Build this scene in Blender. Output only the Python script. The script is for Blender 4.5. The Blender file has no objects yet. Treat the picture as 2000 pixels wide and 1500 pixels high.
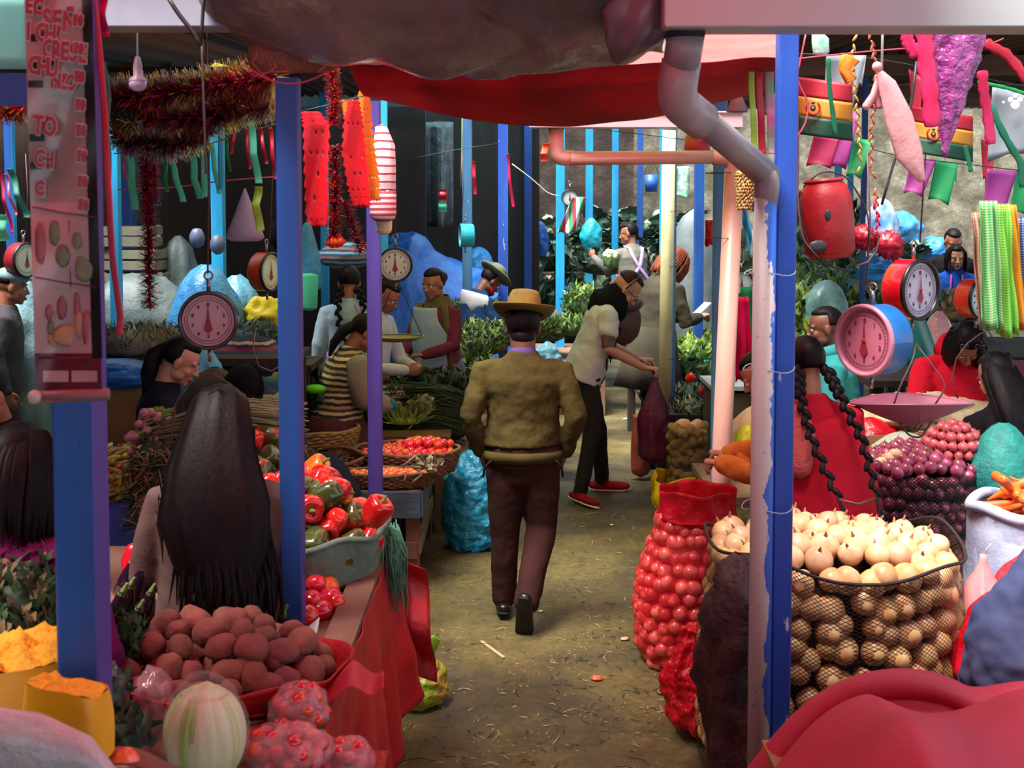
import bpy, math, random
from mathutils import Vector, Matrix, Euler, noise
sc = bpy.context.scene
PI = math.pi
R = math.radians
random.seed(7)
rnd = random.random
def ru(a, b): return a + (b - a) * random.random()

# ---------------------------------------------------------------- camera, world, sun, exposure
FPX, CAMH, PITCH = 2400.0, 2.1, R(3.3)
PYC = 400 + FPX * math.tan(PITCH)          # picture row of the lens axis
cam_d = bpy.data.cameras.new('camera'); cam = bpy.data.objects.new('camera', cam_d)
sc.collection.objects.link(cam); sc.camera = cam
cam_d.sensor_width = 36; cam_d.lens = 36 * FPX / 2000; cam_d.shift_y = -(750 - PYC) / 2000
cam_d.clip_start = .05; cam_d.clip_end = 200
cam.location = (0, 0, CAMH); cam.rotation_euler = (PI / 2 - PITCH, 0, 0)
cam_d.dof.use_dof = True; cam_d.dof.focus_distance = 6.6; cam_d.dof.aperture_fstop = 7.0

w = bpy.data.worlds.new('sky'); sc.world = w; w.use_nodes = True
bg = w.node_tree.nodes['Background']; bg.inputs[0].default_value = (.74, .88, 1, 1); bg.inputs[1].default_value = 1.45
sun_d = bpy.data.lights.new('sun', 'SUN'); sun = bpy.data.objects.new('sun', sun_d); sc.collection.objects.link(sun)
sun_d.energy = 14; sun_d.angle = R(32); sun_d.color = (1, .95, .88)
sun.rotation_euler = Vector((.32, .30, -1)).to_track_quat('-Z', 'Y').to_euler()
sc.view_settings.view_transform = 'Standard'; sc.view_settings.look = 'None'
sc.view_settings.exposure = 0.17; sc.view_settings.gamma = 1; sc.view_settings.use_curve_mapping = False

def at(px, py, D):
    u = (px - 1000) / FPX; v = -(py - PYC) / FPX
    fy, fz = math.cos(PITCH), -math.sin(PITCH)
    d = Vector((u, fy + v * math.sin(PITCH), fz + v * math.cos(PITCH)))
    return Vector((0, 0, CAMH)) + d * (D / d.y)
def gd(px, py, z=0):
    a = at(px, py, 1) - Vector((0, 0, CAMH)); t = (z - CAMH) / a.z
    return Vector((0, 0, CAMH)) + a * t

# ---------------------------------------------------------------- mesh builder
class MB:
    def __init__(s): s.v = []; s.f = []; s.mi = []; s.uv = {}; s.m = 0
    def add(s, vs, fs, uvs=None):
        b = len(s.v); s.v += [Vector(p) for p in vs]
        if uvs:
            for i, q in enumerate(uvs): s.uv[b + i] = q
        for f in fs: s.f.append(tuple(b + i for i in f)); s.mi.append(s.m)
        return s
    def box(s, c, sz, rot=None, tp=1.0):
        x, y, z = sz[0] / 2, sz[1] / 2, sz[2] / 2
        vs = [Vector((a * x * (tp if k > 0 else 1), b * y * (tp if k > 0 else 1), k * z)) for k in (-1, 1) for b in (-1, 1) for a in (-1, 1)]
        if rot is not None: vs = [rot @ p for p in vs]
        return s.add([p + Vector(c) for p in vs], [(0, 2, 3, 1), (4, 5, 7, 6), (0, 1, 5, 4), (2, 6, 7, 3), (0, 4, 6, 2), (1, 3, 7, 5)])
    def beam(s, a, b, wd, h=None):
        a, b = Vector(a), Vector(b); d = b - a
        q = d.to_track_quat('Z', 'Y').to_matrix()
        return s.box((a + b) / 2, (wd, h or wd, d.length), q)
    def loft(s, pts, rads, n=12, xd=None, caps=True, round_=True, fn=None):
        pts = [Vector(p) for p in pts]; k = len(pts); rads = [(r, r) if not isinstance(r, tuple) else r for r in rads]
        tg = [(pts[min(i + 1, k - 1)] - pts[max(i - 1, 0)]).normalized() for i in range(k)]
        if caps and round_:
            P = []; Q = []; G = []
            for sgn, i in ((-1, 0), (1, k - 1)):
                r = min(rads[i]) ; e = []
                for a in (.35, .75): e.append((pts[i] + tg[i] * sgn * r * math.sin(a * PI / 2) * .8, (rads[i][0] * math.cos(a * PI / 2), rads[i][1] * math.cos(a * PI / 2)), tg[i]))
                if sgn < 0: e.reverse(); P = e
                else: Q = e
            pts = [e[0] for e in P] + pts + [e[0] for e in Q]; rads = [e[1] for e in P] + rads + [e[1] for e in Q]; tg = [e[2] for e in P] + tg + [e[2] for e in Q]; k = len(pts)
        ref = Vector(xd) if xd is not None else (Vector((1, 0, 0)) if abs(tg[0].x) < .8 else Vector((0, 1, 0)))
        vs = []
        for i in range(k):
            t = tg[i]; x = ref - t * ref.dot(t)
            if x.length < 1e-4: x = t.orthogonal()
            x.normalize(); y = t.cross(x)
            if xd is None: ref = x
            for j in range(n):
                a = 2 * PI * j / n; m = fn(i / (k - 1), a) if fn else 1
                vs.append(pts[i] + x * rads[i][0] * math.cos(a) * m + y * rads[i][1] * math.sin(a) * m)
        fs = [(i * n + j, i * n + (j + 1) % n, (i + 1) * n + (j + 1) % n, (i + 1) * n + j) for i in range(k - 1) for j in range(n)]
        if caps: fs += [tuple(range(n - 1, -1, -1)), tuple((k - 1) * n + j for j in range(n))]
        return s.add(vs, fs)
    def tube(s, pts, r, n=8): return s.loft(pts, [r] * len(pts), n, caps=True, round_=False)
    def ell(s, c, r, nu=16, nv=10, rot=None, fn=None):
        if not isinstance(r, (tuple, list)): r = (r, r, r)
        vs = []; c = Vector(c)
        def pt(d):
            m = fn(d) if fn else 1
            p = Vector((d.x * r[0], d.y * r[1], d.z * r[2])) * m
            return c + (rot @ p if rot is not None else p)
        vs.append(pt(Vector((0, 0, -1))))
        for i in range(1, nv):
            ph = -PI / 2 + PI * i / nv
            for j in range(nu):
                a = 2 * PI * j / nu; vs.append(pt(Vector((math.cos(ph) * math.cos(a), math.cos(ph) * math.sin(a), math.sin(ph)))))
        vs.append(pt(Vector((0, 0, 1)))); L = len(vs) - 1
        fs = [(0, 1 + (j + 1) % nu, 1 + j) for j in range(nu)]
        fs += [(1 + i * nu + j, 1 + i * nu + (j + 1) % nu, 1 + (i + 1) * nu + (j + 1) % nu, 1 + (i + 1) * nu + j) for i in range(nv - 2) for j in range(nu)]
        fs += [(L, L - nu + j, L - nu + (j + 1) % nu) for j in range(nu)]
        return s.add(vs, fs)
    def lathe(s, prof, n=24, c=(0, 0, 0), rot=None, fn=None, sx=1, sy=1, caps=False, uvs=(40, 40)):
        vs = []; uv = []; c = Vector(c); k = len(prof); L = 0; acc = [0]
        for i in range(1, k): acc.append(acc[-1] + math.hypot(prof[i][0] - prof[i - 1][0], prof[i][1] - prof[i - 1][1]))
        for i, (r, z) in enumerate(prof):
            for j in range(n + 1):
                a = 2 * PI * j / n; m = fn(a, i / (k - 1)) if fn else 1
                p = Vector((r * math.cos(a) * sx * m, r * math.sin(a) * sy * m, z))
                vs.append(c + (rot @ p if rot is not None else p)); uv.append((uvs[0] * j / n, acc[i] * uvs[1]))
        fs = [(i * (n + 1) + j, i * (n + 1) + j + 1, (i + 1) * (n + 1) + j + 1, (i + 1) * (n + 1) + j) for i in range(k - 1) for j in range(n)]
        if caps: fs += [tuple(range(n - 1, -1, -1)), tuple((k - 1) * (n + 1) + j for j in range(n))]
        return s.add(vs, fs, uv)
    def grid(s, fn, nu, nv, us=1, vs_=1):
        vs = []; uv = []
        for i in range(nu + 1):
            for j in range(nv + 1): vs.append(fn(i / nu, j / nv)); uv.append((us * i / nu, vs_ * j / nv))
        fs = [(i * (nv + 1) + j, (i + 1) * (nv + 1) + j, (i + 1) * (nv + 1) + j + 1, i * (nv + 1) + j + 1) for i in range(nu) for j in range(nv)]
        return s.add(vs, fs, uv)
    def build(s, name, mats, parent=None, smooth=True, w=False, label=None, mods=(), obj_only=False):
        me = bpy.data.meshes.new(name)
        o0 = Vector((0, 0, 0))
        if w and parent is not None: o0 = WORG[parent.name]
        me.from_pydata([tuple(p - o0) for p in s.v], [], s.f)
        if not isinstance(mats, (list, tuple)): mats = [mats]
        for m in mats: me.materials.append(m)
        if len(mats) > 1: me.polygons.foreach_set('material_index', s.mi)
        if s.uv:
            ul = me.uv_layers.new(name='UVMap'); vi = [0] * len(me.loops); me.loops.foreach_get('vertex_index', vi)
            fl = []
            for i in vi: fl += list(s.uv.get(i, (0, 0)))
            ul.data.foreach_set('uv', fl)
        me.polygons.foreach_set('use_smooth', [smooth] * len(me.polygons)); me.update()
        o = bpy.data.objects.new(name, me); sc.collection.objects.link(o)
        if parent is not None: o.parent = parent; WORG[o.name] = o0 if w else WORG.get(parent.name, o0)
        if label: o['label'] = label
        for md in mods: addmod(o, *md)
        return o
WORG = {}
def VOX(v, sm=4): return [('REMESH', dict(mode='VOXEL', voxel_size=v, use_smooth_shade=True)), ('SMOOTH', dict(iterations=sm, factor=.5))]
_tx = {}
def WR(scale=.09, st=.012):
    key = round(scale, 3)
    if key not in _tx:
        t = bpy.data.textures.new('folds', 'CLOUDS'); t.noise_scale = scale; t.noise_depth = 2; _tx[key] = t
    return ('DISPLACE', dict(texture=_tx[key], strength=st, mid_level=.5, texture_coords='LOCAL'))
def addmod(o, kind, k=None, **kk):
    d = dict(k or {}); d.update(kk); m = o.modifiers.new(kind.lower(), kind)
    for a, b in d.items(): setattr(m, a, b)
SOL = lambda t: ('SOLIDIFY', dict(thickness=t))
def tag(o, label, cat, group=None, kind=None):
    if label: o['label'] = label
    if cat: o['category'] = cat
    if group: o['group'] = group
    if kind: o['kind'] = kind
    return o
def T(name, label, cat, loc=(0, 0, 0), rz=0, group=None, rot=None, s=1):
    o = bpy.data.objects.new(name, None); sc.collection.objects.link(o); o.empty_display_size = .05
    o.location = loc; o.rotation_euler = rot if rot is not None else (0, 0, rz); o.scale = (s, s, s)
    WORG[o.name] = Vector(loc)
    return tag(o, label, cat, group)
def dup(root, loc, rot=(0, 0, 0), label=None, group=None, s=1):
    r = root.copy(); sc.collection.objects.link(r); r.location = loc; r.rotation_euler = rot
    r.scale = s if isinstance(s, (tuple, list)) else (s, s, s)
    if label: r['label'] = label
    if group: r['group'] = group
    for ch in list(root.children):
        c = ch.copy(); sc.collection.objects.link(c); c.parent = r
        for g in ch.children: d = g.copy(); sc.collection.objects.link(d); d.parent = c
    return r
def struct(name, mb, mat, smooth=False, label=None, mods=()):
    o = mb.build(name, mat, smooth=smooth, mods=mods); o['kind'] = 'structure'
    if label: o['label'] = label
    return o
def one(name, mb, mat, label, cat, group=None, smooth=True, kind=None, mods=()):
    return tag(mb.build(name, mat, smooth=smooth, mods=mods), label, cat, group, kind)
_tm = {}
def textmesh(txt, size, M, mb, bold=0.0, al='CENTER', depth=.001):
    "adds extruded letters to mb, transformed by matrix M"
    key = (txt, size, bold, al, depth)
    if key not in _tm:
        cu = bpy.data.curves.new('lettering', 'FONT'); cu.body = txt; cu.size = size; cu.align_x = al; cu.align_y = 'CENTER'
        cu.extrude = depth; cu.offset = bold; cu.resolution_u = 3
        ob = bpy.data.objects.new('lettering', cu)
        me = bpy.data.meshes.new_from_object(ob)
        _tm[key] = ([v.co.copy() for v in me.vertices], [tuple(p.vertices) for p in me.polygons])
        bpy.data.objects.remove(ob); bpy.data.curves.remove(cu); bpy.data.meshes.remove(me)
    vs, fs = _tm[key]
    mb.add([M @ v for v in vs], fs)

# ---------------------------------------------------------------- materials
def C(h, a=1):
    h = h.lstrip('#'); c = [int(h[i:i + 2], 16) / 255 for i in (0, 2, 4)]
    return tuple([x / 12.92 if x <= .04045 else ((x + .055) / 1.055) ** 2.4 for x in c] + [a])
class NT:
    def __init__(s, name):
        s.m = bpy.data.materials.new(name); s.m.use_nodes = True; s.t = s.m.node_tree
        for n in list(s.t.nodes): s.t.nodes.remove(n)
        s.out = s.n('ShaderNodeOutputMaterial')
    def n(s, ty, **k):
        d = s.t.nodes.new(ty)
        for a, b in k.items(): setattr(d, a, b)
        return d
    def l(s, a, b): s.t.links.new(a, b)
    def setv(s, sock, v):
        if hasattr(v, 'is_linked') or hasattr(v, 'links'): s.l(v, sock)
        else: sock.default_value = v
    def coord(s, which='Object'): return s.n('ShaderNodeTexCoord').outputs[which]
    def noise(s, scale, vec=None, det=4, rough=.6, stretch=None):
        nd = s.n('ShaderNodeTexNoise'); nd.inputs['Scale'].default_value = scale; nd.inputs['Detail'].default_value = det; nd.inputs['Roughness'].default_value = rough
        v = vec or s.coord()
        if stretch:
            mp = s.n('ShaderNodeMapping'); mp.inputs['Scale'].default_value = stretch; s.l(v, mp.inputs[0]); v = mp.outputs[0]
        s.l(v, nd.inputs['Vector']); return nd.outputs['Fac']
    def ramp(s, f, stops, interp='LINEAR'):
        r = s.n('ShaderNodeValToRGB'); r.color_ramp.interpolation = interp; e = r.color_ramp.elements
        while len(e) < len(stops): e.new(.5)
        for i, (p, c) in enumerate(stops): e[i].position = p; e[i].color = c
        s.l(f, r.inputs[0]); return r.outputs[0]
    def mix(s, f, a, b, bt='MIX'):
        m = s.n('ShaderNodeMix', data_type='RGBA', blend_type=bt); s.setv(m.inputs[0], f); s.setv(m.inputs[6], a); s.setv(m.inputs[7], b); return m.outputs[2]
    def math(s, op, a, b=0.0):
        m = s.n('ShaderNodeMath', operation=op); s.setv(m.inputs[0], a); s.setv(m.inputs[1], b); return m.outputs[0]
    def bump(s, h, st=.3, d=.01):
        b = s.n('ShaderNodeBump'); b.inputs['Strength'].default_value = st; b.inputs['Distance'].default_value = d; s.l(h, b.inputs['Height']); return b.outputs[0]
    def pbr(s, col, rough=.6, metal=0, bump=None, spec=.5, coat=0, sheen=0, emis=None):
        p = s.n('ShaderNodeBsdfPrincipled'); s.setv(p.inputs['Base Color'], col); s.setv(p.inputs['Roughness'], rough); p.inputs['Metallic'].default_value = metal
        p.inputs['Specular IOR Level'].default_value = spec; p.inputs['Coat Weight'].default_value = coat; p.inputs['Sheen Weight'].default_value = sheen
        if bump is not None: s.l(bump, p.inputs['Normal'])
        return p.outputs[0]
    def mixs(s, f, a, b):
        m = s.n('ShaderNodeMixShader'); s.setv(m.inputs[0], f); s.l(a, m.inputs[1]); s.l(b, m.inputs[2]); return m.outputs[0]
    def done(s, sh): s.l(sh, s.out.inputs[0]); return s.m
_mc = {}
def M(name, c1, c2=None, sc_=8, rough=.6, bump=.15, bs=None, bd=.01, metal=0, trans=0, alpha=1, rv=0, hv=0, stretch=None, spec=.5, coat=0, sheen=0, coord='Object', contrast=(.35, .65)):
    "plain surface: two tones blended by noise, bumped; trans mixes translucency (thin cloth or plastic), alpha thins it, rv / hv vary value / hue per object"
    if name in _mc: return _mc[name]
    t = NT(name); co = t.coord(coord)
    a = C(c1) if isinstance(c1, str) else c1; col = a
    if c2: col = t.ramp(t.noise(sc_, co, stretch=stretch), [(contrast[0], a), (contrast[1], C(c2))])
    if rv or hv:
        oi = t.n('ShaderNodeObjectInfo').outputs['Random']; h = t.n('ShaderNodeHueSaturation'); t.setv(h.inputs['Color'], col)
        t.l(t.math('ADD', t.math('MULTIPLY', oi, rv * 2), 1 - rv), h.inputs['Value'])
        t.l(t.math('ADD', t.math('MULTIPLY', t.math('FRACT', t.math('MULTIPLY', oi, 7.31)), hv * 2), .5 - hv), h.inputs['Hue']); col = h.outputs[0]
    bp = t.bump(t.noise(bs or sc_ * 3, co, stretch=stretch), bump, bd) if bump else None
    sh = t.pbr(col, rough, metal, bp, spec, coat, sheen)
    if trans:
        tr = t.n('ShaderNodeBsdfTranslucent'); t.setv(tr.inputs[0], col)
        if bp: t.l(bp, tr.inputs['Normal'])
        sh = t.mixs(trans, sh, tr.outputs[0])
    if alpha < 1:
        tp = t.n('ShaderNodeBsdfTransparent'); t.setv(tp.inputs[0], col if alpha < .5 and False else (1, 1, 1, 1)); sh = t.mixs(alpha, tp.outputs[0], sh)
    _mc[name] = t.done(sh); return _mc[name]
def NETM(name, col, wd=.22, nu=60, trans=.3, rough=.5, fill=0.0, hx=False):
    "netting: crossed threads in UV space, open between them"
    t = NT(name); uv = t.n('ShaderNodeTexCoord').outputs['UV']; sp = t.n('ShaderNodeSeparateXYZ'); t.l(uv, sp.inputs[0])
    a = t.math('FRACT', t.math('ADD', sp.outputs[0], sp.outputs[1])); b = t.math('FRACT', t.math('SUBTRACT', sp.outputs[0], sp.outputs[1]))
    k = t.math('MAXIMUM', t.math('LESS_THAN', a, wd), t.math('LESS_THAN', b, wd)); k = t.math('MAXIMUM', k, fill)
    d = t.pbr(C(col), rough); tr = t.n('ShaderNodeBsdfTranslucent'); tr.inputs[0].default_value = C(col)
    sh = t.mixs(trans, d, tr.outputs[0]); tp = t.n('ShaderNodeBsdfTransparent')
    return t.done(t.mixs(k, tp.outputs[0], sh))
def CLEAR(name, col='#ffffff', haze=.02, bump=.15, bs=25, rough=.12):
    "thin glossy film that mostly lets the view through"
    t = NT(name); bp = t.bump(t.noise(bs, det=3), bump, .02)
    g = t.pbr(C(col), rough, 0, bp, .9, .6); tp = t.n('ShaderNodeBsdfTransparent'); tp.inputs[0].default_value = C(col)
    lw = t.n('ShaderNodeLayerWeight'); lw.inputs[0].default_value = .35; t.l(bp, lw.inputs['Normal'])
    f = t.math('MINIMUM', t.math('ADD', t.math('MULTIPLY', lw.outputs['Facing'], .10), haze), 1.0)
    return t.done(t.mixs(f, tp.outputs[0], g))
def STRIPE(name, cols, k, axis=2, rough=.8, wob=0, coord='Object', bump=.2):
    t = NT(name); co = t.coord(coord); sp = t.n('ShaderNodeSeparateXYZ'); t.l(co, sp.inputs[0])
    v = t.math('MULTIPLY', sp.outputs[axis], k)
    if wob: v = t.math('ADD', v, t.math('MULTIPLY', t.noise(9, co), wob))
    n = len(cols); r = t.ramp(t.math('FRACT', v), [(i / n, C(c)) for i, c in enumerate(cols)], 'CONSTANT')
    return t.done(t.pbr(r, rough, 0, t.bump(t.noise(60, co), bump, .005)))
def BLUEP(name, c1, c2, chip='#8a8f9a', amt=.70):
    t = NT(name); co = t.coord(); f = t.noise(3, co, stretch=(1, 1, .25)); col = t.ramp(f, [(.35, C(c1)), (.65, C(c2))])
    g = t.ramp(t.noise(22, co, stretch=(1, 1, .35)), [(amt, (0, 0, 0, 1)), (amt + .04, (1, 1, 1, 1))]); col = t.mix(g, col, C(chip))
    gr = t.noise(70, co, stretch=(1, 1, .06)); return t.done(t.pbr(col, .5, 0, t.bump(gr, .35, .003)))
# ---------------------------------------------------------------- the ground and the shell of the market
def m_floor():
    t = NT('wet_dirt'); co = t.coord()
    a = t.noise(1.1, co, 6, .65); b = t.noise(26, co, 5, .7); c = t.noise(140, co, 3, .7)
    col = t.ramp(a, [(.30, C('#332c22')), (.46, C('#625838')), (.60, C('#847a48')), (.75, C('#4f4830'))])
    col = t.mix(.6, col, t.ramp(b, [(.34, C('#2e2820')), (.55, C('#8d7f60')), (.78, C('#c5b992'))]), 'OVERLAY')
    sp = t.n('ShaderNodeTexVoronoi'); sp.inputs['Scale'].default_value = 34; t.l(co, sp.inputs['Vector'])
    k = t.math('MULTIPLY', t.math('LESS_THAN', sp.outputs['Distance'], .16), t.math('GREATER_THAN', t.noise(2.3, co), .5))
    col = t.mix(t.math('MULTIPLY', k, .55), col, C('#b9b07a'))
    wet = t.ramp(t.noise(.75, co, 3, .5), [(.42, (.85,) * 3 + (1,)), (.58, (.28,) * 3 + (1,))])
    h = t.math('ADD', t.math('MULTIPLY', b, .6), t.math('MULTIPLY', c, .5))
    return t.done(t.pbr(col, wet, 0, t.bump(h, .7, .02), .5))
def m_stone(name, c1, c2, c3, sc1=3.2):
    t = NT(name); co = t.coord(); v = t.n('ShaderNodeTexVoronoi'); v.inputs['Scale'].default_value = sc1; v.inputs['Randomness'].default_value = 1
    nz = t.n('ShaderNodeTexNoise'); nz.inputs['Scale'].default_value = 2.5; t.l(co, nz.inputs['Vector']); t.l(t.mix(.22, co, nz.outputs['Color']), v.inputs['Vector'])
    col = t.ramp(t.noise(5, co, 6, .75), [(.3, C(c1)), (.55, C(c2)), (.72, C(c3))])
    cr = t.ramp(v.outputs['Distance'], [(.25, (1, 1, 1, 1)), (.7, (.35, .33, .3, 1))]); col = t.mix(.8, col, cr, 'MULTIPLY')
    return t.done(t.pbr(col, .9, 0, t.bump(t.noise(11, co, 6, .8), .9, .09)))
m_wallR = m_stone('lit_stone', '#6f6a5c', '#a49d88', '#cfc8b0'); m_wallC = m_stone('dark_stone', '#3b2c27', '#54433b', '#6a5a4f', 4.5)
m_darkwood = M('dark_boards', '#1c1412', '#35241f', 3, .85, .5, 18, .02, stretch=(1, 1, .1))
m_conc = M('concrete', '#8d8a80', '#5f5d57', 4, .9, .4, 30)
m_earth = M('earth_bank', '#2b211d', '#4a3a33', 3, .95, .8, 9, .05)

fl = MB().grid(lambda u, v: Vector((-14 + 30 * u, -4 + 28 * v, 0)), 1, 1); struct('floor', fl, m_floor())
struct('wall_back', MB().box((9, 22.5, 2.4), (14, .5, 4.8)), m_wallR, label='grey rubble stone wall in daylight behind the right stalls')
struct('wall_back', MB().box((-1.0, 21.5, 2.0), (6.2, .5, 4.0)), m_wallC, label='brown earth and stone wall behind the terrace of greens')
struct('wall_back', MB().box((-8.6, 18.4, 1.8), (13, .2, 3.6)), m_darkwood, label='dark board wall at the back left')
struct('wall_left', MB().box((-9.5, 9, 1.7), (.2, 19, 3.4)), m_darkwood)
struct('trim_1', MB().box((6.8, 18.3, .6), (5.6, .5, 1.05)).box((6.8, 18.2, 1.17), (5.7, .9, .1)), m_conc, label='low concrete terrace ledge under the stone wall')
struct('trim_2', MB().box((.9, 19, .55), (7.5, 2.2, 1.1)), m_earth, label='earth bank carrying the heaped greens')

# roofs
def corrugated(x0, x1, y0, y1, z0, z1, amp=.02, per=.11):
    n = int((x1 - x0) / per * 6)
    return MB().grid(lambda u, v: Vector((x0 + (x1 - x0) * u, y0 + (y1 - y0) * v, z0 + (z1 - z0) * v + amp * math.sin(2 * PI * (x1 - x0) * u / per))), n, 2)
m_rust = STRIPE('rusty_sheet', ['#5e4a35', '#755e40', '#2a211e'], 5.6, 0, .7); m_ceil = M('brown_roof', '#3c2c28', '#5c443b', 2, .8, .4, 20, stretch=(1, .1, 1))
m_sky1 = M('skylight_sheet', '#cfeef5', None, rough=.4, bump=.1, trans=.85); m_black = M('soot_timber', '#1d1618', '#2d2224', 5, .8, .3)
def cor_y(x0, x1, y0, y1, z0, z1, per=.22):     # ridges run away from the stall towards the back
    return corrugated(x0, x1, y0, y1, z0, z1, .03, per)
struct('ceiling', cor_y(-4.6, -1.05, 3.6, 7.2, 2.72, 2.92), m_rust, True, 'rusty corrugated roof sheet over the left stall', [SOL(.004)])
struct('ceiling', MB().beam((-4.6, 7.15, 2.84), (-1.0, 7.15, 2.86), .10, .07).beam((-2.75, 3.6, 2.64), (-2.2, 7.15, 2.82), .06), m_black, label='sooty beams under the left roof')
struct('ceiling', corrugated(-9, -.9, 9.0, 13.6, 3.25, 3.3), m_ceil, True, 'brown corrugated roof over the left middle stalls', [SOL(.004)])
struct('ceiling', corrugated(-9, -.2, 15.4, 18.5, 3.4, 3.45), m_ceil, True, 'dark corrugated roof along the back left', [SOL(.004)])
struct('ceiling', corrugated(-4.5, .5, 13.6, 15.4, 3.36, 3.40, .03, .25), m_sky1, True, 'pale translucent roof sheets across the back', [SOL(.004)])
struct('ceiling', corrugated(1.45, 11, 4.9, 10.6, 3.02, 3.15), m_ceil, True, 'brown corrugated roof over the right stalls', [SOL(.004)])
struct('ceiling', corrugated(2.3, 11, 12.4, 16.5, 3.35, 3.4), m_ceil, True, 'brown corrugated roof further back on the right', [SOL(.004)])
m_beam = M('weathered_beam', '#4a332c', '#7a5648', 4, .75, .4, 20, stretch=(.2, 1, 1))
for i, (y, z) in enumerate(((5.7, 2.96), (8.0, 3.0), (10.5, 3.05), (12.5, 3.25), (14.4, 3.3))):
    struct('trim_%d' % (3 + i), MB().beam((1.5, y, z), (11, y, z), .09, .12), m_beam, label='brown cross beam under the right roof')
struct('trim_8', MB().beam((-3.6, 13.5, 3.22), (.6, 13.5, 3.22), .09, .10), M('pale_blue_beam', '#6f9db4', '#9cc8d6', 4, .5, .1), label='pale blue beam under the translucent sheets')

struct('ceiling', corrugated(-6, 7, -7, 1.6, 3.1, 3.1), m_ceil, True, 'added unseen corrugated roof shading the near end of the aisle', [SOL(.004)])  # occluder added around the camera to keep sky light off the foreground
struct('wall_left', MB().box((-4.9, 1.5, 1.6), (.15, 15, 3.2)), m_darkwood, label='added unseen board wall blocking light from the left')  # added beyond the frame to cut daylight from the left
# posts ------------------------------------------------------------------------------------------------
b1 = BLUEP('blue_paint', '#143a80', '#1d56a8'); b2 = BLUEP('cyan_paint', '#1286c4', '#2fb0e0'); b3 = BLUEP('slate_blue_paint', '#2b5688', '#4a7da6')
b4 = BLUEP('violet_paint', '#3c2f7c', '#5a48a4'); b5 = BLUEP('royal_paint', '#13399a', '#2a59b8', '#c9c0c8', .66)
def post(px0, px1, pyr, D, zt, mats, label, py0=None, group=None, z0=0.0, cat='post'):
    "px0..px1 face width seen at depth D; mats (front/back, right side)"
    a, b = at(px0, pyr, D), at(px1, pyr, D); wd = b.x - a.x; cx = (a.x + b.x) / 2
    mb = MB(); x0, x1, y0, y1 = a.x, b.x, D, D + wd; e = wd * .06
    ring = [(x0 + e, y0), (x1 - e, y0), (x1, y0 + e), (x1, y1 - e), (x1 - e, y1), (x0 + e, y1), (x0, y1 - e), (x0, y0 + e)]
    zs = [z0, .6, 1.2, 1.8, zt]; zs = [z for z in zs if z0 <= z <= zt]
    mb.v = [Vector((x, y, z)) for z in zs for x, y in ring]
    for i in range(len(zs) - 1):
        for j in range(8):
            mb.f.append((i * 8 + j, i * 8 + (j + 1) % 8, (i + 1) * 8 + (j + 1) % 8, (i + 1) * 8 + j)); mb.mi.append(1 if 1 <= j <= 3 else 0)
    k = len(zs) - 1; mb.f.append(tuple(k * 8 + j for j in range(8))); mb.mi.append(0)
    return one('support_post', mb, mats, label, cat, group, smooth=False)
post(104, 187, 1000, 2.5, 2.75, [b1, b4], 'thick blue wooden post nearest at left, behind the hanging printed banner')
post(543, 586, 700, 3.6, 2.47, [b1, b4], 'blue post with violet side between the bell peppers and the long-haired woman')
post(1515, 1553, 700, 3.62, 2.7, [b5, b4], 'blue post at right strapped to the paint-smeared white drainpipe')
post(717, 744, 700, 6.2, 2.62, [b4, b4], 'slim violet post in front of the tomato baskets')
post(746, 758, 600, 9.1, 3.2, [b2, b2], 'bright cyan post just behind the slim violet post')
post(412, 436, 450, 8.4, 2.9, [b2, b2], 'cyan post behind the left hanging scale dial')
post(213, 233, 500, 7.6, 2.9, [b2, b2], 'cyan post just right of the printed banner')
post(222, 256, 380, 11, 3.2, [b1, b1], 'dark blue post behind the pale crates at left')
post(357, 371, 400, 14, 3.3, [b1, b1], 'thin blue post behind the red tinsel streamer')
post(626, 641, 500, 13, 3.3, [b2, b2], 'blue post behind the woman in pale blue with braids')
post(10, 26, 400, 9, 2.9, [b1, b2], 'dark blue post at the left edge of the picture')
post(903, 922, 500, 11.4, 3.25, [b3, b3], 'slate blue post left of the man in the hat')
post(973, 992, 500, 10.6, 3.2, [b5, b2], 'two-tone blue post above the brown felt hat')
post(1024, 1039, 400, 15, 3.3, [b1, b1], 'dark blue post behind the crossing washing line')
post(1086, 1103, 500, 13.3, 3.2, [b2, b2], 'cyan post beside the small white hanging scale')
post(1144, 1158, 450, 16, 3.3, [b2, b2], 'blue post behind the striped flag cloth', group=None)
post(1196, 1208, 400, 16.6, 3.3, [b2, b2], 'blue post above the woman holding a cauliflower')
post(1245, 1256, 400, 17, 3.3, [b1, b1], 'blue post left of the hanging blue bucket')
post(1289, 1297, 400, 12.5, 3.2, [b2, b2], 'thin cyan post touching the cream pipe')
post(1309, 1320, 600, 9.4, 2.95, [b3, b3], 'dull blue post strapped behind the cream pipe')
post(1357, 1375, 500, 11, 3.2, [b1, b2], 'dark blue post behind the woman in the grey coat')
post(1394, 1418, 600, 7.2, 2.9, [b3, b3], 'grey blue post strapped behind the pink drainpipe')
post(1630, 1642, 500, 15, 3.2, [b2, b2], 'cyan post under the red can at right')
post(1655, 1665, 500, 15.4, 3.2, [b2, b1], 'twin cyan post right of the other under the red can')
post(1683, 1693, 400, 9.5, 3.1, [b1, b1], 'thin dark blue post behind the pink bunting string')
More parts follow.
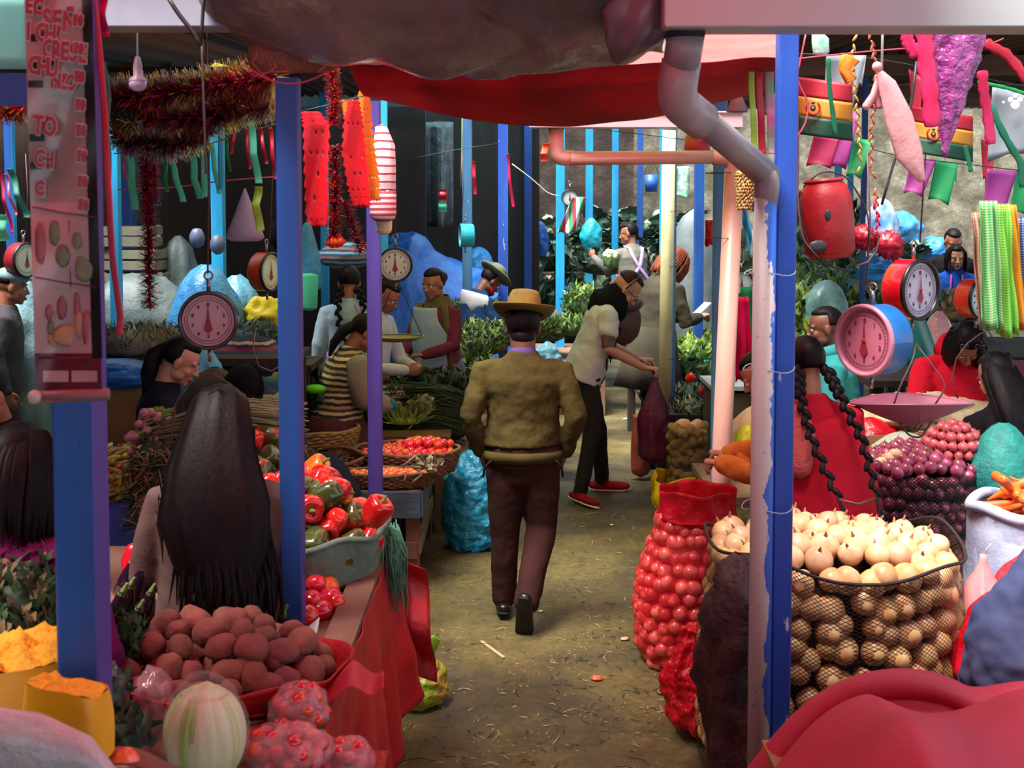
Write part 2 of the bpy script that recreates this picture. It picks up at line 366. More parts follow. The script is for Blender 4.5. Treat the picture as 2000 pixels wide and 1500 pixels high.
# ---------------------------------------------------------------- pipes and gutters
def m_pipeQ():
    t = NT('smeared_pipe'); co = t.coord(); g = t.n('ShaderNodeSeparateXYZ'); t.l(co, g.inputs[0])
    f = t.math('ADD', t.noise(7, co, 5, .7, stretch=(1, 1, .5)), t.math('MULTIPLY', t.math('SUBTRACT', g.outputs[0], .283), 7)); col = t.ramp(f, [(.60, C('#b8a8a6')), (.62, C('#1f4fae'))])
    col = t.mix(t.ramp(t.noise(40, co), [(.66, (0, 0, 0, 1)), (.7, (.7, .7, .7, 1))]), col, C('#5c4a52'))
    return t.done(t.pbr(col, .45, 0, t.bump(t.noise(20, co), .15, .005)))
m_grp = M('grey_pvc', '#ab9c9c', '#8c7c80', 3, .35, .1); m_pinkp = M('cream_pvc', '#d4a092', '#c49484', 3, .4, .1, 14); m_cream = M('stained_cream_pvc', '#c9c49a', '#a8a47a', 3, .5, .15, 14)
m_dark = M('dark_metal', '#2b2528', None, rough=.5, bump=.1); m_white = M('white_gutter', '#a6abad', '#b2b6b8', 1, .5, .05)
def bend(pts, k=6):
    "smooths the corners of a polyline"
    P = [Vector(p) for p in pts]; out = [P[0]]
    for i in range(1, len(P) - 1):
        a, b, c = P[i - 1], P[i], P[i + 1]; r = min((b - a).length, (c - b).length, .22) * .45
        s0 = b + (a - b).normalized() * r; s1 = b + (c - b).normalized() * r
        for j in range(k + 1):
            q = j / k; out.append(s0 * (1 - q) ** 2 + b * 2 * q * (1 - q) + s1 * q * q)
    return out + [P[-1]]
t = T('drainpipe', 'thick grey plastic drainpipe bending down to the right blue post', 'drainpipe', at(1332, 100, 3.3))
MB().tube([at(1341, 60, 3.2), at(1330, 130, 3.24)], .049, 20).build('pipe_upper', m_grp, t, w=True)
MB().tube(bend([at(1331, 118, 3.24), at(1319, 196, 3.26), at(1372, 238, 3.34)], 10), .052, 24).build('elbow', m_grp, t, w=True)
MB().tube([at(1345, 210, 3.3), at(1500, 345, 3.6)], .040, 20).build('pipe_slope', m_grp, t, w=True)
a = at(1497, 400, 3.57)
MB().tube(bend([at(1478, 322, 3.56), at(1500, 350, 3.58), Vector((a.x, 3.6, a.z - .02))]), .036, 16).build('elbow', m_grp, t, w=True)
MB().tube([Vector((a.x, 3.59, a.z + .02)), Vector((a.x, 3.59, .0))], .0335, 20).build('pipe_lower', m_pipeQ(), t, w=True, label='paint-smeared lower length of pipe')
wr = MB()
for z in (1.615, 1.2, 1.9): wr.tube([Vector((a.x + math.cos(q) * .075 + .025, 3.63 + math.sin(q) * .075, z + .006 * math.cos(q * 3))) for q in [i * PI / 10 for i in range(21)]], .0015, 5)
wr.build('wire_tie', m_white, t, w=True)
MB().box(at(1338, 52, 3.2), (.09, .09, .06)).build('outlet', m_dark, t, w=True)
t = T('drainpipe', 'pink and cream pipe running level from the small gutter, then down', 'drainpipe', at(1250, 310, 6.8))
p0, p1 = at(1086, 252, 6.6), at(1086, 308, 6.6); p2 = at(1432, 308, 6.8); q = at(1437, 360, 6.8)
MB().tube(bend([p0, p1, at(1120, 309, 6.62)]), .042, 16).build('elbow', m_pinkp, t, w=True)
MB().tube([at(1112, 309, 6.6), at(1400, 307, 6.8)], .037, 16).build('pipe_level', m_pinkp, t, w=True)
MB().tube(bend([at(1392, 307, 6.8), p2, at(1434, 350, 6.8)]), .044, 16).build('elbow', m_pinkp, t, w=True)
MB().tube([at(1434, 330, 6.8), at(1409, 900, 6.8), Vector((at(1409, 900, 6.8).x - .01, 6.8, 0))], .054, 20).build('pipe_drop', m_pinkp, t, w=True)
wr = MB()
for py in (465, 338): 
    c = at(1420, py, 6.84); wr.tube([c + Vector((math.cos(q) * .1 - .02, math.sin(q) * .09, 0)) for q in [i * PI / 8 for i in range(17)]], .002, 5)
wr.build('wire_tie', m_dark, t, w=True)
t = T('gutter_pipe', 'stained cream pipe standing in the aisle beside the woman in grey', 'drainpipe', at(1303, 930, 9.25))
MB().tube([at(1307, 255, 9.3), at(1296, 925, 9.3)], .05, 18).build('pipe', m_cream, t, w=True)
wr = MB()
for py in (412, 520, 700, 900):
    c = at(1303 - (py - 400) * .012, py, 9.33); wr.tube([c + Vector((math.cos(q) * .085 + .03, math.sin(q) * .08, 0)) for q in [i * PI / 8 for i in range(17)]], .002, 5)
wr.build('wire_tie', m_dark, t, w=True)
def gutter(a, b, h, d, m, label, m2=None):
    t = T('roof_gutter', label, 'gutter', (a + b) / 2)
    x0, x1, y, z = a.x, b.x, a.y, a.z
    mb = MB().box(((x0 + x1) / 2, y, z + h / 2), (x1 - x0, .006, h)).box(((x0 + x1) / 2, y + d / 2, z), (x1 - x0, d, .006)).box(((x0 + x1) / 2, y + d, z + h / 2), (x1 - x0, .006, h))
    mb.build('channel', m, t, smooth=False, w=True)
    e = MB().box((x0, y + d / 2, z + h / 2), (.006, d, h)).box((x1, y + d / 2, z + h / 2), (.006, d, h)); e.build('end_cap', m2 or m, t, smooth=False, w=True)
    MB().tube([Vector((x0, y - .006, z + h)), Vector((x1, y - .006, z + h))], .008, 8).build('rim', m, t, w=True)
    return t
gutter(at(1300, 50, 3.1), at(2150, 50, 3.1), .22, .14, m_white, 'wide white box gutter crossing the top right')
gutter(at(190, 50, 3.5), at(560, 50, 3.5), .12, .12, M('grey_gutter', '#7e8a9c', '#9aa4b2', 2, .5, .05), 'pale grey box gutter above the rusty roof at top left')
m_gg = M('pinkish_gutter', '#c9b8bd', '#b8a4aa', 2, .4, .1)
gutter(at(1035, 248, 6.5), at(1450, 244, 6.5), .075, .12, m_gg, 'small pale gutter below the red awning')
tag(MB().beam(at(-60, 175, 2.9), at(62, 175, 2.9), .02, .075).build('rail', b1, smooth=False), 'dark blue wooden rail at the far left edge', 'rail')
# ---------------------------------------------------------------- tarps overhead
def nz(p, s, a): return noise.noise(Vector((p[0] * s, p[1] * s, p[2] * s))) * a
m_tarpred = M('red_tarp', '#981a30', '#781228', 3, .55, .4, 14, .01, trans=.5); m_tarpgr = M('grey_plastic', '#8a7274', '#66545a', 3, .25, .6, 5, .04, trans=.25, coat=.3)
m_tintyel = M('yellow_tint_sheet', '#c8c04c', None, rough=.6, bump=.2, trans=.8); m_tarppink = M('pink_tarp', '#ff8c88', '#ffb4ac', 1.5, .5, .2, 9, trans=.75)
m_tarpblue = M('blue_tarp', '#5fb4dc', None, rough=.6, bump=.2, trans=.8)
def bulge(u, v):            # u across, v front to back: water-heavy plastic sagging over the aisle
    px = 415 + 885 * u; edge = 8 + 122 * (math.sin(PI * min(1, max(0, (u - .0) / 1.0))) ** .55) if u < .62 else None
    if edge is None: edge = 128 - 40 * ((u - .62) / .38) ** 2 * 1.2
    D = 3.05 + 1.0 * v
    s = math.sin(PI * v) ** .7
    top = at(px, edge, 3.5).z + .24; z = top - .24 * s
    p = Vector((at(px, 60, 3.5).x * (1 + .05 * v), D, z)); return p + Vector((nz(p, 4, .03), nz(p + Vector((3, 1, 1)), 4, .02), nz(p, 2.2, .05) + nz(p, 5, .012) + .012 * math.sin(u * 30 + v * 9 + nz(p, 3, 6)) * s))
one('sagging_tarp', MB().grid(bulge, 90, 50), m_tarpgr, 'brownish grey plastic sheet sagging low over the aisle at the top', 'tarp', mods=[SOL(.003)])
k = MB().loft([at(1262, -20, 3.2), at(1240, 40, 3.2), at(1220, 85, 3.25), at(1205, 118, 3.3)], [(.07, .05), (.085, .06), (.05, .04), (.015, .012)], 24, fn=lambda u, a: 1 + .18 * math.sin(5 * a + 3 * u))
one('tarp_end', k, M('grey_knot', '#74606a', '#53434c', 4, .35, .5, 8), 'bunched grey plastic tail hanging beside the thick drainpipe', 'tarp')
def redsag(u, v):
    px = 678 + 872 * u; top = at(px, 122 - 8 * u + 8 * math.sin(PI * u), 4.1).z
    dp = (28 + 72 * math.sin(PI * min(1, u * .93 + .05)) ** 1.1) / 585 * math.sin(PI * min(1, v * .5)) 
    D = 4.1 + .5 * v
    p = Vector((at(px, 150, 4.1).x, D, top - dp + nz((u * 6, v * 2, 1), 1, .015))); return p
one('red_awning', MB().grid(redsag, 60, 20), m_tarpred, 'deep red awning sagging across the aisle under the grey plastic', 'awning', mods=[SOL(.003)])
def pinkroof(u, v):
    p = Vector((-.35 + (1.32 + .36 * v) * u, 4.2 + 1.7 * v, 2.60 + .34 * v - .05 * math.sin(PI * u))); return p + Vector((0, 0, nz(p, 3, .03)))
one('pink_awning', MB().grid(pinkroof, 30, 24), m_tarppink, 'bright pink sheet glowing with daylight above the red awning', 'awning', mods=[SOL(.002)])
one('added_yellow_sheet', MB().grid(lambda u, v: Vector((-2.2 + 3.4 * u, 6.4 + 2.4 * v, 3.05 + .1 * math.sin(PI * u))), 12, 8), m_tintyel, 'added unseen yellow sheet tinting the light over the middle of the aisle', 'awning', mods=[SOL(.002)])  # added out of view to turn the aisle light yellow-green
one('added_rose_sheet', MB().grid(lambda u, v: Vector((-2.0 + 3.0 * u, 1.6 + 1.45 * v, 3.05 + .06 * math.sin(PI * u))), 12, 8), M('rose_tint_sheet', '#e86a78', None, rough=.6, bump=.2, trans=.8), 'added unseen rose sheet tinting the light over the near end of the aisle', 'awning', mods=[SOL(.002)])  # unseen sheet added so the foreground light comes through red
m_bundle = M('orange_wrap', '#a8523c', '#6d2f2c', 6, .6, .6, 14, .02)
t = T('wrapped_beam', 'rusty orange beam end wrapped in cord on top of the violet-sided blue post', 'beam', at(565, 130, 3.5))
bb = MB().loft([at(505, 108, 3.6), at(560, 112, 3.6), at(640, 122, 3.75)], [(.04, .055), (.045, .05), (.04, .03)], 16, fn=lambda u, a: 1 + .1 * math.sin(4 * a + 9 * u)); bb.build('wrap', m_bundle, t, w=True)
cd = MB()
for i in range(4): cd.tube([at(515 + 32 * i + ru(15, 34) * math.cos(q), 122 + ru(18, 26) * math.sin(q), 3.52 - .04 * math.cos(q)) for q in [k * PI / 6 + i for k in range(9)]], .002, 5)
cd.build('cord', M('cord_pink', '#c06a5a', None, rough=.7, bump=0), t, w=True)
# ---------------------------------------------------------------- people: builder
skA = M('skin_tan', '#9a5f45', '#84503b', 9, .5, .1, 40, .003); skB = M('skin_light', '#c08a70', '#ad7761', 9, .5, .1, 40, .003); skC = M('skin_deep', '#6f4433', '#5e382a', 9, .5, .1, 40, .003)
def hairm(name, a, b): return M(name, a, b, 60, .5, .35, 110, .004, stretch=(1, 1, .08), spec=.12)
hrK = hairm('hair_black', '#0b080a', '#1a1216'); hrW = hairm('hair_wine', '#070304', '#16070b'); hrR = hairm('hair_auburn', '#5e2c1f', '#8a4a32')
m_eyew = M('eye_white', '#d8d0c8', None, rough=.2, bump=0); m_iris = M('eye_iris', '#1a0f0a', None, rough=.1, bump=0); m_lip = M('lips_tone', '#7c3a35', None, rough=.45, bump=0)
def sst(x): x = max(0, min(1, x)); return x * x * (3 - 2 * x)
def hand(mb, w, d, n, side=1, curl=.5, s=1.0):
    "w wrist, d direction of the palm, n palm normal (fingers curl towards it), side which way the thumb leaves"
    d = Vector(d).normalized(); n = Vector(n); n = (n - d * n.dot(d)).normalized(); x = d.cross(n) * side
    mb.loft([w - d * .02, w + d * .03 * s, w + d * .085 * s], [(.022 * s, .02 * s), (.036 * s, .016 * s), (.036 * s, .014 * s)], 12, xd=x)
    for i, (o, L) in enumerate(((.028, .068), (.010, .078), (-.009, .072), (-.027, .055))):
        p = w + (d * .078 + x * o) * s; q = d + x * o * 2.2; pts = [p - d * .01]; c = curl * (.75 + .16 * i)
        for k in range(3):
            q = (Matrix.Rotation(0, 3, 'X') @ q).normalized(); q = (q * math.cos(c) + n * math.sin(c)).normalized() if k == 0 else (q * math.cos(c) + (n - d * (k * .6 * c)).normalized() * math.sin(c)).normalized()
            pts.append(pts[-1] + q * L * s * (.45, .33, .26)[k])
        mb.loft(pts, [.0095 * s, .009 * s, .0085 * s, .007 * s], 8)
    p = w + (d * .022 + x * .03) * s; q = (x * .75 + d * .7 + n * .35).normalized()
    mb.loft([p, p + q * .035 * s, p + (q * .03 + (d + n * .6 * curl).normalized() * .032) * s, p + (q * .026 + (d * .9 + n * curl).normalized() * .056) * s], [.014 * s, .0115 * s, .0105 * s, .008 * s], 8)
STYLE = dict(
    cap=lambda d: max(sst((d.z - .42) * 5), sst((.12 - d.y) * 5)) * sst((d.z + .75) * 4),
    short=lambda d: max(sst((d.z - .5) * 5), sst((.05 - d.y) * 5) * sst((d.z + .25) * 4)),
    crop=lambda d: max(sst((d.z - .58) * 5), sst((-.05 - d.y) * 5) * sst((d.z + .15) * 4)))
def haircap(Mh, mb, style='cap', r=(.083, .104, .097), c=(0, -.014, .032), wob=.012, nu=40, nv=28):
    f = STYLE[style]
    base = (.073 / r[0])
    mb.ell((0, 0, 0), 1, nu, nv, fn=lambda d: 1)
    vs = mb.v[-((nv - 1) * nu + 2):]; start = len(mb.v) - len(vs)
    for i, d in enumerate(vs):
        k = f(d); m = .80 + .20 * k + wob * noise.noise(Vector((d.x * 7, d.y * 7, d.z * 2))) * k
        mb.v[start + i] = Mh @ Vector((c[0] + d.x * r[0] * m, c[1] + d.y * r[1] * m, c[2] + d.z * r[2] * m))
def lock(mb, pts, r, n=6, flat=.6):
    k = len(pts); mb.loft(pts, [(r * q, r * q * flat) for q in [.55 + .45 * math.sin(PI * min(1, .25 + i / (k - 1) * .8)) if i < k - 1 else .12 for i in range(k)]], n)
def braid(mb, pts, r0, r1, n=16, tail=.05):
    "plait along a path: two strands crossing, then a loose tail"
    P = [Vector(p) for p in pts]
    def f(u):
        x = u * (len(P) - 1); i = min(int(x), len(P) - 2); return P[i].lerp(P[i + 1], x - i)
    for i in range(n):
        u = (i + .5) / n; p = f(u); d = (f(min(1, u + .02)) - f(max(0, u - .02))).normalized(); r = r0 + (r1 - r0) * u
        x = d.cross(Vector((0, 1, 0))); x = x.normalized() if x.length > .1 else Vector((1, 0, 0))
        sg = 1 if i % 2 else -1; L = (f(1) - f(0)).length / n
        q = (d + x * sg * .55).normalized().to_track_quat('Z', 'Y').to_matrix()
        mb.ell(p + x * sg * r * .38, (r * .72, r * .8, L * .95), 8, 6, q)
    e = f(1); d = (f(1) - f(.9)).normalized()
    for i in range(9): lock(mb, [e - d * .01, e + d * tail * .5 + Vector((ru(-1, 1), ru(-1, 1), 0)) * r1 * .5, e + d * tail + Vector((ru(-1, 1), ru(-1, 1), 0)) * r1], r1 * .35, 5)
def person(label, loc, yaw=0, s=1.0, lean=0, head=(0, 0, 0), arms=None, legs='skirt', skin=None, top=None, bottom=None, sleeve=1.0, girth=1.0, vox=.008,
           style='cap', hair=None, eyes='open', topn='sweater', botn='trousers', hem=.80, wr=.014, wrs=.09, pel=.88, group=None, hands=True, curl=.5, shoes=None, neck=1.0, seat=False, nohair=False, shoulder=1.0, sl_r=1.0, cat='person', headsz=1.0):
    skin = skin or skA; hair = hair or hrK
    t = T('person', label, cat, loc, yaw, group, s=s)
    P0 = Vector((0, 0, pel)); dz = pel - .88
    TL = Matrix.Translation(P0) @ Matrix.Rotation(-lean, 4, 'X') @ Matrix.Translation(-P0) @ Matrix.Translation((0, 0, dz))
    MH = TL @ Matrix.Translation((0, -.005, 1.375)) @ Matrix.Rotation(head[1], 4, 'Z') @ Matrix.Rotation(-head[0], 4, 'X') @ Matrix.Rotation(head[2], 4, 'Y') @ Matrix.Translation((0, .02, .115)) @ Matrix.Scale(headsz, 4)
    g = girth
    A = {}
    for sd, sg in (('L', -1), ('R', 1)):
        sh = TL @ Vector((sg * .166 * shoulder, -.005, 1.272))
        if arms and sd in arms and arms[sd]:
            a = arms[sd]; el, wri = Vector(a[0]), Vector(a[1]); hd = Vector(a[2]) if len(a) > 2 and a[2] is not None else (wri - el); hn = Vector(a[3]) if len(a) > 3 else Vector((-sg, .2, 0))
        else:
            el = TL @ Vector((sg * .225, -.03, 1.045)); wri = TL @ Vector((sg * .235, .05, .83)); hd = wri - el; hn = Vector((-sg, .1, 0))
        A[sd] = (sh, el, wri, hd, hn)
    def torso(mb, e, z0=.82):
        secs = [(.80, .168 * g, .125 * g), (.90, .165 * g, .122 * g), (1.02, .150 * g, .108 * g), (1.14, .155 * g, .108 * g), (1.23, .163 * g * shoulder, .108), (1.285, .148 * shoulder, .090), (1.322, .108, .074), (1.355, .068, .060), (1.372, .060, .056)]
        secs = [q for q in secs if q[0] >= z0 - .03]
        mb.loft([TL @ Vector((0, (-.012 if q[0] > 1.2 else 0), q[0])) for q in secs], [(q[1] + e, q[2] + e) for q in secs], 28, xd=(1, 0, 0), round_=False)
    # body
    b = MB()
    b.loft([TL @ Vector((0, -.02, 1.30)), TL @ Vector((0, -.012, 1.36)), MH @ Vector((0, -.025, -.05)), MH @ Vector((0, -.02, 0))], [.062 * neck, .052 * neck, .052 * neck, .05], 16)
    torso(b, -.01, .9)
    Rh = MH.to_3x3()
    def e(c, r, rot=None): b.ell(MH @ Vector(c), tuple(q * headsz for q in r), 20, 14, Rh.normalized() if rot is None else Rh.normalized() @ rot)
    e((0, -.014, .03), (.074, .093, .086)); e((0, .012, -.03), (.060, .072, .074)); e((0, .030, -.066), (.040, .050, .042)); e((0, .062, -.092), (.022, .020, .018))
    for sg in (-1, 1):
        e((sg * .034, .050, -.028), (.022, .024, .026)); e((sg * .075, -.008, -.008), (.010, .019, .031)); e((sg * .03, .070, .020), (.026, .014, .009)); e((sg * .011, .094, -.030), (.010, .012, .009))
        e((sg * .044, .012, -.058), (.018, .04, .026))
    b.loft([MH @ Vector((0, .076, .018)), MH @ Vector((0, .092, -.010)), MH @ Vector((0, .103, -.030))], [.008, .0095, .0115], 10)
    e((0, .080, -.057), (.022, .011, .010)); e((0, .077, -.070), (.019, .011, .009))
    for sd, sg in (('L', -1), ('R', 1)):
        sh, el, wri, hd, hn = A[sd]
        b.loft([sh, sh.lerp(el, .5), el, el.lerp(wri, .5), wri], [.05, .043, .036, .032, .023], 14)
        if hands: hand(b, wri, hd, hn, side=(1 if sg > 0 else -1), curl=curl if not isinstance(curl, dict) else curl[sd])
    LG = None
    if legs == 'skirt': pass
    elif legs == 'seated': LG = {sd: (Vector((sg * .09, 0, pel - .02)), Vector((sg * .16, .40, pel + .02)), Vector((sg * .15, .42, .08))) for sd, sg in (('L', -1), ('R', 1))}
    elif legs == 'stand': LG = {sd: (Vector((sg * .085, 0, pel - .04)), Vector((sg * .10, .02, .47)), Vector((sg * .105, -.02, .07))) for sd, sg in (('L', -1), ('R', 1))}
    elif legs: LG = {k: tuple(Vector(q) for q in v[:3]) for k, v in legs.items()}
    b.build('body', skin, t, mods=VOX(vox, max(3, round(.05 / vox) - 3)))
    # garments
    c = MB(); torso(c, .012, hem)
    sl = {}
    for sd, sg in (('L', -1), ('R', 1)):
        sh, el, wri, hd, hn = A[sd]
        if sleeve > 0:
            pts = [sh + Vector((-sg * .065, 0, .014)), sh, sh.lerp(el, .5), el, el.lerp(wri, .5), wri]; rr = [.05, .060, .057, .052, .045, .036]
            if sleeve < 1: k = 3 if sleeve < .6 else 4; pts = pts[:k]; rr = rr[:k]
            c.loft(pts, [q * sl_r for q in rr], 16)
    to = c.build(topn, top or M('grey_cloth', '#777777'), t, mods=VOX(max(vox, .009), 5) + [WR(wrs, wr)])
    bottom = bottom or M('dark_cloth', '#1d191c', '#2a2327', 4, .85, .3)
    if LG:
        c = MB(); hp = Vector((0, 0, pel)); c.loft([Vector((0, 0, pel + .06)), hp, Vector((0, 0, pel - .07)), Vector((0, 0, pel - .12))], [(.150 * g, .112 * g), (.165 * g, .125 * g), (.165 * g, .125 * g), (.13 * g, .10 * g)], 24, xd=(1, 0, 0))
        for sd in 'LR':
            h, k, an = LG[sd]; f = legs[sd][3] if isinstance(legs, dict) and len(legs[sd]) > 3 else 1
            c.loft([h + Vector((0, 0, .03)), h.lerp(k, .5), k, k.lerp(an, .5), an], [.088 * f, .08 * f, .066 * f, .058 * f, .054 * f], 16)
        c.build(botn, bottom, t, mods=VOX(.010, 5) + [WR(.12, .018)])
        for sd in 'LR':
            h, k, an = LG[sd]; dr = Vector(legs[sd][4]) if isinstance(legs, dict) and len(legs[sd]) > 4 else Vector((0, 1, 0)); dr.normalize(); up = (an - k).normalized() * -1
            up = up - dr * up.dot(dr); up.normalize()
            so = an - up * .035
            m = MB().loft([so - dr * .075, so - dr * .04, so + dr * .05, so + dr * .13, so + dr * .185], [(.03, .022), (.037, .034), (.042, .03), (.046, .024), (.032, .016)], 18, xd=dr.cross(up))
            m.loft([an + up * .03, an - up * .02], [.045, .042], 14)
            so_ = m.build('shoe', shoes or M('black_leather', '#120d0e', None, rough=.35, bump=.1), t, mods=VOX(.006, 3))
            MB().loft([so - dr * .085 - up * .022, so - up * .024, so + dr * .06 - up * .024, so + dr * .13 - up * .024, so + dr * .20 - up * .022], [(.028, .008), (.038, .009), (.041, .009), (.045, .009), (.026, .008)], 18, xd=dr.cross(up)).build('sole', M('sole_' + (shoes.name if shoes else 'dark'), '#e8dcc8' if shoes else '#0d0a0a', None, rough=.7, bump=.1), so_)
    else:
        n = 40
        MB().loft([Vector((0, 0, pel + .05)), Vector((0, 0, pel - .02)), Vector((0, .0, pel * .6)), Vector((0, .0, .12 if not seat else pel - .35))], [(.165 * g, .13 * g), (.19 * g, .155 * g), (.25 * g, .23 * g), (.28 * g, .27 * g)], n, xd=(1, 0, 0), round_=False, fn=lambda u, a: 1 + .06 * u * math.sin(11 * a)).build('skirt', bottom, t)
    # face
    for sg in (-1, 1):
        if eyes == 'open':
            q = MB().ell(MH @ Vector((sg * .030, .0715, .001)), (.0112 * headsz,) * 3, 12, 8).build('eye', m_eyew, t); MB().ell(MH @ Vector((sg * .030, .0812, .001)), (.0055, .003, .0055), 10, 6, Rh.normalized()).build('iris', m_iris, q)
        MB().loft([MH @ Vector((sg * .017, .0845, .004)), MH @ Vector((sg * .030, .0865, .008 if eyes == 'open' else -.001)), MH @ Vector((sg * .044, .0785, .003))], [.0008, .0013, .0008], 6).build('eyelash', m_iris, t)
        MB().loft([MH @ Vector((sg * .014, .0855, .024)), MH @ Vector((sg * .031, .0845, .031)), MH @ Vector((sg * .050, .070, .024))], [(.0026, .0015), (.003, .0018), (.0014, .001)], 8).build('eyebrow', hair, t)
    l = MB().loft([MH @ Vector((-.021, .0845, -.064)), MH @ Vector((0, .0925, -.0595)), MH @ Vector((.021, .0845, -.064))], [(.003, .003), (.006, .005), (.003, .003)], 8); l.loft([MH @ Vector((-.017, .085, -.068)), MH @ Vector((0, .0905, -.071)), MH @ Vector((.017, .085, -.068))], [(.003, .003), (.007, .006), (.003, .003)], 8); l.build('lips', m_lip, t)
    hm = None
    if not nohair: hb = MB(); haircap(MH, hb, style); hm = hb.build('hair', hair, t)
    return t, TL, MH, A, hm
def fab(name, a, b=None, s=5, bump=.35, bs=70, **k): return M(name, a, b, s, k.pop('rough', .9), bump, bs, .004, spec=.12, **k)
# ---------------------------------------------------------------- the people of the scene
V = Vector
# man in the hat, walking away
m_olive = fab('olive_knit', '#4e4622', '#3a3119', 3, .5, 90); m_brown = fab('brown_wool', '#3f2422', '#33201f', 4, .3, 60)
t, TL, MH, A, hm = person('man in brown felt hat and olive sweater walking away, hands in his pockets', (.055, 6.1, 0), R(1), 1.0, R(3), (R(8), 0, 0),
    {'L': ((-.262, -.055, 1.05), (-.212, .02, .86), (.3, .2, -1)), 'R': ((.262, -.055, 1.05), (.215, .02, .86), (-.3, .2, -1))},
    {'L': ((-.085, 0, .84), (-.090, .05, .46), (-.095, .09, .09), 1.18, (0, 1, -.05)), 'R': ((.085, 0, .84), (.095, .03, .47), (.012, -.20, .155), 1.22, (.02, .45, -1))},
    skC, m_olive, m_brown, girth=1.12, shoulder=1.17, neck=1.22, headsz=1.08, vox=.006, style='cap', wr=.022, wrs=.075, sl_r=1.08, hem=.84, shoes=None, botn='trousers')
MB().loft([TL @ V((0, 0, .875)), TL @ V((0, 0, .85)), TL @ V((0, 0, .822))], [(.199, .150), (.204, .155), (.196, .148)], 40, xd=(1, 0, 0), round_=False).build('hem_band', m_olive, t, mods=[WR(.05, .006)])
MB().loft([TL @ V((0, -.014, 1.355)), TL @ V((0, -.014, 1.370)), TL @ V((0, -.012, 1.382))], [(.070, .066), (.066, .064), (.062, .060)], 28, xd=(1, 0, 0)).build('shirt_collar', fab('lilac_collar', '#6a5288', '#4c3f78', 4), t)
for sg in (-1, 1): MB().tube([V((sg * .16, -.10, .84)), V((sg * .19, -.07, .80)), V((sg * .20, -.01, .74))], .006, 6).build('pocket_edge', m_brown, t)
H = MH @ Matrix.Rotation(R(-4), 4, 'X') @ Matrix.Rotation(R(4), 4, 'Y')
m_felt = fab('brown_felt', '#7a6630', '#5c4a28', 4, .3, 50, rough=.8)
hb = MB(); nn = 48
def brim(a, u): return 1 + (.12 * abs(math.sin(a))) * 0
prof = [(.086, .0), (.100, -.003), (.135, -.006), (.148, .002), (.150, .006), (.134, .001), (.100, .004), (.088, .008)]
hb.v = []; 
for i, (r, z) in enumerate(prof):
    for j in range(nn):
        a = 2 * PI * j / nn; x = r * math.cos(a) * .98; y = r * math.sin(a) * 1.12
        zz = z + (.030 * abs(math.cos(a)) ** 3 - .018 * math.sin(a)) * max(0, (r - .09) / .06)
        hb.v.append(H @ V((x, y - .012, zz + .062)))
for i in range(len(prof)):
    for j in range(nn):
        k = (i + 1) % len(prof); hb.f.append((i * nn + j, i * nn + (j + 1) % nn, k * nn + (j + 1) % nn, k * nn + j)); hb.mi.append(0)
hat = hb.build('hat', m_felt, t)
MB().ell(MH @ V((0, -.035, -.045)), (.062, .062, .055), 20, 12).build('nape_hair', hrK, t)
def crown_fn(u, a):
    return 1
cb = MB()
cp = [(.090, .062), (.089, .085), (.083, .12), (.076, .150), (.066, .168), (.045, .172), (.02, .160), (.002, .157)]
for i, (r, z) in enumerate(cp):
    for j in range(nn):
        a = 2 * PI * j / nn; pin = 1 - .16 * math.exp(-((a - PI / 2 - .55 * (1 if math.cos(a) > 0 else -1) * -1) ** 2) * 3) * (i > 2)
        y = r * math.sin(a) * 1.13; x = r * math.cos(a) * .95 * pin
        cb.v.append(H @ V((x, y - .012, z - (.016 * max(0, math.sin(a)) if i > 3 else 0) - (.012 * math.exp(-(x / .018) ** 2) if i > 4 else 0))))
for i in range(len(cp) - 1):
    for j in range(nn): cb.f.append((i * nn + j, i * nn + (j + 1) % nn, (i + 1) * nn + (j + 1) % nn, (i + 1) * nn + j)); cb.mi.append(0)
cb.f.append(tuple((len(cp) - 1) * nn + j for j in range(nn))); cb.mi.append(0)
cb.build('crown', m_felt, hat)
MB().loft([H @ V((0, -.012, .064)), H @ V((0, -.012, .088))], [(.088, .104), (.086, .102)], 40, xd=H.to_3x3() @ V((1, 0, 0)), caps=False).build('hat_band', fab('band', '#4a3420', '#3a2a1c', 4), hat)

# bending man in the white printed shirt
m_tee = fab('white_cotton', '#c9ccc8', '#b8bcb8', 3, .25, 60); m_blk = fab('black_cotton', '#0e0c10', '#17141a', 5, .4, 60); m_red = fab('red_canvas', '#a01e26', '#8a1a22', 5, .3, 80)
t, TL, MH, A, hm = person('bearded man in white printed t-shirt and dark scarf bending forward', (.52, 8.7, 0), R(-88), 1.07, R(21), (R(30), R(-6), 0),
    {'R': ((.235, .13, 1.03), (.17, .37, .90), (.0, 1, -.1), (0, 0, -1)), 'L': ((-.20, .17, 1.02), (-.1, .38, .92), (.2, 1, 0), (0, 0, -1))},
    {'L': ((-.085, 0, .84), (-.11, .10, .45), (-.20, .14, .075), .92, (-.1, 1, -.05)), 'R': ((.085, 0, .84), (.10, .04, .45), (.13, -.04, .075), .92, (.9, .55, -.05))},
    skB, m_tee, M('black_jeans', '#121016', '#1a171c', 4, .9, .3), sleeve=.5, girth=1.04, vox=.007, style='crop', hair=hairm('hair_stubble', '#2c1b17', '#3d251d'), wr=.02, sl_r=1.15, hem=.80, shoes=m_red, curl=.9)
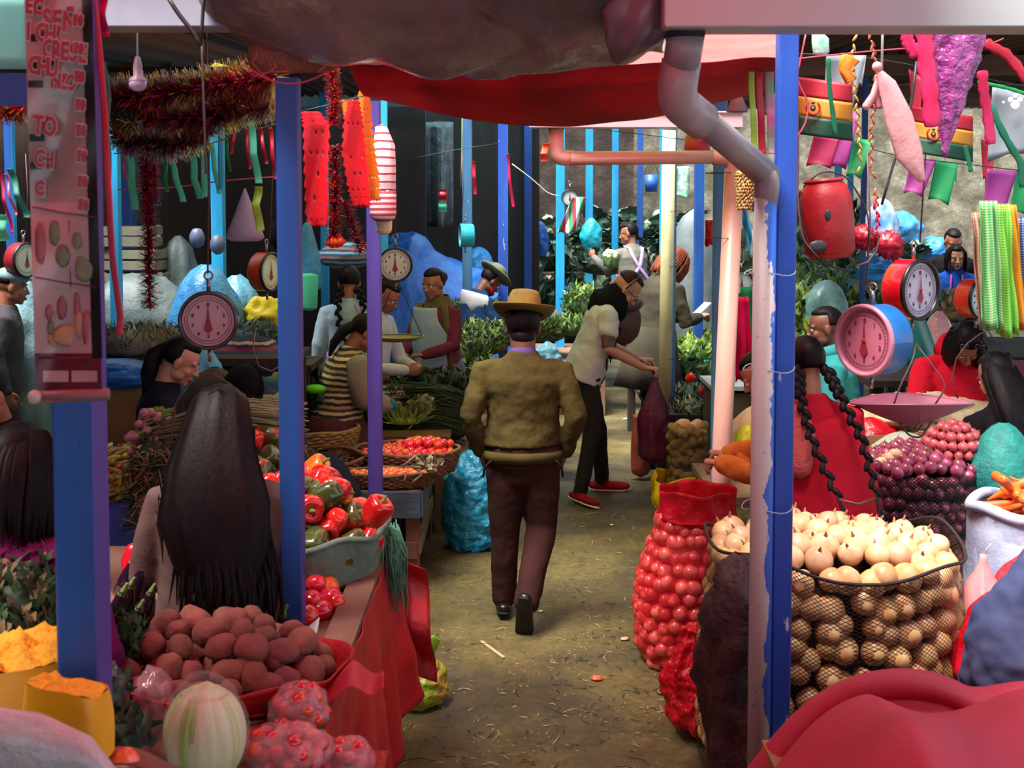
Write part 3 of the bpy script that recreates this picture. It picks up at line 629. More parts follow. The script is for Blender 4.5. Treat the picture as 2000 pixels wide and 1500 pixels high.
MB().loft([TL @ V((0, -.02, 1.27)), TL @ V((.0, .0, 1.33)), TL @ V((0, .015, 1.38)), TL @ V((0, .02, 1.42))], [(.12, .12), (.135, .14), (.11, .12), (.085, .09)], 28, xd=(1, 0, 0), fn=lambda u, a: 1 + .07 * math.sin(5 * a + 7 * u)).build('scarf', m_blk, t, mods=[('SUBSURF', dict(levels=1)), WR(.04, .02)])
MB().loft([MH @ V((0, .075, -.08)), MH @ V((0, .055, -.095)), MH @ V((0, .02, -.08))], [(.035, .028), (.05, .03), (.055, .03)], 18, xd=MH.to_3x3() @ V((1, 0, 0))).build('beard', hairm('beard_dark', '#1a100e', '#2c1b17'), t)
g = MB()
for sg in (-1, 1):
    c = MH @ V((sg * .031, .094, .001)); g.tube([c + (MH.to_3x3() @ V((math.cos(q) * .022, 0, math.sin(q) * .017))) for q in [i * PI / 8 for i in range(17)]], .0022, 5)
    g.tube([MH @ V((sg * .053, .088, .004)), MH @ V((sg * .078, -.01, .006))], .0022, 5)
g.tube([MH @ V((-.01, .096, .004)), MH @ V((.01, .096, .004))], .002, 5); g.build('glasses', m_dark, t)
MB().loft([MH @ V((-.085, -.01, .0)), MH @ V((-.088, -.012, .07)), MH @ V((-.05, -.014, .118)), MH @ V((0, -.014, .13)), MH @ V((.05, -.014, .118)), MH @ V((.088, -.012, .07)), MH @ V((.085, -.01, .0))], [(.012, .006)] * 7, 8).build('headphone_band', m_dark, t)
tt = MB(); PM = TL @ Matrix.Translation((.045, .118, 1.17)) @ Matrix.Rotation(PI, 4, 'Z') @ Matrix.Rotation(R(90), 4, 'X') @ Matrix.Rotation(R(0), 4, 'Y')
textmesh('D', .05, TL @ Matrix.Translation((.10, .112, 1.20)) @ Matrix.Rotation(R(150), 4, 'Z') @ Matrix.Rotation(R(90), 4, 'X'), tt, .001, 'CENTER', .002)
tt.build('shirt_lettering', m_blk, t, smooth=False)
lg = MB()
for (cx, cz, rx, rz) in ((0, 0, .035, .05), (.03, .05, .02, .03), (-.03, .04, .018, .035), (.02, -.06, .012, .045), (-.02, -.06, .013, .04), (.05, .0, .02, .016), (0, .09, .014, .03)):
    lg.ell(TL @ V((.095 + cx, .117 - abs(cx) * .3, 1.02 + cz)), (rx, .006, rz), 10, 6)
lg.build('shirt_print', m_blk, t)
for (p, r_) in ((V((.235, .13, 1.03)), .041),):
    MB().loft([A['R'][0].lerp(p, .60), A['R'][0].lerp(p, .95)], [.047, .0425], 14, caps=False).build('arm_tattoo', M('tattoo', '#3a2c2a', '#6d4a3c', 30, .6, 0), t)
wristw = t.matrix_world
bagp = V((.52, 8.7, 0)) + Matrix.Rotation(R(-88), 3, 'Z') @ V((.17, .44, .88)) * 1.07
def pbag(name, label, top, h, rx, ry, mat, group=None, gather=.035, nz_=.12, seed=0, cat='bag', mouth=None, n=40, k=18, lean=(0, 0), sub=0, mods=()):
    "soft carrier bag hanging from / tied at point top"
    prof = []
    for i in range(k + 1):
        u = i / k; r = (gather + (1 - gather) * sst(u / .55)) if u < .55 else (1 - .0 * (u - .55)); 
        if u > .86: r *= math.sqrt(max(0.02, 1 - ((u - .86) / .14) ** 2))
        prof.append((r, -u * h))
    mb = MB()
    def fn(a, u):
        g = 1 + nz_ * noise.noise(V((math.cos(a) * 2.2 + seed, math.sin(a) * 2.2, u * 3.1))) * 1.6 + nz_ * .55 * math.sin(a * 11 + 3 * math.sin(a * 2 + seed)) * (1 - u) ** 1.5 + nz_ * .4 * noise.noise(V((a * 2, u * 14, seed)))
        return g
    vs = []
    for i, (r, z) in enumerate(prof):
        for j in range(n):
            a = 2 * PI * j / n; f = fn(a, i / k); vs.append(V((r * rx * math.cos(a) * f + lean[0] * z / h, r * ry * math.sin(a) * f + lean[1] * z / h, z)) + V(top))
    fs = [(i * n + j, i * n + (j + 1) % n, (i + 1) * n + (j + 1) % n, (i + 1) * n + j) for i in range(k) for j in range(n)] + [tuple(range(n - 1, -1, -1)), tuple(k * n + j for j in range(n))]
    mb.add(vs, fs); return one(name, mb, mat, label, cat, group, mods=mods)
m_pbag = M('purple_plastic', '#7a2c55', '#5e2246', 5, .3, .6, 14, .02, trans=.35)
pbag('carrier_bag', 'purple plastic bag hanging from the hand of the bending man', bagp, .66, .11, .09, m_pbag, seed=3, gather=.12)

# woman in the grey coat
m_coat = fab('grey_coat', '#4a4538', '#3a372e', 3, .3, 50); m_bagb = M('brown_leather', '#5c3128', '#47251f', 5, .5, .3, 20)
t, TL, MH, A, hm = person('auburn-haired woman in long grey coat looking down at a white phone', (1.13, 9.85, 0), R(-58), 1.13, R(12), (R(36), R(-4), 0),
    {'R': ((.22, .12, 1.03), (.10, .35, 1.05), (-.3, 1, .2), (0, 0, -1)), 'L': ((-.20, .14, 1.03), (-.08, .35, 1.03), (.3, 1, .2), (0, 0, -1))},
    {'L': ((-.085, 0, .84), (-.09, .03, .45), (-.10, .02, .075), .75, (0, 1, -.05)), 'R': ((.085, 0, .84), (.09, -.06, .46), (.09, -.12, .075), .75, (0, 1, -.05))},
    skB, m_coat, M('black_trousers', '#100d11', None, rough=.9, bump=.2), vox=.008, style='cap', hair=hrR, eyes='down', wr=.018, hem=.80, topn='coat', curl=.7)
n = 36
MB().loft([V((0, .02, .98)), V((0, .0, .85)), V((0, -.02, .70)), V((0, -.03, .56))], [(.172, .142), (.20, .165), (.235, .20), (.26, .235)], n, xd=(1, 0, 0), round_=False, fn=lambda u, a: 1 + .04 * u * math.sin(7 * a)).build('coat_skirt', m_coat, t)
hb = MB()
for i in range(46):
    a = R(95) + R(350) * i / 46 - R(85); 
    if abs((a % (2 * PI)) - PI / 2) < .55: continue
    x, y = math.cos(a), math.sin(a)
    p0 = V((x * .06, y * .075 - .014, .085)); p1 = V((x * .09, y * .112 - .014, .02)); p2 = V((x * .098, y * .118 - .01, -.06)); p3 = V((x * .09, y * .108 - .004, -.155 + ru(-.02, .02)))
    lock(hb, [MH @ p0, MH @ p1, MH @ p2, MH @ p3], .02, 6)
hb.build('hair_locks', hrR, t)
MB().box((.0, .46, 1.10), (.075, .14, .01), Matrix.Rotation(R(35), 3, 'X')).build('phone', M('phone_white', '#e0e0e4', None, rough=.3, bump=0), t, smooth=False)
bg_ = T('shoulder_bag', 'brown leather shoulder bag on the back of the woman in the grey coat', 'bag', (.80, 9.35, 1.22), R(20))
MB().ell((0, 0, 0), (.20, .13, .21), 24, 16, fn=lambda d: 1 + .06 * noise.noise(d * 3) - .12 * max(0, d.z)).build('pouch', m_bagb, bg_, mods=[WR(.06, .02)])
MB().loft([(-.16, 0, .10), (-.05, .05, .25), (.12, .12, .36), (.25, .2, .33)], [(.018, .006)] * 4, 8).build('strap', m_bagb, bg_)
MB().ell((0, -.05, .13), (.19, .10, .09), 22, 12).build('flap', m_bagb, bg_)
pk = pbag('carrier_bag', 'small printed orange-brown bag standing at the black trouser leg of the woman in grey', V((.985, 9.3, .50)), .48, .075, .06, M('terracotta_plastic', '#9a4a35', '#7d3b2c', 7, .5, .4, 12), gather=.8, nz_=.08, seed=8)

# vendor holding a cauliflower, back turned
m_grey = fab('grey_tee', '#77756c', '#67655e', 4); m_lil = fab('lilac_apron', '#b49cc8', '#a288ba', 4); m_ltblue = fab('pale_blue', '#9fb4c8', '#8aa2b8', 4)
t, TL, MH, A, hm = person('vendor in grey top with lilac apron straps and long braid holding up a cauliflower', V((1.25, 12.6, .42)), R(25), .93, R(6), (R(5), R(50), 0),
    {'L': ((-.25, .16, 1.08), (-.30, .36, 1.22), (-.2, .8, .5)), 'R': ((.23, .12, 1.05), (.1, .3, 1.0))}, 'skirt', skA, m_grey, M('grey_skirt', '#4a4648', '#3d393c', 4, .9, .3), girth=1.08, style='cap')
ap = MB()
for sg in (-1, 1): ap.loft([TL @ V((sg * .06, .05, 1.36)), TL @ V((sg * .085, -.09, 1.33)), TL @ V((0.02 * sg, -.145, 1.14)), TL @ V((-sg * .10, -.15, .98))], [(.022, .008)] * 4, 8, xd=(1, 0, 0))
ap.build('apron_straps', m_lil, t)
hb = MB(); braid(hb, [MH @ V((0, -.10, -.03)), MH @ V((.04, -.15, -.16)), MH @ V((.05, -.17, -.36)), MH @ V((.05, -.17, -.52))], .026, .014, 14); hb.build('braid', hrK, t)
def cauli(mb, c, r):
    for i in range(26):
        d = V((ru(-1, 1), ru(-1, 1), ru(-.1, 1))).normalized(); mb.ell(V(c) + d * r * .62, r * ru(.28, .4), 8, 6)
cb = T('cauliflower', 'cauliflower held up by the vendor with lilac apron straps', 'cauliflower', at(1192, 500, 12.3))
m_caul = M('cauliflower_cream', '#d8d2ac', '#c2bb90', 20, .8, .5, 60); m_leafl = M('leaf_light', '#5c7c38', '#3c5c2a', 8, .6, .3, rv=.15)
mb = MB(); cauli(mb, (0, 0, 0), .085); mb.build('head', m_caul, cb)
mb = MB()
for i in range(6): a = i * 1.05; mb.ell((.06 * math.cos(a), .06 * math.sin(a), -.04), (.05, .012, .07), 8, 6, Matrix.Rotation(a + PI / 2, 3, 'Z'))
mb.build('leaves', m_leafl, cb)

# vendor in the pale blue apron
m_maroon = fab('maroon_knit', '#6e2c42', '#5c2338', 4); m_khaki = fab('khaki_vest', '#6a5f3c', '#564d31', 4)
t, TL, MH, A, hm = person('vendor woman in pale blue apron and maroon sleeves standing behind the greens', V((-.53, 8.9, .10)), R(142), .96, R(4), (R(6), R(4), 0),
    {'L': ((-.24, .10, 1.04), (-.10, .28, .98), (.6, .6, 0), (0, 0, -1)), 'R': ((.245, .06, 1.03), (.13, .27, .97), (-.5, .8, .05), (0, 0, -1))}, 'skirt', skA, m_maroon, M('slate_skirt', '#5d6670', '#4a525c', 4, .9, .3), girth=1.12, vox=.007, style='cap', wr=.018)
ab = MB(); g1 = 1.12
def apron(u, v):
    a = R(90) + R(128) * (u - .5) * (1 - .45 * sst((v - .62) * 3.2)); z = .55 + .78 * v
    rx = (.165 * g1 + .035 if z > .85 else .21) ; ry = (.118 * g1 + .03 if z > .85 else .175)
    if z > 1.2: rx -= .03 * (z - 1.2) * 4; ry -= .03 * (z - 1.2) * 4
    p = V((rx * math.cos(a), ry * math.sin(a) + .006, z)); return (TL @ p) + V((nz(p, 9, .008), 0, 0))
ab.grid(apron, 30, 24); ab.build('apron', m_ltblue, t, mods=[SOL(.004)])
vb = MB()
for sg in (-1, 1): vb.loft([TL @ V((sg * .12, .045, 1.345)), TL @ V((sg * .16, .085, 1.2)), TL @ V((sg * .175, .095, 1.0)), TL @ V((sg * .18, .09, .82))], [(.035, .012), (.04, .012), (.045, .012), (.05, .012)], 10, xd=(1, 0, 0))
vb.loft([TL @ V((0, -.02, 1.32)), TL @ V((0, -.02, 1.37)), TL @ V((0, -.02, 1.40))], [(.12, .10), (.10, .09), (.09, .085)], 24, xd=(1, 0, 0), caps=False, fn=lambda u, a: 1 + .05 * math.sin(6 * a))
vb.build('open_vest', m_khaki, t, mods=[WR(.05, .012)])
MB().ell(MH @ V((0, -.12, .03)), (.045, .04, .045), 12, 8).build('hair_bun', hrK, t)

# seated woman in the striped vest
m_strv = STRIPE('striped_knit', ['#b9a878', '#33291f', '#cbbd92', '#4a3c2c', '#a39468', '#2b221c'], 9, 2, .9, .25)
m_cuff = fab('oat_knit', '#9a927c', '#857d6a', 4, .5, 60)
t, TL, MH, A, hm = person('seated woman with tied black hair in black and cream striped vest and oatmeal sleeves', V((-1.13, 7.75, .12)), R(-62), .98, R(16), (R(18), R(-8), 0),
    {'R': ((.26, .10, .80), (.16, .33, .70), (-.2, .9, -.4)), 'L': ((-.2, .2, .80), (-.1, .38, .72), (.1, .9, -.4))}, 'skirt', skA, m_strv, M('maroon_skirt', '#5a2830', '#47202a', 4, .9, .3), girth=1.3, shoulder=1.12, pel=.62, sleeve=0, seat=True, style='cap', wr=.014, vox=.008, hem=.8)
for sd in 'LR':
    sh, el, wri, hd, hn = A[sd]; MB().loft([sh, sh.lerp(el, .5), el, el.lerp(wri, .55), el.lerp(wri, .8)], [.085, .088, .082, .072, .062], 18, fn=lambda u, a: 1 + .03 * math.sin(4 * a + 9 * u)).build('sleeve', m_cuff, t)
    MB().loft([el.lerp(wri, .72), el.lerp(wri, 1.0)], [.066, .058], 16, caps=False, fn=lambda u, a: 1 + .07 * math.sin(6 * a)).build('cuff', M('teal_plastic', '#1c7f98', '#1a6a86', 6, .3, .5), t)
hb = MB(); hb.loft([MH @ V((0, -.09, .0)), MH @ V((0, -.13, -.06)), MH @ V((.0, -.14, -.16)), MH @ V((0, -.12, -.24))], [.035, .04, .03, .012], 12); hb.build('ponytail', hrK, t)

# standing woman with two braids in pale blue
t, TL, MH, A, hm = person('woman with two long black braids and pale blue top standing with her back turned', V((-1.18, 8.9, .05)), R(10), 1.0, R(2), (R(10), 0, 0), None, 'skirt', skA, m_ltblue, M('brown_skirt', '#4f3a30', '#3d2d26', 4, .9, .3), girth=1.05, style='cap', wr=.012)
for sg in (-1, 1):
    hb = MB(); braid(hb, [MH @ V((sg * .05, -.09, -.05)), MH @ V((sg * .09, -.12, -.16)), MH @ V((sg * .10 + .02, -.16, -.34)), MH @ V((sg * .05 + .03, -.18, -.55))], .026, .016, 14); hb.build('braid', hrK, t)
MB().loft([TL @ V((0, 0, .95)), TL @ V((0, 0, .99))], [(.185, .14), (.183, .138)], 30, xd=(1, 0, 0), caps=False).build('apron_waistband', m_lil, t)
MB().loft([TL @ V((.02, .05, 1.36)), TL @ V((.055, -.1, 1.33)), TL @ V((.12, -.13, 1.15)), TL @ V((.15, -.12, .98))], [(.025, .008)] * 4, 8, xd=(1, 0, 0)).build('apron_strap', m_lil, t)
# dark haired figure behind the slim post
t, TL, MH, A, hm = person('dark-haired woman in white top half hidden behind the slim violet post', V((-.975, 8.35, .08)), R(-110), .96, R(8), (R(24), 0, 0), {'R': ((.22, .14, .98), (.08, .32, .95)), 'L': ((-.22, .14, .98), (-.08, .32, .95))}, 'skirt', skA, fab('white_blouse', '#b8bcc4', '#a4a8b4', 4), M('ochre_skirt', '#7d5636', '#6a4830', 4, .9, .3), style='cap', vox=.009)
# woman further back with a hat, dark blue shawl
t, TL, MH, A, hm = person('woman in flat grey hat and navy and white top behind the slate blue post', V((-.36, 10.3, .05)), R(-60), .98, R(14), (R(30), R(-6), 0), {'R': ((.22, .16, 1.02), (.08, .38, .92)), 'L': ((-.22, .16, 1.02), (-.08, .38, .92))}, 'skirt', skC, fab('navy_wool', '#1f3a66', '#17294a', 4), None, girth=1.1, vox=.009)
MB().ell(MH @ V((0, -.01, .085)), (.17, .17, .03), 24, 8, MH.to_3x3()).ell(MH @ V((0, -.01, .12)), (.085, .09, .05), 18, 8, MH.to_3x3()).build('hat', fab('grey_felt', '#6c705f', '#55594c', 4), t)
MB().loft([TL @ V((-.19, -.03, 1.3)), TL @ V((-.1, -.11, 1.26)), TL @ V((.1, -.12, 1.25)), TL @ V((.2, -.03, 1.28))], [(.05, .02), (.09, .02), (.09, .02), (.05, .02)], 10, xd=(0, 0, 1)).build('shawl', fab('white_shawl', '#c4c8d0', '#b0b4c0', 4), t)
MB().loft([MH @ V((0, .03, -.05)), MH @ V((0, .07, -.08))], [(.07, .05), (.05, .03)], 12).build('red_scarf', m_red, t)

# girl with the ponytail in profile
m_navy = fab('navy_jacket', '#12131f', '#1b1c2a', 4)
t, TL, MH, A, hm = person('young woman with black ponytail in navy jacket, face in profile looking down', V((-1.78, 6.05, .19)), R(-78), 1.0, R(8), (R(20), R(-2), 0), {'R': ((.22, .12, .70), (.12, .33, .68)), 'L': ((-.22, .12, .70), (-.1, .33, .68))}, 'skirt', skB, m_navy, None, pel=.55, seat=True, vox=.0045, style='cap', eyes='down', wr=.015)
hb = MB(); hb.loft([MH @ V((0, -.10, .03)), MH @ V((.0, -.13, -.02)), MH @ V((0, -.11, -.12)), MH @ V((0, -.05, -.25))], [.03, .042, .042, .02], 14)
for i in range(14): x = ru(-.03, .03); lock(hb, [MH @ V((x, -.10, .03)), MH @ V((x * 1.4, -.14 + ru(-.02, .02), -.04)), MH @ V((x * 1.6, -.11 + ru(-.02, .02), -.15)), MH @ V((x * 1.5, -.04 + ru(-.03, .03), -.28))], .014)
hb.build('ponytail', hrK, t); MB().ell(MH @ V((0, -.108, .03)), (.022, .012, .022), 12, 6).build('hair_tie', m_iris, t)

# long-haired woman in the foreground, back turned
m_beige = fab('mauve_cardigan', '#5e4644', '#4e3937', 3, .4, 80)
t, TL, MH, A, hm = person('woman with very long dark hair and mauve cardigan before the peppers, back turned', V((-.875, 3.62, -.01)), R(4), 1.0, R(3), (R(14), 0, 0), {'L': ((-.225, .02, 1.0), (-.17, .22, .92)), 'R': ((.21, .03, 1.0), (.15, .24, .90))}, 'skirt', skA, m_beige, None, girth=1.12, shoulder=.98, vox=.007, style='cap', hair=hrW, wr=.012, wrs=.13, pel=.84, hem=.76)
hb = MB()
hb.loft([MH @ V((0, -.04, .06)), MH @ V((0, -.09, -.03)), MH @ V((0, -.125, -.13)), MH @ V((.015, -.165, -.26)), MH @ V((.04, -.165, -.38)), MH @ V((.06, -.155, -.47)), MH @ V((.08, -.15, -.53))], [(.085, .07), (.105, .06), (.13, .05), (.155, .042), (.135, .034), (.09, .02), (.04, .012)], 32, xd=(1, 0, 0), fn=lambda u, a: 1 + .05 * math.sin(9 * a))
for i in range(190):
    q = ru(-1, 1); lay = ru(0, 1); sg = 1 if q > 0 else -1
    x0 = q * .075; top = V((x0 * .7, -.05 - .05 * math.sqrt(max(0, 1 - q * q)), .10 - .05 * abs(q)))
    L = -.45 - .16 * ru(0, 1) + (.30 if q < -.62 else 0) * ru(.3, 1) - .05 * (q > .1)
    xm = q * .115 ; xe = q * .17 + .030 + ru(-.025, .025); w1 = ru(-.012, .012)
    pts = [top, V((q * .100, -.095 + .05 * q * q, -.02)), V((xm + w1, -.135 + .07 * q * q - .012 * lay, -.13)), V((xm * 1.25 + .01, -.178 + .09 * q * q - .014 * lay, -.26 + ru(-.02, .02))), V((xe, -.180 + .08 * q * q - .012 * lay, L * .78)), V((xe + ru(-.02, .03), -.170 + .06 * q * q, L))]
    lock(hb, [MH @ p for p in pts], ru(.007, .013), 6)
hb.build('long_hair', hrW, t)
# woman in the magenta sweater, far left foreground
t, TL, MH, A, hm = person('woman in magenta sweater with bobbed dark hair behind the nearest blue post, back turned', V((-1.27, 3.02, .02)), R(-12), 1.0, R(4), (R(12), 0, 0), {'L': ((-.25, .0, 1.0), (-.2, .2, .86)), 'R': ((.25, .02, .98), (.20, .20, .84))}, 'skirt', skA, fab('magenta_knit', '#6e1450', '#591044', 3, .5, 60), None, girth=1.15, shoulder=1.05, vox=.008, style='cap', hair=hrW, wr=.014, pel=.80)
hb = MB()
for i in range(110):
    a = R(90) + (1 if i % 2 else -1) * R(ru(40, 180)); x, y = math.cos(a), math.sin(a)
    lock(hb, [MH @ V((x * .05, y * .06 - .014, .10)), MH @ V((x * .095, y * .115 - .014, .02)), MH @ V((x * .115, y * .130 - .014, -.08)), MH @ V((x * .112 + ru(-.01, .01), y * .115, -.17 + ru(-.03, .02)))], .017)
hb.build('hair_locks', hrW, t)
# person facing the camera behind her with a headband
t, TL, MH, A, hm = person('person with a pink headband looking down just behind the magenta sweater', V((-1.66, 4.0, .14)), R(168), 1.0, R(8), (R(28), 0, 0), None, 'skirt', skA, fab('black_pink_stripe', '#2a141f', '#1a0d14', 4), None, vox=.007, style='cap', pel=.78, eyes='down')
MB().loft([MH @ V((0, -.014, .075)), MH @ V((0, -.008, .097))], [(.0835, .102), (.076, .094)], 30, xd=(1, 0, 0), caps=False).build('headband', fab('dusty_pink', '#a86a5e', '#8c564c', 4), t, mods=[SOL(.006)])
MB().tube([V((.17, .02, .96)), V((.215, .03, .98)), V((.225, .02, 1.0))], .05, 14).build('rolled_sleeve', fab('plum_stripe', '#5a1f38', '#33101f', 20), t)
# man with cap at the far left
t, TL, MH, A, hm = person('man in grey cap and dark jacket at the far left edge', V((-3.35, 8.0, .08)), R(-70), 1.0, R(6), (R(4), 0, 0), None, 'stand', skA, M('charcoal_jacket', '#2c2a30', '#3a3840', 4, .85, .3), None, style='short', girth=1.05, vox=.008)
MB().ell(MH @ V((0, -.012, .07)), (.088, .106, .06), 22, 10, MH.to_3x3()).loft([MH @ V((0, .06, .07)), MH @ V((0, .15, .055))], [(.07, .01), (.055, .006)], 14, xd=(1, 0, 0)).build('cap', fab('pale_cap', '#7d97a0', '#6a848e', 4), t)
# dark cap person behind the left dial
t, TL, MH, A, hm = person('person in dark cap and blue striped jacket bent over behind the dried goods', V((-1.365, 6.9, -.02)), R(170), 1.0, R(30), (R(40), 0, 0), {'L': ((-.22, .16, .80), (-.1, .34, .68)), 'R': ((.22, .16, .80), (.1, .34, .68))}, 'skirt', skC, STRIPE('blue_band_knit', ['#14233a', '#24405a', '#8a8f70', '#14233a'], 7, 2, .9, .3), None, girth=1.15, pel=.68, vox=.009)
MB().ell(MH @ V((0, -.012, .06)), (.10, .115, .075), 22, 10, MH.to_3x3()).ell(MH @ V((0, .02, .055)), (.125, .14, .012), 22, 8, MH.to_3x3()).build('cap', m_blk, t)
MB().ell(TL @ V((0, -.10, 1.18)), (.2, .06, .16), 18, 10).build('shawl', fab('teal_shawl', '#3b6a78', '#24485a', 6), t)

# red shawl woman with plaits, right
m_redwool = fab('red_wool', '#b3132a', '#95101f', 3, .5, 60); m_coral = M('coral_fleece', '#c4504a', '#a84240', 20, .95, .9, 45, .02)
t, TL, MH, A, hm = person('woman in red wool jacket with two long black plaits, back turned', V((1.225, 5.0, -.01)), R(8), .975, R(3), (R(14), 0, 0), {'L': ((-.16, .14, 1.05), (-.10, .30, 1.0), None), 'R': ((.22, .04, 1.02), (.15, .22, .92))}, 'skirt', skA, m_redwool, M('stripe_skirt', '#6b5a50', '#4a3d3a', 9, .9, .5, 40, stretch=(1, 1, .1)), girth=1.2, shoulder=1.08, vox=.007, style='cap', hair=hrW, wr=.016)
MB().loft([TL @ V((.015, -.02, 1.30)), TL @ V((.03, -.015, 1.12)), TL @ V((.045, -.01, .92)), TL @ V((.06, -.01, .72))], [(.185, .13), (.225, .18), (.255, .205), (.275, .22)], 40, xd=(1, 0, 0), round_=False, fn=lambda u, a: 1 + .025 * u * math.sin(8 * a)).build('cape', m_redwool, t, mods=[('SUBSURF', dict(levels=1)), WR(.12, .02)])
MB().loft([V((-.10, -.05, 1.31)), V((-.11, -.115, 1.22)), V((-.12, -.14, 1.10))], [.06, .085, .07], 18).build('fleece_sleeve', m_coral, t, mods=[WR(.03, .02)])
for sg, x1 in ((-1, .0), (1, .02)):
    hb = MB(); base = [MH @ V((sg * .06, -.08, -.02)), MH @ V((sg * .085, -.13, -.14)), MH @ V((sg * .095 + x1, -.24, -.34)), MH @ V((sg * .07 + x1 + .03, -.31, -.57))]
    braid(hb, base, .027, .016, 20, .12); hb.build('braid', hrK, t)
bt = MB().tube([MH @ V((-.04, -.32, -.58)), MH @ V((.03, -.335, -.60)), MH @ V((.11, -.32, -.58))], .006, 6); bt.build('braid_tie', m_bagb, t)
# person in orange at the counter, hidden mostly by the pipe
m_or = fab('orange_cardigan', '#e09a48', '#cc8238', 3, .4, 60)
t, TL, MH, A, hm = person('vendor in orange cardigan counting something behind the smeared pipe', V((1.32, 5.75, -.06)), R(75), .93, R(10), (R(25), 0, 0), {'R': ((.24, .12, 1.02), (.10, .33, 1.02), (-.2, 1, .1), (0, 0, -1)), 'L': ((-.20, .14, .98), (-.06, .34, 1.0), (.2, 1, .1), (0, 0, -1))}, 'skirt', skB, m_or, M('blush_apron', '#c9a6a0', '#b08c88', 3, .7, .4), girth=1.1, vox=.0055, wr=.03, sl_r=1.4, curl=1.1)
MB().loft([A['R'][2] + V((-.01, -.06, 0)), A['R'][2] + V((0, -.2, -.10)), A['R'][2] + V((-.02, -.20, -.30)), A['R'][2] + V((-.02, -.16, -.62))], [(.035, .02), (.06, .025), (.03, .012), (.01, .006)], 14).build('cloth_end', m_or, t)

# man in teal
m_teal = fab('teal_jacket', '#3d9a9a', '#2f8286', 3, .25, 40)
t, TL, MH, A, hm = person('man in teal zip jacket seen in profile behind the pink and blue scale', V((1.875, 6.9, .06)), R(80), 1.0, R(10), (R(-4), R(6), 0), {'L': ((-.24, .10, .90), (-.1, .30, .80)), 'R': ((.24, .12, .90), (.12, .32, .80))}, 'seated', skC, m_teal, M('slate_trousers', '#2e4450', '#24363f', 4, .9, .3), pel=.74, girth=1.15, shoulder=1.08, vox=.005, style='short', wr=.022, wrs=.12, sl_r=1.15)
MB().loft([TL @ V((0, -.01, 1.33)), TL @ V((0, .0, 1.40))], [(.09, .085), (.075, .078)], 24, xd=(1, 0, 0), caps=False).build('collar', m_teal, t, mods=[SOL(.008)])
MB().tube([TL @ V((0.01, .085, 1.35)), TL @ V((.02, .115, 1.25)), TL @ V((.02, .125, 1.12))], .006, 6).build('zip', m_dark, t)
# woman in red hoodie
t, TL, MH, A, hm = person('woman in bright red hooded top with dark glasses on her head, bent over her wares', V((2.44, 6.7, .0)), R(172), 1.0, R(14), (R(46), 0, 0), {'L': ((-.24, .16, 1.02), (-.1, .34, .90)), 'R': ((.24, .16, 1.02), (.1, .34, .90))}, 'seated', skA, fab('red_jersey', '#c8142c', '#a81024', 3, .35, 50), None, pel=.84, girth=1.12, shoulder=1.1, vox=.006, style='cap', wr=.022, wrs=.1, sl_r=1.15)
g = MB()
for sg in (-1, 1): g.ell(MH @ V((sg * .036, .055, .105)), (.028, .014, .02), 14, 8, MH.to_3x3())
g.build('sunglasses', M('black_gloss', '#08080a', None, rough=.08, bump=0), t)
hb = MB()
for i in range(60):
    a = R(90) + (1 if i % 2 else -1) * R(ru(38, 180)); x, y = math.cos(a), math.sin(a)
    lock(hb, [MH @ V((x * .05, y * .06 - .014, .10)), MH @ V((x * .09, y * .11 - .01, .02)), MH @ V((x * .10, y * .12, -.07)), MH @ V((x * .10, y * .10 + .01, -.17 + ru(-.04, .04)))], .017)
hb.build('hair_locks', hrK, t)
hb = MB(); braid(hb, [MH @ V((-.08, .05, -.08)), MH @ V((-.10, .06, -.2)), MH @ V((-.07, .04, -.38))], .026, .018, 9); hb.build('braid', hrK, t)
MB().loft([TL @ V((0, -.08, 1.33)), TL @ V((0, -.05, 1.38)), TL @ V((0, -.02, 1.40))], [(.13, .10), (.12, .10), (.10, .09)], 24, xd=(1, 0, 0), caps=False).build('hood', _mc['red_jersey'], t, mods=[SOL(.02), WR(.05, .02)])
# dark-haired head at the right edge
t, TL, MH, A, hm = person('woman with straight black hair at the right edge of the picture, back turned', V((2.36, 5.75, -.10)), R(15), 1.0, R(8), (R(16), 0, 0), None, 'skirt', skA, m_blk, None, girth=1.05, vox=.008, pel=.78)
hb = MB()
hb.loft([MH @ V((0, -.04, .05)), MH @ V((0, -.08, -.06)), MH @ V((0, -.11, -.18)), MH @ V((0, -.13, -.32))], [(.08, .06), (.10, .06), (.105, .05), (.09, .03)], 26, xd=(1, 0, 0), fn=lambda u, a: 1 + .04 * math.sin(9 * a))
for i in range(60): q = ru(-1, 1); lock(hb, [MH @ V((q * .05, -.07, .10)), MH @ V((q * .1, -.10 + .06 * q * q, 0)), MH @ V((q * .11, -.135 + .06 * q * q, -.15)), MH @ V((q * .11, -.15 + .05 * q * q, -.34))], .012)
hb.build('long_hair', hrK, t)
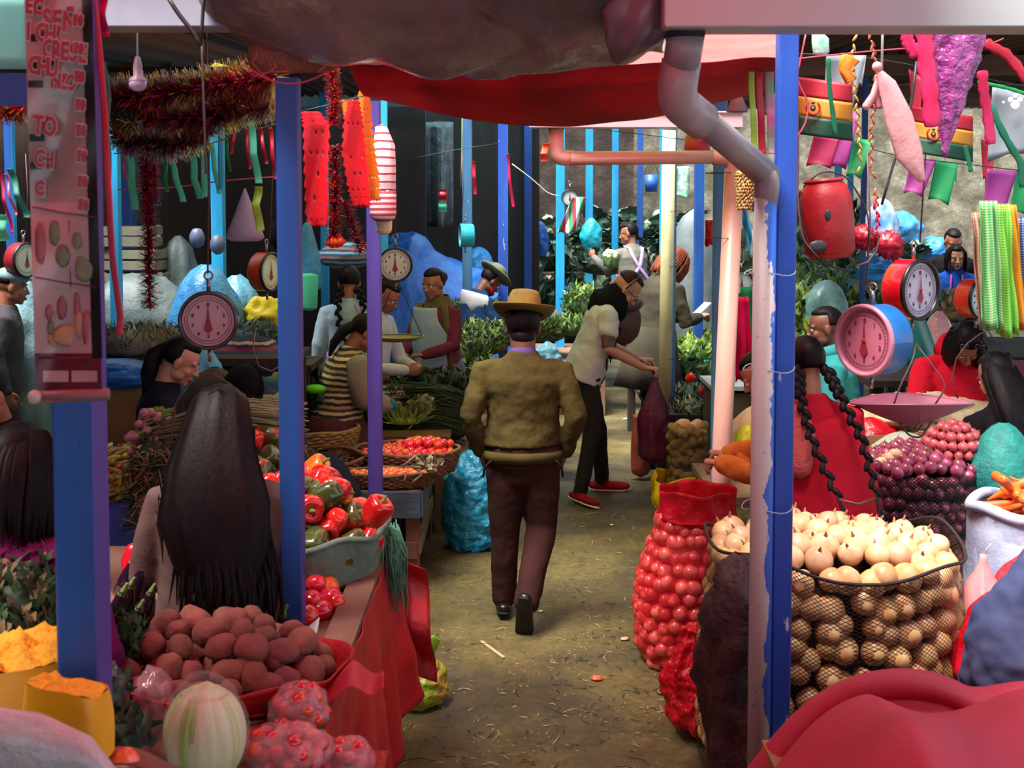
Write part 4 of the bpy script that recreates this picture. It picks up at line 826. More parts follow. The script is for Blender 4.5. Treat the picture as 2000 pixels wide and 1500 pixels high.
# girl in the blue hoodie and the dark figure behind her, on the terrace side
m_bh = fab('blue_hoodie', '#1f4fae', '#1a4294', 3, .3, 40)
t, TL, MH, A, hm = person('girl in blue hooded top with pink cords facing the camera far back at right', V((4.0, 11.1, .25)), R(172), .93, R(4), (R(8), 0, 0), {'L': ((-.22, .08, 1.0), (-.08, .2, .88)), 'R': ((.22, .08, 1.0), (.08, .2, .88))}, 'skirt', skB, m_bh, None, girth=1.1, vox=.006)
for sg in (-1, 1): MB().loft([TL @ V((sg * .05, .09, 1.32)), TL @ V((sg * .06, .128, 1.2)), TL @ V((sg * .065, .135, .95))], [.008] * 3, 6).build('hood_cord', M('pink_cord', '#e0509a', None, rough=.6, bump=0), t)
hb = MB()
for sg in (-1, 1):
    for i in range(12): lock(hb, [MH @ V((sg * .03, .03, .11)), MH @ V((sg * (.08), .04 - .008 * i, .05)), MH @ V((sg * .092, .05 - .01 * i, -.05)), MH @ V((sg * .085, .05 - .01 * i, -.14))], .014)
hb.build('hair_locks', hrK, t)
t, TL, MH, A, hm = person('dark-haired person in black jacket standing right behind the girl in blue', V((4.14, 11.6, .28)), R(175), 1.0, R(4), (R(20), 0, 0), None, 'skirt', skA, m_blk, None, girth=1.1, shoulder=1.1, vox=.009)
# ---------------------------------------------------------------- goods: prototypes
def fruit(name, mat, prof, n=16, fn=None, stem=None, parts=()):
    pass
def scatter(proto, pts, labelf, group, rot=True, smin=.88, smax=1.1, first=True):
    "copies a proto thing to every point; the proto itself is the first one"
    out = []
    for i, p in enumerate(pts):
        rt = (ru(-.6, .6), ru(-.6, .6), ru(0, 6.28)) if rot is True else rot
        s = ru(smin, smax)
        lb = labelf(i, p) if callable(labelf) else labelf
        if i == 0 and first: proto.location = p; proto.rotation_euler = rt; proto.scale = (s, s, s); proto['label'] = lb; proto['group'] = group; out.append(proto)
        else: out.append(dup(proto, p, rt, lb, group, s))
    return out
def hexpts(cx, cy, rx, ry, sp, zf, jit=.18, ang=0, cond=None):
    P = []; j = 0; y = -ry
    while y <= ry:
        x = -rx + (sp / 2 if j % 2 else 0)
        while x <= rx:
            q = (x / rx) ** 2 + (y / ry) ** 2
            if q <= 1.0:
                xx, yy = x + ru(-1, 1) * jit * sp, y + ru(-1, 1) * jit * sp
                X = cx + xx * math.cos(ang) - yy * math.sin(ang); Y = cy + xx * math.sin(ang) + yy * math.cos(ang)
                if cond is None or cond(X, Y): P.append(V((X, Y, zf(X, Y, q))))
            x += sp
        y += sp * .866; j += 1
    return P
m_skinon = M('onion_skin', '#c98a4e', '#e2b888', 5, .4, .25, 30, .004, rv=.12, hv=.01, stretch=(3, 3, .6)); m_onpale = M('onion_pale', '#cc9a6c', '#dcb890', 6, .38, .2, 24, .004, rv=.1, hv=.012, stretch=(3, 3, .5))
m_onpurp = M('onion_purple', '#6e1c3a', '#a04a64', 9, .3, .2, 30, .004, rv=.3, hv=.012, stretch=(3, 3, .6), coat=.2); m_onred = M('onion_red_sack', '#c8343a', '#e86a5c', 10, .35, .2, 24, .004, rv=.14, coat=.3)
m_tip = M('dry_tip', '#a87850', '#7d5636', 20, .8, .3)
def onion(name, r, m, cat='onion', neck=True, fl=.92):
    t = T(name, 'onion', cat)
    MB().ell((0, 0, 0), (r, r, r * fl), 18, 12, fn=lambda d: 1 + .16 * max(0, d.z) ** 8 - .05 * max(0, -d.z) ** 6).build('bulb', m, t)
    if neck: MB().loft([(0, 0, r * .92), (0, 0, r * 1.15), (r * .05, 0, r * 1.4)], [r * .2, r * .10, r * .06], 7).build('neck', m_tip, t)
    return t
m_pepR = M('pepper_red', '#c4101a', '#d82a20', 6, .16, .1, 20, .003, rv=.12, coat=.5); m_pepM = M('pepper_mixed', '#4a4a1c', '#c23a1c', 9, .18, .1, 20, .003, rv=.1, coat=.5, contrast=(.45, .6)); m_pepO = M('pepper_orange', '#e86c14', '#f08a28', 6, .18, .1, 20, .003, coat=.5); m_pepG = M('pepper_green', '#4c5220', '#2e3a18', 7, .2, .1, 20, .003, coat=.5, rv=.15)
m_stem = M('stem_green', '#6c8038', '#4c6028', 9, .6, .3)
def pepper(m, r=.042, h=.09, k=4):
    t = T('bell_pepper', 'bell pepper', 'bell pepper')
    pr = [(0.002, -.50), (.42, -.52), (.72, -.44), (.88, -.25), (.98, .0), (1.0, .25), (.92, .42), (.70, .50), (.40, .46), (.12, .38), (.002, .36)]
    MB().lathe([(q[0] * r, q[1] * h) for q in pr], 28, fn=lambda a, u: 1 + .10 * math.cos(k * a) * (.4 + .6 * abs(u - .3)) + .03 * math.sin(2 * a)).build('flesh', m, t)
    MB().loft([(0, 0, h * .36), (0, 0, h * .5), (r * .15, 0, h * .62)], [(r * .3, r * .3), (r * .14, r * .14), (r * .12, r * .12)], 8).build('stalk', m_stem, t)
    return t
m_tom = M('tomato_red', '#d0281c', '#e04a28', 4, .15, .05, rv=.1, hv=.015, coat=.5); m_tomo = M('tomato_orange', '#e8642c', '#f08c4c', 4, .2, .05, rv=.1, hv=.015, coat=.4); m_tomg = M('tomato_mixed', '#6c7030', '#d0562c', 9, .2, .05, rv=.15, coat=.4)
def tomato(m, r=.03, fl=.85, cat='tomato', name='tomato'):
    t = T(name, 'tomato', cat)
    MB().ell((0, 0, 0), (r, r, r * fl), 16, 10, fn=lambda d: 1 - .10 * max(0, d.z) ** 10 + .015 * math.cos(5 * math.atan2(d.y, d.x))).build('flesh', m, t)
    MB().ell((0, 0, r * fl * .88), (r * .16, r * .16, r * .05), 8, 4).build('stalk_scar', m_stem, t)
    return t
m_pot = M('potato_skin', '#8a4a40', '#6d3a33', 9, .9, .6, 45, .01, rv=.2, hv=.01); m_pot2 = M('potato_tan', '#a08a58', '#857043', 9, .85, .5, 40, .008, rv=.15)
def potato(m, r, sd=1):
    mb = MB().ell((0, 0, 0), (r * 1.15, r * .92, r * .85), 18, 12, fn=lambda d: 1 + .13 * noise.noise(d * 1.6 + V((sd, 0, 0))) + .05 * noise.noise(d * 4 + V((sd, 3, 0))))
    return tag(mb.build('potato', m), 'potato', 'potato')
m_lf1 = M('leaf_dark', '#14260f', '#22381a', 9, .6, .3, rv=.2); m_lf2 = M('leaf_mid', '#2c4a1e', '#203a1a', 9, .55, .3, rv=.2); m_lf3 = M('leaf_lime', '#6c8a34', '#84983f', 9, .6, .3, rv=.15); m_lf4 = M('leaf_grey', '#344c40', '#4c6a58', 9, .6, .3, rv=.2); m_strw = M('dry_stalk', '#94805a', '#6e5c3c', 12, .8, .2)
def leaf(mb, p, d, L, W, up=V((0, 0, 1)), curl=.3, seg=3):
    d = V(d).normalized(); x = d.cross(up); x = x.normalized() if x.length > .05 else V((1, 0, 0)); n = x.cross(d); vs = []
    for i in range(seg + 1):
        u = i / seg; c = p + d * L * u * (1 - .15 * curl * u) - n * curl * L * u * u * .6; wd = W * math.sin(PI * min(.97, .12 + u * .85)) 
        vs += [c - x * wd * .5 + n * wd * .15, c, c + x * wd * .5 + n * wd * .15]
    mb.add(vs, [(i * 3 + j, i * 3 + j + 1, i * 3 + 3 + j + 1, i * 3 + 3 + j) for i in range(seg) for j in range(2)])
def leafmass(name, label, cat, blobs, n, L, W, mats, base=None, up=.5, kind='stuff', curl=.5, seg=2):
    "heap of foliage: leaves standing off the surface of a few rounded masses, over a solid core"
    mb = MB()
    if base is not None: pass
    mb.m = 0
    for c, r in blobs: mb.ell(V(c), tuple(q * .86 for q in r), 16, 10, fn=lambda d: 1 + .12 * noise.noise(d * 4))
    tot = sum(b[1][0] * b[1][2] + b[1][1] * b[1][2] + b[1][0] * b[1][1] for b in blobs)
    for c, r in blobs:
        k = int(n * (r[0] * r[2] + r[1] * r[2] + r[0] * r[1]) / tot)
        for _ in range(k):
            d = V((ru(-1, 1), ru(-1, 1), ru(-.35, 1))).normalized(); p = V(c) + V((d.x * r[0], d.y * r[1], d.z * r[2])) * ru(.8, 1.0)
            q = (d + V((ru(-1, 1), ru(-1, 1), ru(-.5, 1))) * .8 + V((0, 0, up))).normalized()
            mb.m = random.randrange(len(mats)); leaf(mb, p, q, L * ru(.6, 1.2), W * ru(.6, 1.2), d, curl, seg)
    return one(name, mb, mats, label, cat, kind=kind)
def strands_mass(name, label, cat, fn, n, r, mats, kind='stuff', parent=None):
    mb = MB()
    for i in range(n): mb.m = random.randrange(len(mats)); mb.loft(fn(i), [r, r, r * .5], 5, round_=False)
    if parent is not None: return mb.build(name, mats, parent, w=True)
    return one(name, mb, mats, label, cat, kind=kind)
def wovenbasket(label, c, rx, ry, h, mat, rings=9, cat='basket', flare=1.12, group=None):
    t = T('woven_basket', label, cat, c); mb = MB(); n = 56
    for i in range(rings):
        u = i / (rings - 1); s = 1 + (flare - 1) * u
        mb.tube([V((math.cos(2 * PI * j / n) * (rx * s + .006 * (1 if (j + i) % 2 else -1)), math.sin(2 * PI * j / n) * (ry * s + .006 * (1 if (j + i) % 2 else -1)), .01 + (h - .02) * u + .004 * math.sin(j * 1.7 + i))) for j in range(n + 1)], h / rings * .56, 6)
    mb.build('weave', mat, t)
    st = MB()
    for j in range(14): a = 2 * PI * j / 14; st.tube([V((math.cos(a) * rx, math.sin(a) * ry, 0)), V((math.cos(a) * rx * flare, math.sin(a) * ry * flare, h))], .006, 5)
    st.build('stakes', mat, t); MB().lathe([(.001, .012), (rx * .98, .012)], 32, sy=ry / rx).build('bottom', mat, t)
    MB().tube([V((math.cos(2 * PI * j / 48) * rx * flare, math.sin(2 * PI * j / 48) * ry * flare, h + .004 * math.sin(j))) for j in range(49)], .011, 8).build('rim', mat, t)
    return t
m_wick = M('wicker', '#5c3a26', '#8a6040', 14, .7, .6, 50, .01); m_wick2 = M('wicker_tan', '#8a6a3c', '#a88650', 14, .7, .6, 50, .01)
def sack(name, label, c, rx, ry, h, mat, cat='sack', nz_=.05, seed=0, top=.3, closed=True, n=44, k=26, bulge=.12, wr=None, group=None, uvs=(40, 40), lean=(0, 0), rimr=None, w=None, parent=None, mods=()):
    "filled cloth sack standing on its base; closed ones gather at the top"
    prof = [(.02, 0), (.80, 0.0)]
    for i in range(k + 1):
        u = i / k; r = 1 + bulge * math.sin(PI * min(1, u * 1.1)) - .12 * (1 - min(1, u * 6)) ** 2
        if closed and u > 1 - top: q = (u - (1 - top)) / top; r *= math.sqrt(max(.015, 1 - q ** 2.0)) 
        prof.append((r, u * h))
    def fn(a, u): return 1 + nz_ * noise.noise(V((math.cos(a) * 2 + seed, math.sin(a) * 2, u * 4))) * 1.5 + nz_ * .5 * noise.noise(V((math.cos(a) * 6 + seed, math.sin(a) * 6, u * 12)))
    mb = MB(); uv = []
    for i, (r, z) in enumerate(prof):
        for j in range(n + 1):
            a = 2 * PI * j / n; f = fn(a, i / len(prof)); mb.v.append(V(c) + V((r * rx * math.cos(a) * f + lean[0] * z / h, r * ry * math.sin(a) * f + lean[1] * z / h, z))); mb.uv[len(mb.v) - 1] = (uvs[0] * j / n, z * uvs[1] + (0 if i > 1 else -uvs[1] * .1))
    for i in range(len(prof) - 1):
        for j in range(n): mb.f.append((i * (n + 1) + j, i * (n + 1) + j + 1, (i + 1) * (n + 1) + j + 1, (i + 1) * (n + 1) + j)); mb.mi.append(0)
    if parent is not None: return mb.build(name, mat, parent, w=True, mods=mods)
    return one(name, mb, mat, label, cat, group, mods=mods)
# ---------------------------------------------------------------- right side: sacks of onions and everything around them
clearf = CLEAR('clear_film'); clearp = CLEAR('clear_pink_film', '#f4c4cc', .25); m_netB = NETM('brown_net', '#2c1414', .20, trans=.2); m_netR = NETM('red_net', '#e0182c', .30, trans=.5, fill=.0)
# pale onion sack
cx, cy, rx, ry, ZT = 1.135, 4.30, .43, .34, .885
t = T('net_sack', 'wide brown net sack full of big pale onions behind the right blue post', 'sack', (cx, cy, 0))
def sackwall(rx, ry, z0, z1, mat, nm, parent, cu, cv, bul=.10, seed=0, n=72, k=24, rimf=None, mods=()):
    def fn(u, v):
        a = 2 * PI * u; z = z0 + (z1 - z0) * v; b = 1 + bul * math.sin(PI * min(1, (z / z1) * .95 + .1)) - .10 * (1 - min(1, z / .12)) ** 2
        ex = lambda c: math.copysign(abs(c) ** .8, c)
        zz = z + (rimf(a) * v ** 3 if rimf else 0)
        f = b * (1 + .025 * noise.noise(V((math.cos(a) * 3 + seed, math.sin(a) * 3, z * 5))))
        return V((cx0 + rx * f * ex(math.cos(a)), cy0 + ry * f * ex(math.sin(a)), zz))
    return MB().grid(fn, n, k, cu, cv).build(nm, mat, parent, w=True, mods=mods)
cx0, cy0 = cx, cy
sackwall(rx, ry, 0.01, ZT + .02, m_netB, 'netting', t, 150, 62, rimf=lambda a: .03 * math.sin(a * 2 + 1) + .02 * math.sin(5 * a))
rm = MB().tube([V((cx + (rx * 1.03) * math.copysign(abs(math.cos(a)) ** .8, math.cos(a)), cy + ry * 1.03 * math.copysign(abs(math.sin(a)) ** .8, math.sin(a)), ZT + .02 + .03 * math.sin(a * 2 + 1) + .02 * math.sin(5 * a))) for a in [2 * PI * i / 60 for i in range(61)]], .006, 6); rm.build('rim_cord', M('dark_cord', '#22100f', None, rough=.8, bump=0), t, w=True)
sackwall(rx * .80, ry * .80, 0.02, ZT - .06, M('sack_depth', '#2a1612', None, rough=1, bump=0), 'dark_filler', t, 1, 1)  # inner filler shell, its dark colour standing in for shade between the onions
def sup(rx, ry, n, a0, a1, off=0):
    A = [a0 + (a1 - a0) * i / 400 for i in range(401)]; e = lambda c: math.copysign(abs(c) ** .8, c); Q = [(rx * e(math.cos(a)), ry * e(math.sin(a))) for a in A]; S = [0]
    for i in range(400): S.append(S[-1] + math.dist(Q[i], Q[i + 1]))
    out = []; k = 0
    for j in range(n):
        s = (j + .5 * off + .25) / n * S[-1]
        while k < 399 and S[k + 1] < s: k += 1
        out.append(A[k])
    return out
P = []
for r_ in range(2, 11):
    z = .05 + r_ * .0805
    for a in sup(rx, ry, 20, R(165), R(385), r_ % 2):
        a += R(ru(-3.2, 3.2)); b = 1 + .10 * math.sin(PI * min(1, (z / ZT) * .95 + .1))
        ex = lambda c: math.copysign(abs(c) ** .8, c)
        P.append(V((cx + (rx * b - .045) * ex(math.cos(a)), cy + (ry * b - .045) * ex(math.sin(a)), z + ru(-.02, .02))))
scatter(onion('onion', .047, m_skinon, neck=False), P, 'big tan onion inside the brown net sack behind the right blue post', 'onions packed inside the brown net sack', smin=.85, smax=1.12)
P = hexpts(cx, cy + .02, rx * .92, ry * .86, .088, lambda x, y, q: ZT + .005 + .035 * (1 - q) + ru(-.006, .012))
scatter(onion('onion', .046, m_onpale), P, 'big pale onion lying in the open mouth of the brown net sack', 'pale onions on top of the brown net sack', smin=.85, smax=1.15)
# dark lower sack edge beside the pipe
sack('net_sack', 'dark net sack of potatoes slumped left of the smeared pipe in the foreground', (.735, 3.88, 0), .105, .14, .98, M('dark_net_sack', '#33181c', '#4c262a', 12, .7, .8, 30, .02, rv=0), nz_=.2, seed=4, top=.25, bulge=.06, mods=[WR(.07, .07)])
# purple onions
cx, cy, rx, ry, ZT = 1.86, 5.62, .285, .26, .90; cx0, cy0 = cx, cy
t = T('net_sack', 'black net sack heaped with small purple onions', 'sack', (cx, cy, 0))
sackwall(rx, ry, 0.01, ZT, NETM('black_net', '#150a10', .30, trans=.1), 'netting', t, 110, 60, bul=.14)
sackwall(rx * .8, ry * .8, 0.02, ZT - .05, M('sack_depth2', '#140a0e', None, rough=1, bump=0), 'dark_filler', t, 1, 1)  # filler shell too, shade between the purple onions put into its colour
P = []
for r_ in range(8):
    z = .50 + r_ * .053
    for a in sup(rx, ry, 22, R(165), R(385), r_ % 2):
        b = 1 + .14 * math.sin(PI * min(1, (z / ZT) * .95 + .1)); P.append(V((cx + (rx * b - .03) * math.copysign(abs(math.cos(a)) ** .8, math.cos(a)), cy + (ry * b - .03) * math.copysign(abs(math.sin(a)) ** .8, math.sin(a)), z + ru(-.014, .014))))
scatter(onion('purple_onion', .030, m_onpurp, 'purple onion', neck=False), P, 'purple onion inside the black net sack', 'purple onions inside the black net sack')
P = hexpts(cx, cy, rx, ry, .053, lambda x, y, q: ZT + .005 + .075 * (1 - q) * (1 if x > cx - .1 else .7) + ru(-.005, .01))
scatter(onion('purple_onion', .030, m_onpurp, 'purple onion'), P, 'purple onion heaped on top of the black net sack', 'purple onions on top of the black net sack')
cbx = at(1862, 900, 5.6)
P = []
for r_, (rr, z) in enumerate(((.125, .0), (.12, .04), (.095, .078), (.055, .108), (0.01, .125))):
    for j in range(max(1, int(2 * PI * rr / .042))): a = 2 * PI * j / max(1, int(2 * PI * rr / .042)) + r_; P.append(V((cbx.x + rr * math.cos(a), 5.6 + rr * math.sin(a), .97 + z)))
scatter(onion('shallot', .024, M('shallot_skin', '#a83a44', '#c8626a', 9, .35, .2, 30, .004, rv=.2, stretch=(3, 3, .5)), 'shallot'), P, 'pinkish shallot in the rounded pile on top of the purple onions', 'pile of shallots on the purple onion sack')
for i, (px, py) in enumerate(((1722, 902), (1738, 893), (1748, 886))):
    p = at(px, py, 5.5); o = potato(m_onpale, .028, i); o.name = 'garlic_bulb'; o.location = p; tag(o, ['pale bulb at the left of the three on the purple onions', 'tallest pale bulb, middle of the three on the purple onions', 'pale bulb at the right of the three on the purple onions'][i], 'garlic', 'pale bulbs on the purple onions')
# red net sack on the aisle
cx, cy, H_ = .815, 5.55, .78
t = T('net_sack', 'bright red net sack packed with onions standing at the aisle edge', 'sack', (cx, cy, 0))
def rs(u): return (.235 + .035 * math.sin(PI * min(1, u * 1.15)) - .05 * (1 - min(1, u * 7)) ** 2 - .05 * max(0, u - .6) / .4) 
def rcol(a, u, off=0): 
    r = rs(u) - off; w = 1 + .03 * noise.noise(V((math.cos(a) * 3, math.sin(a) * 3, u * 6)))
    return V((cx + r * w * math.cos(a) + .04 * u, cy + r * w * .9 * math.sin(a) + .05 * u, H_ * .86 * u))
m_redn = M('red_mesh', '#d8142a', '#e8283a', 30, .35, .5, 60, .006, trans=.35, alpha=.46, coat=.3)
P = []
for r_ in range(12):
    z = (.04 + r_ * .060) / (H_ * .86)
    if z > .97: break
    for j in range(15): a = R(165 + j * 14.2 + (7 if r_ % 2 else 0) + ru(-3, 3)); P.append(rcol(a + R(ru(-3, 3)), z, .026) + V((0, 0, ru(-.015, .015))))
scatter(onion('small_onion', .036, m_onred, 'small onion', neck=False), P, 'onion seen red through the mesh of the red net sack', 'onions inside the red net sack', smin=.8, smax=1.1)
def bumpsack(u, v):
    a = 2 * PI * u; p = rcol(a, v, -.004); best = 0
    for q in P:
        if abs(q.z - p.z) < .05:
            d = (q - p).length
            if d < .055: best = max(best, 1 - d / .055)
    n = V((math.cos(a), math.sin(a), 0)); return p + n * (best * .018 - .006)
MB().grid(bumpsack, 110, 70, 90, 50).build('mesh_cloth', m_redn, t, w=True)
MB().grid(lambda u, v: rcol(2 * PI * u, v * .96, .05), 30, 10).build('dark_filler', M('red_depth', '#8a1420', None, rough=1, bump=0), t, w=True)  # deep red filler shell, coloured as the shaded inside of the sack
def collar(u, v):
    a = 2 * PI * u; r = (rs(.97) - .012 * math.sin(PI * v) - .01 * v) * (1 + .04 * math.sin(9 * a + 3 * v) + .05 * noise.noise(V((math.cos(a) * 4, math.sin(a) * 4, v * 2)))); 
    return V((cx + .04 + r * math.cos(a), cy + .05 + r * .9 * math.sin(a), H_ * .85 + .135 * v + .007 * math.sin(a * 5) * v))
MB().grid(collar, 90, 8, 90, 12).build('collar', M('red_mesh_collar', '#e0182e', '#c81026', 14, .4, .6, 50, trans=.4), t, w=True, mods=[SOL(.003)])
MB().lathe([(.002, H_ * .9), (.1, H_ * .89), (.19, H_ * .86)], 24, c=(cx + .04, cy + .05, 0), fn=lambda a, u: 1 + .05 * math.sin(5 * a)).build('folded_top', _mc['red_mesh_collar'], t, w=True)
mb = MB().tube([V((cx + .04 + (rs(.95) + .002) * math.cos(a), cy + .05 + (rs(.95) + .002) * .9 * math.sin(a), H_ * .83 + .008 * math.sin(3 * a))) for a in [i * PI / 20 for i in range(41)]], .004, 5); mb.build('tie', m_red, t, w=True)
# crumpled red bag in front of it
m_redbag = M('red_plastic', '#c80c20', '#e0182c', 4, .3, .7, 12, .02, trans=.25)
pbag('plastic_bag', 'crumpled bright red plastic bag leaning on the red net sack', at(1362, 1222, 4.75), .42, .125, .12, m_redbag, seed=6, gather=.5, nz_=.24, n=60, k=30, mods=[('SUBSURF', dict(levels=1)), WR(.05, .035)])
# potatoes in net with yellow bag
cx, cy, ZT = 1.19, 8.25, .58; cx0, cy0 = cx, cy
t = T('net_sack', 'small dark net sack of round tan potatoes behind the yellow bag', 'sack', (cx, cy, 0))
sackwall(.135, .125, .1, ZT, NETM('thin_net', '#3a3426', .14), 'netting', t, 50, 60, bul=.10)
P = []
for r_ in range(7):
    z = .15 + r_ * .072
    for j in range(11): a = R(165 + j * 21 + (10 if r_ % 2 else 0)); P.append(V((cx + .105 * math.cos(a), cy + .098 * math.sin(a), z + ru(-.025, .025))))
for i, p in enumerate(P):
    if i == 0: o0 = potato(m_pot2, .038, 3); o0['label'] = 'round tan potato in the small net sack behind the yellow bag'; o0['group'] = 'tan potatoes in the small net sack'; o0.location = p
    else: dup(o0, p, (ru(0, 6), ru(0, 6), 0), s=ru(.85, 1.1))
for i, (dx, dy, r_) in enumerate(((-.03, 0, .052), (.07, .01, .045), (.03, -.06, .038))):
    o = potato(m_onpale, r_, i); o.location = (cx + dx, cy + dy, ZT + .03); tag(o, ['largest pale potato on top of the small net sack', 'pale potato at the right on top of the small net sack', 'small pale potato in front on top of the small net sack'][i], 'potato', 'pale potatoes on top of the small net sack')
pts = [(math.cos(a), math.sin(a)) for a in [2 * PI * i / 60 for i in range(60)]]
def ybag(u, v):
    a = 2 * PI * u; r = (.16 + .05 * math.sin(PI * v * .8)) * (1 + .07 * math.sin(7 * a + 2 * v) + .10 * noise.noise(V((math.cos(a) * 3, math.sin(a) * 3, v * 3))))
    return V((cx - .01 + r * 1.1 * math.cos(a), cy - .02 + r * math.sin(a), .27 * v + .03 * math.sin(3 * a) * v))
one('plastic_bag', MB().grid(ybag, 60, 14).lathe([(.001, .01), (.15, .005)], 20, c=(cx - .01, cy - .02, 0)), M('yellow_plastic', '#e8c80c', '#f0d820', 4, .35, .5, 14, .02, trans=.3), 'bright yellow plastic bag rolled open around the small net sack', 'bag', mods=[SOL(.003)])
# counter with white top behind the pink pipe
t = T('market_counter', 'rough counter with white top behind the pink pipe', 'counter', at(1440, 760, 8.6)); c = at(1455, 754, 8.6)
MB().box((c.x + .22, 8.75, c.z), (.95, .55, .03)).build('top', m_white, t, smooth=False, w=True)
MB().box((c.x + .22, 8.75, c.z / 2 - .02), (.90, .50, c.z - .04)).build('front', M('mud_board', '#4a4130', '#5c513c', 4, .9, .4), t, smooth=False, w=True)
m_pinkcl = fab('hot_pink_cloth', '#d8104c', '#b80c40', 3, .3, 40); m_greencl = fab('green_cloth', '#1f6a3a', '#17522d', 3)
def hangcloth(name, label, px0, px1, py0, py1, D, mat, cat='cloth', flare=1.0, fold=4, dep=.05, group=None, skew=0, thick=.004, uvs=(30, 30), amp=None):
    a, b = at(px0, py0, D), at(px1, py0, D); bt = at(px0, py1, D)
    def fn(u, v):
        w_ = (b.x - a.x) * (1 + (flare - 1) * v); x = (a.x + b.x) / 2 + (u - .5) * w_ + skew * v; z = a.z + (bt.z - a.z) * v
        return V((x, D + dep * math.sin(u * fold * 2 * PI) * (.3 + .7 * v) + .02 * noise.noise(V((u * 3, v * 3, px0))), z + .01 * math.sin(u * 9 + px0) * v))
    L = abs(a.z - bt.z); return one(name, MB().grid(fn, 40, 14, uvs[0], uvs[0] * L / max(.01, (b.x - a.x))), mat, label, cat, group, mods=[SOL(thick)])
hangcloth('apron', 'hot pink apron hanging right of the pink pipe', 1438, 1462, 580, 745, 8.0, m_pinkcl, 'apron', 1.5, 1.5, .04, skew=.02)
hangcloth('garment', 'dark green garment hanging behind the hot pink apron', 1446, 1474, 560, 722, 8.2, m_greencl, 'garment', 1.2, 1.5, .04, skew=.03)
sack('plastic_bag', 'cream plastic bag of goods behind the orange sleeves', (1.60, 7.75, .42), .2, .15, .42, M('peach_plastic', '#e0b088', '#c89468', 4, .4, .5, 12, trans=.2), 'bag', .12, 2, .6)
sack('plastic_bag', 'small yellow plastic bag above the orange sleeve', (1.34, 6.9, .62), .075, .06, .24, M('lemon_plastic', '#c8c010', None, rough=.4, bump=.4, trans=.3), 'bag', .15, 9, .6)
t = T('stall_table', 'low hidden table carrying bags behind the vendor in orange', 'table', (1.55, 7.4, 0)); MB().box((1.62, 7.45, .40), (.9, .95, .04)).build('top', M('old_wood', '#6a4a34', '#86644a', 5, .8, .4, 20, stretch=(1, .2, 1)), t, smooth=False, w=True)
for sx in (1.22, 2.02):
    for sy in (7.05, 7.85): MB().box((sx, sy, .19), (.06, .06, .38)).build('leg', _mc['old_wood'], t, smooth=False, w=True)
# crates and white bag behind purple onions
m_crate = M('crate_wood', '#a8784a', '#8a5e38', 7, .75, .3, 25, stretch=(.3, 1, 1)); m_wbag = M('white_plastic', '#d4dccb', '#b8c4b0', 4, .35, .6, 14, .02, trans=.35)
def crate(label, c, sz, mat, rows=3, rz=0, group=None):
    t = T('wooden_crate', label, 'crate', c, rz, group); x, y, z = sz
    for i in range(rows):
        zz = z * (i + .5) / rows; h = z / rows * .8
        MB().box((0, -y / 2, zz), (x, .012, h)).build('slat', mat, t, smooth=False); MB().box((0, y / 2, zz), (x, .012, h)).build('slat', mat, t, smooth=False)
        MB().box((-x / 2, 0, zz), (.012, y, h)).build('slat', mat, t, smooth=False); MB().box((x / 2, 0, zz), (.012, y, h)).build('slat', mat, t, smooth=False)
    for a in (-1, 1):
        for b in (-1, 1): MB().box((a * (x / 2 - .02), b * (y / 2 - .02), z / 2), (.03, .03, z)).build('corner_post', mat, t, smooth=False)
    MB().box((0, 0, .01), (x, y, .015)).build('bottom', mat, t, smooth=False); return t
t = T('stall_table', 'plank stall table under the wooden crates at right', 'table', (2.0, 6.35, 0))
MB().box((2.2, 6.4, .62), (1.5, .6, .04)).build('top', _mc['old_wood'], t, smooth=False, w=True)
for sx in (1.52, 2.88):
    for sy in (6.15, 6.65): MB().box((sx, sy, .30), (.06, .06, .60)).build('leg', _mc['old_wood'], t, smooth=False, w=True)
crate('slatted wooden crate left of the white plastic bag', (1.83, 6.3, .645), (.36, .30, .30), m_crate, 3)
crate('slatted wooden crate right of the white plastic bag', (2.22, 6.35, .645), (.30, .30, .30), m_crate, 3)
crate('small upright wooden box at the right with cloth over it', (2.42, 6.05, .80), (.13, .16, .22), m_crate, 2)
tag(MB().box((2.42, 6.05, .72), (.16, .18, .155)).build('wood_block', _mc['old_wood'], smooth=False), 'wood block under the small upright box', 'block')
sack('plastic_bag', 'knotted white plastic bag standing before the wooden crates', (1.93, 6.02, .68), .19, .12, .30, m_wbag, 'bag', .10, 5, .65)
tag(MB().box((1.93, 6.0, .64), (.42, .24, .06)).build('board', _mc['old_wood'], smooth=False), 'board under the knotted white plastic bag', 'board')
m_burlap = M('burlap', '#c8b892', '#a8946c', 9, .95, .7, 40, .015)
sack('sack_heap', 'crumpled cream burlap lying over the crates behind the hanging pan', (2.16, 6.5, .90), .44, .17, .20, m_burlap, 'sack', .22, 3, .7, mods=[WR(.06, .05)])
sack('plastic_bag', 'red plastic bag sitting in the left wooden crate', (1.86, 6.32, .80), .13, .10, .20, m_redbag, 'bag', .2, 7, .7)
leafmass('pea_pods', 'heap of light green pods under the blue side of the pink scale', 'pods', [((1.82, 6.95, .80), (.28, .2, .14))], 420, .09, .03, [m_lf3, m_leafl], curl=.8)
t = T('stall_table', 'plank table under the heap of light green pods', 'table', (1.9, 7.1, 0)); MB().box((2.0, 7.05, .66), (1.1, .5, .04)).build('top', _mc['old_wood'], t, smooth=False, w=True)
for sx in (1.5, 2.5): MB().box((sx, 7.05, .32), (.06, .4, .64)).build('leg', _mc['old_wood'], t, smooth=False, w=True)
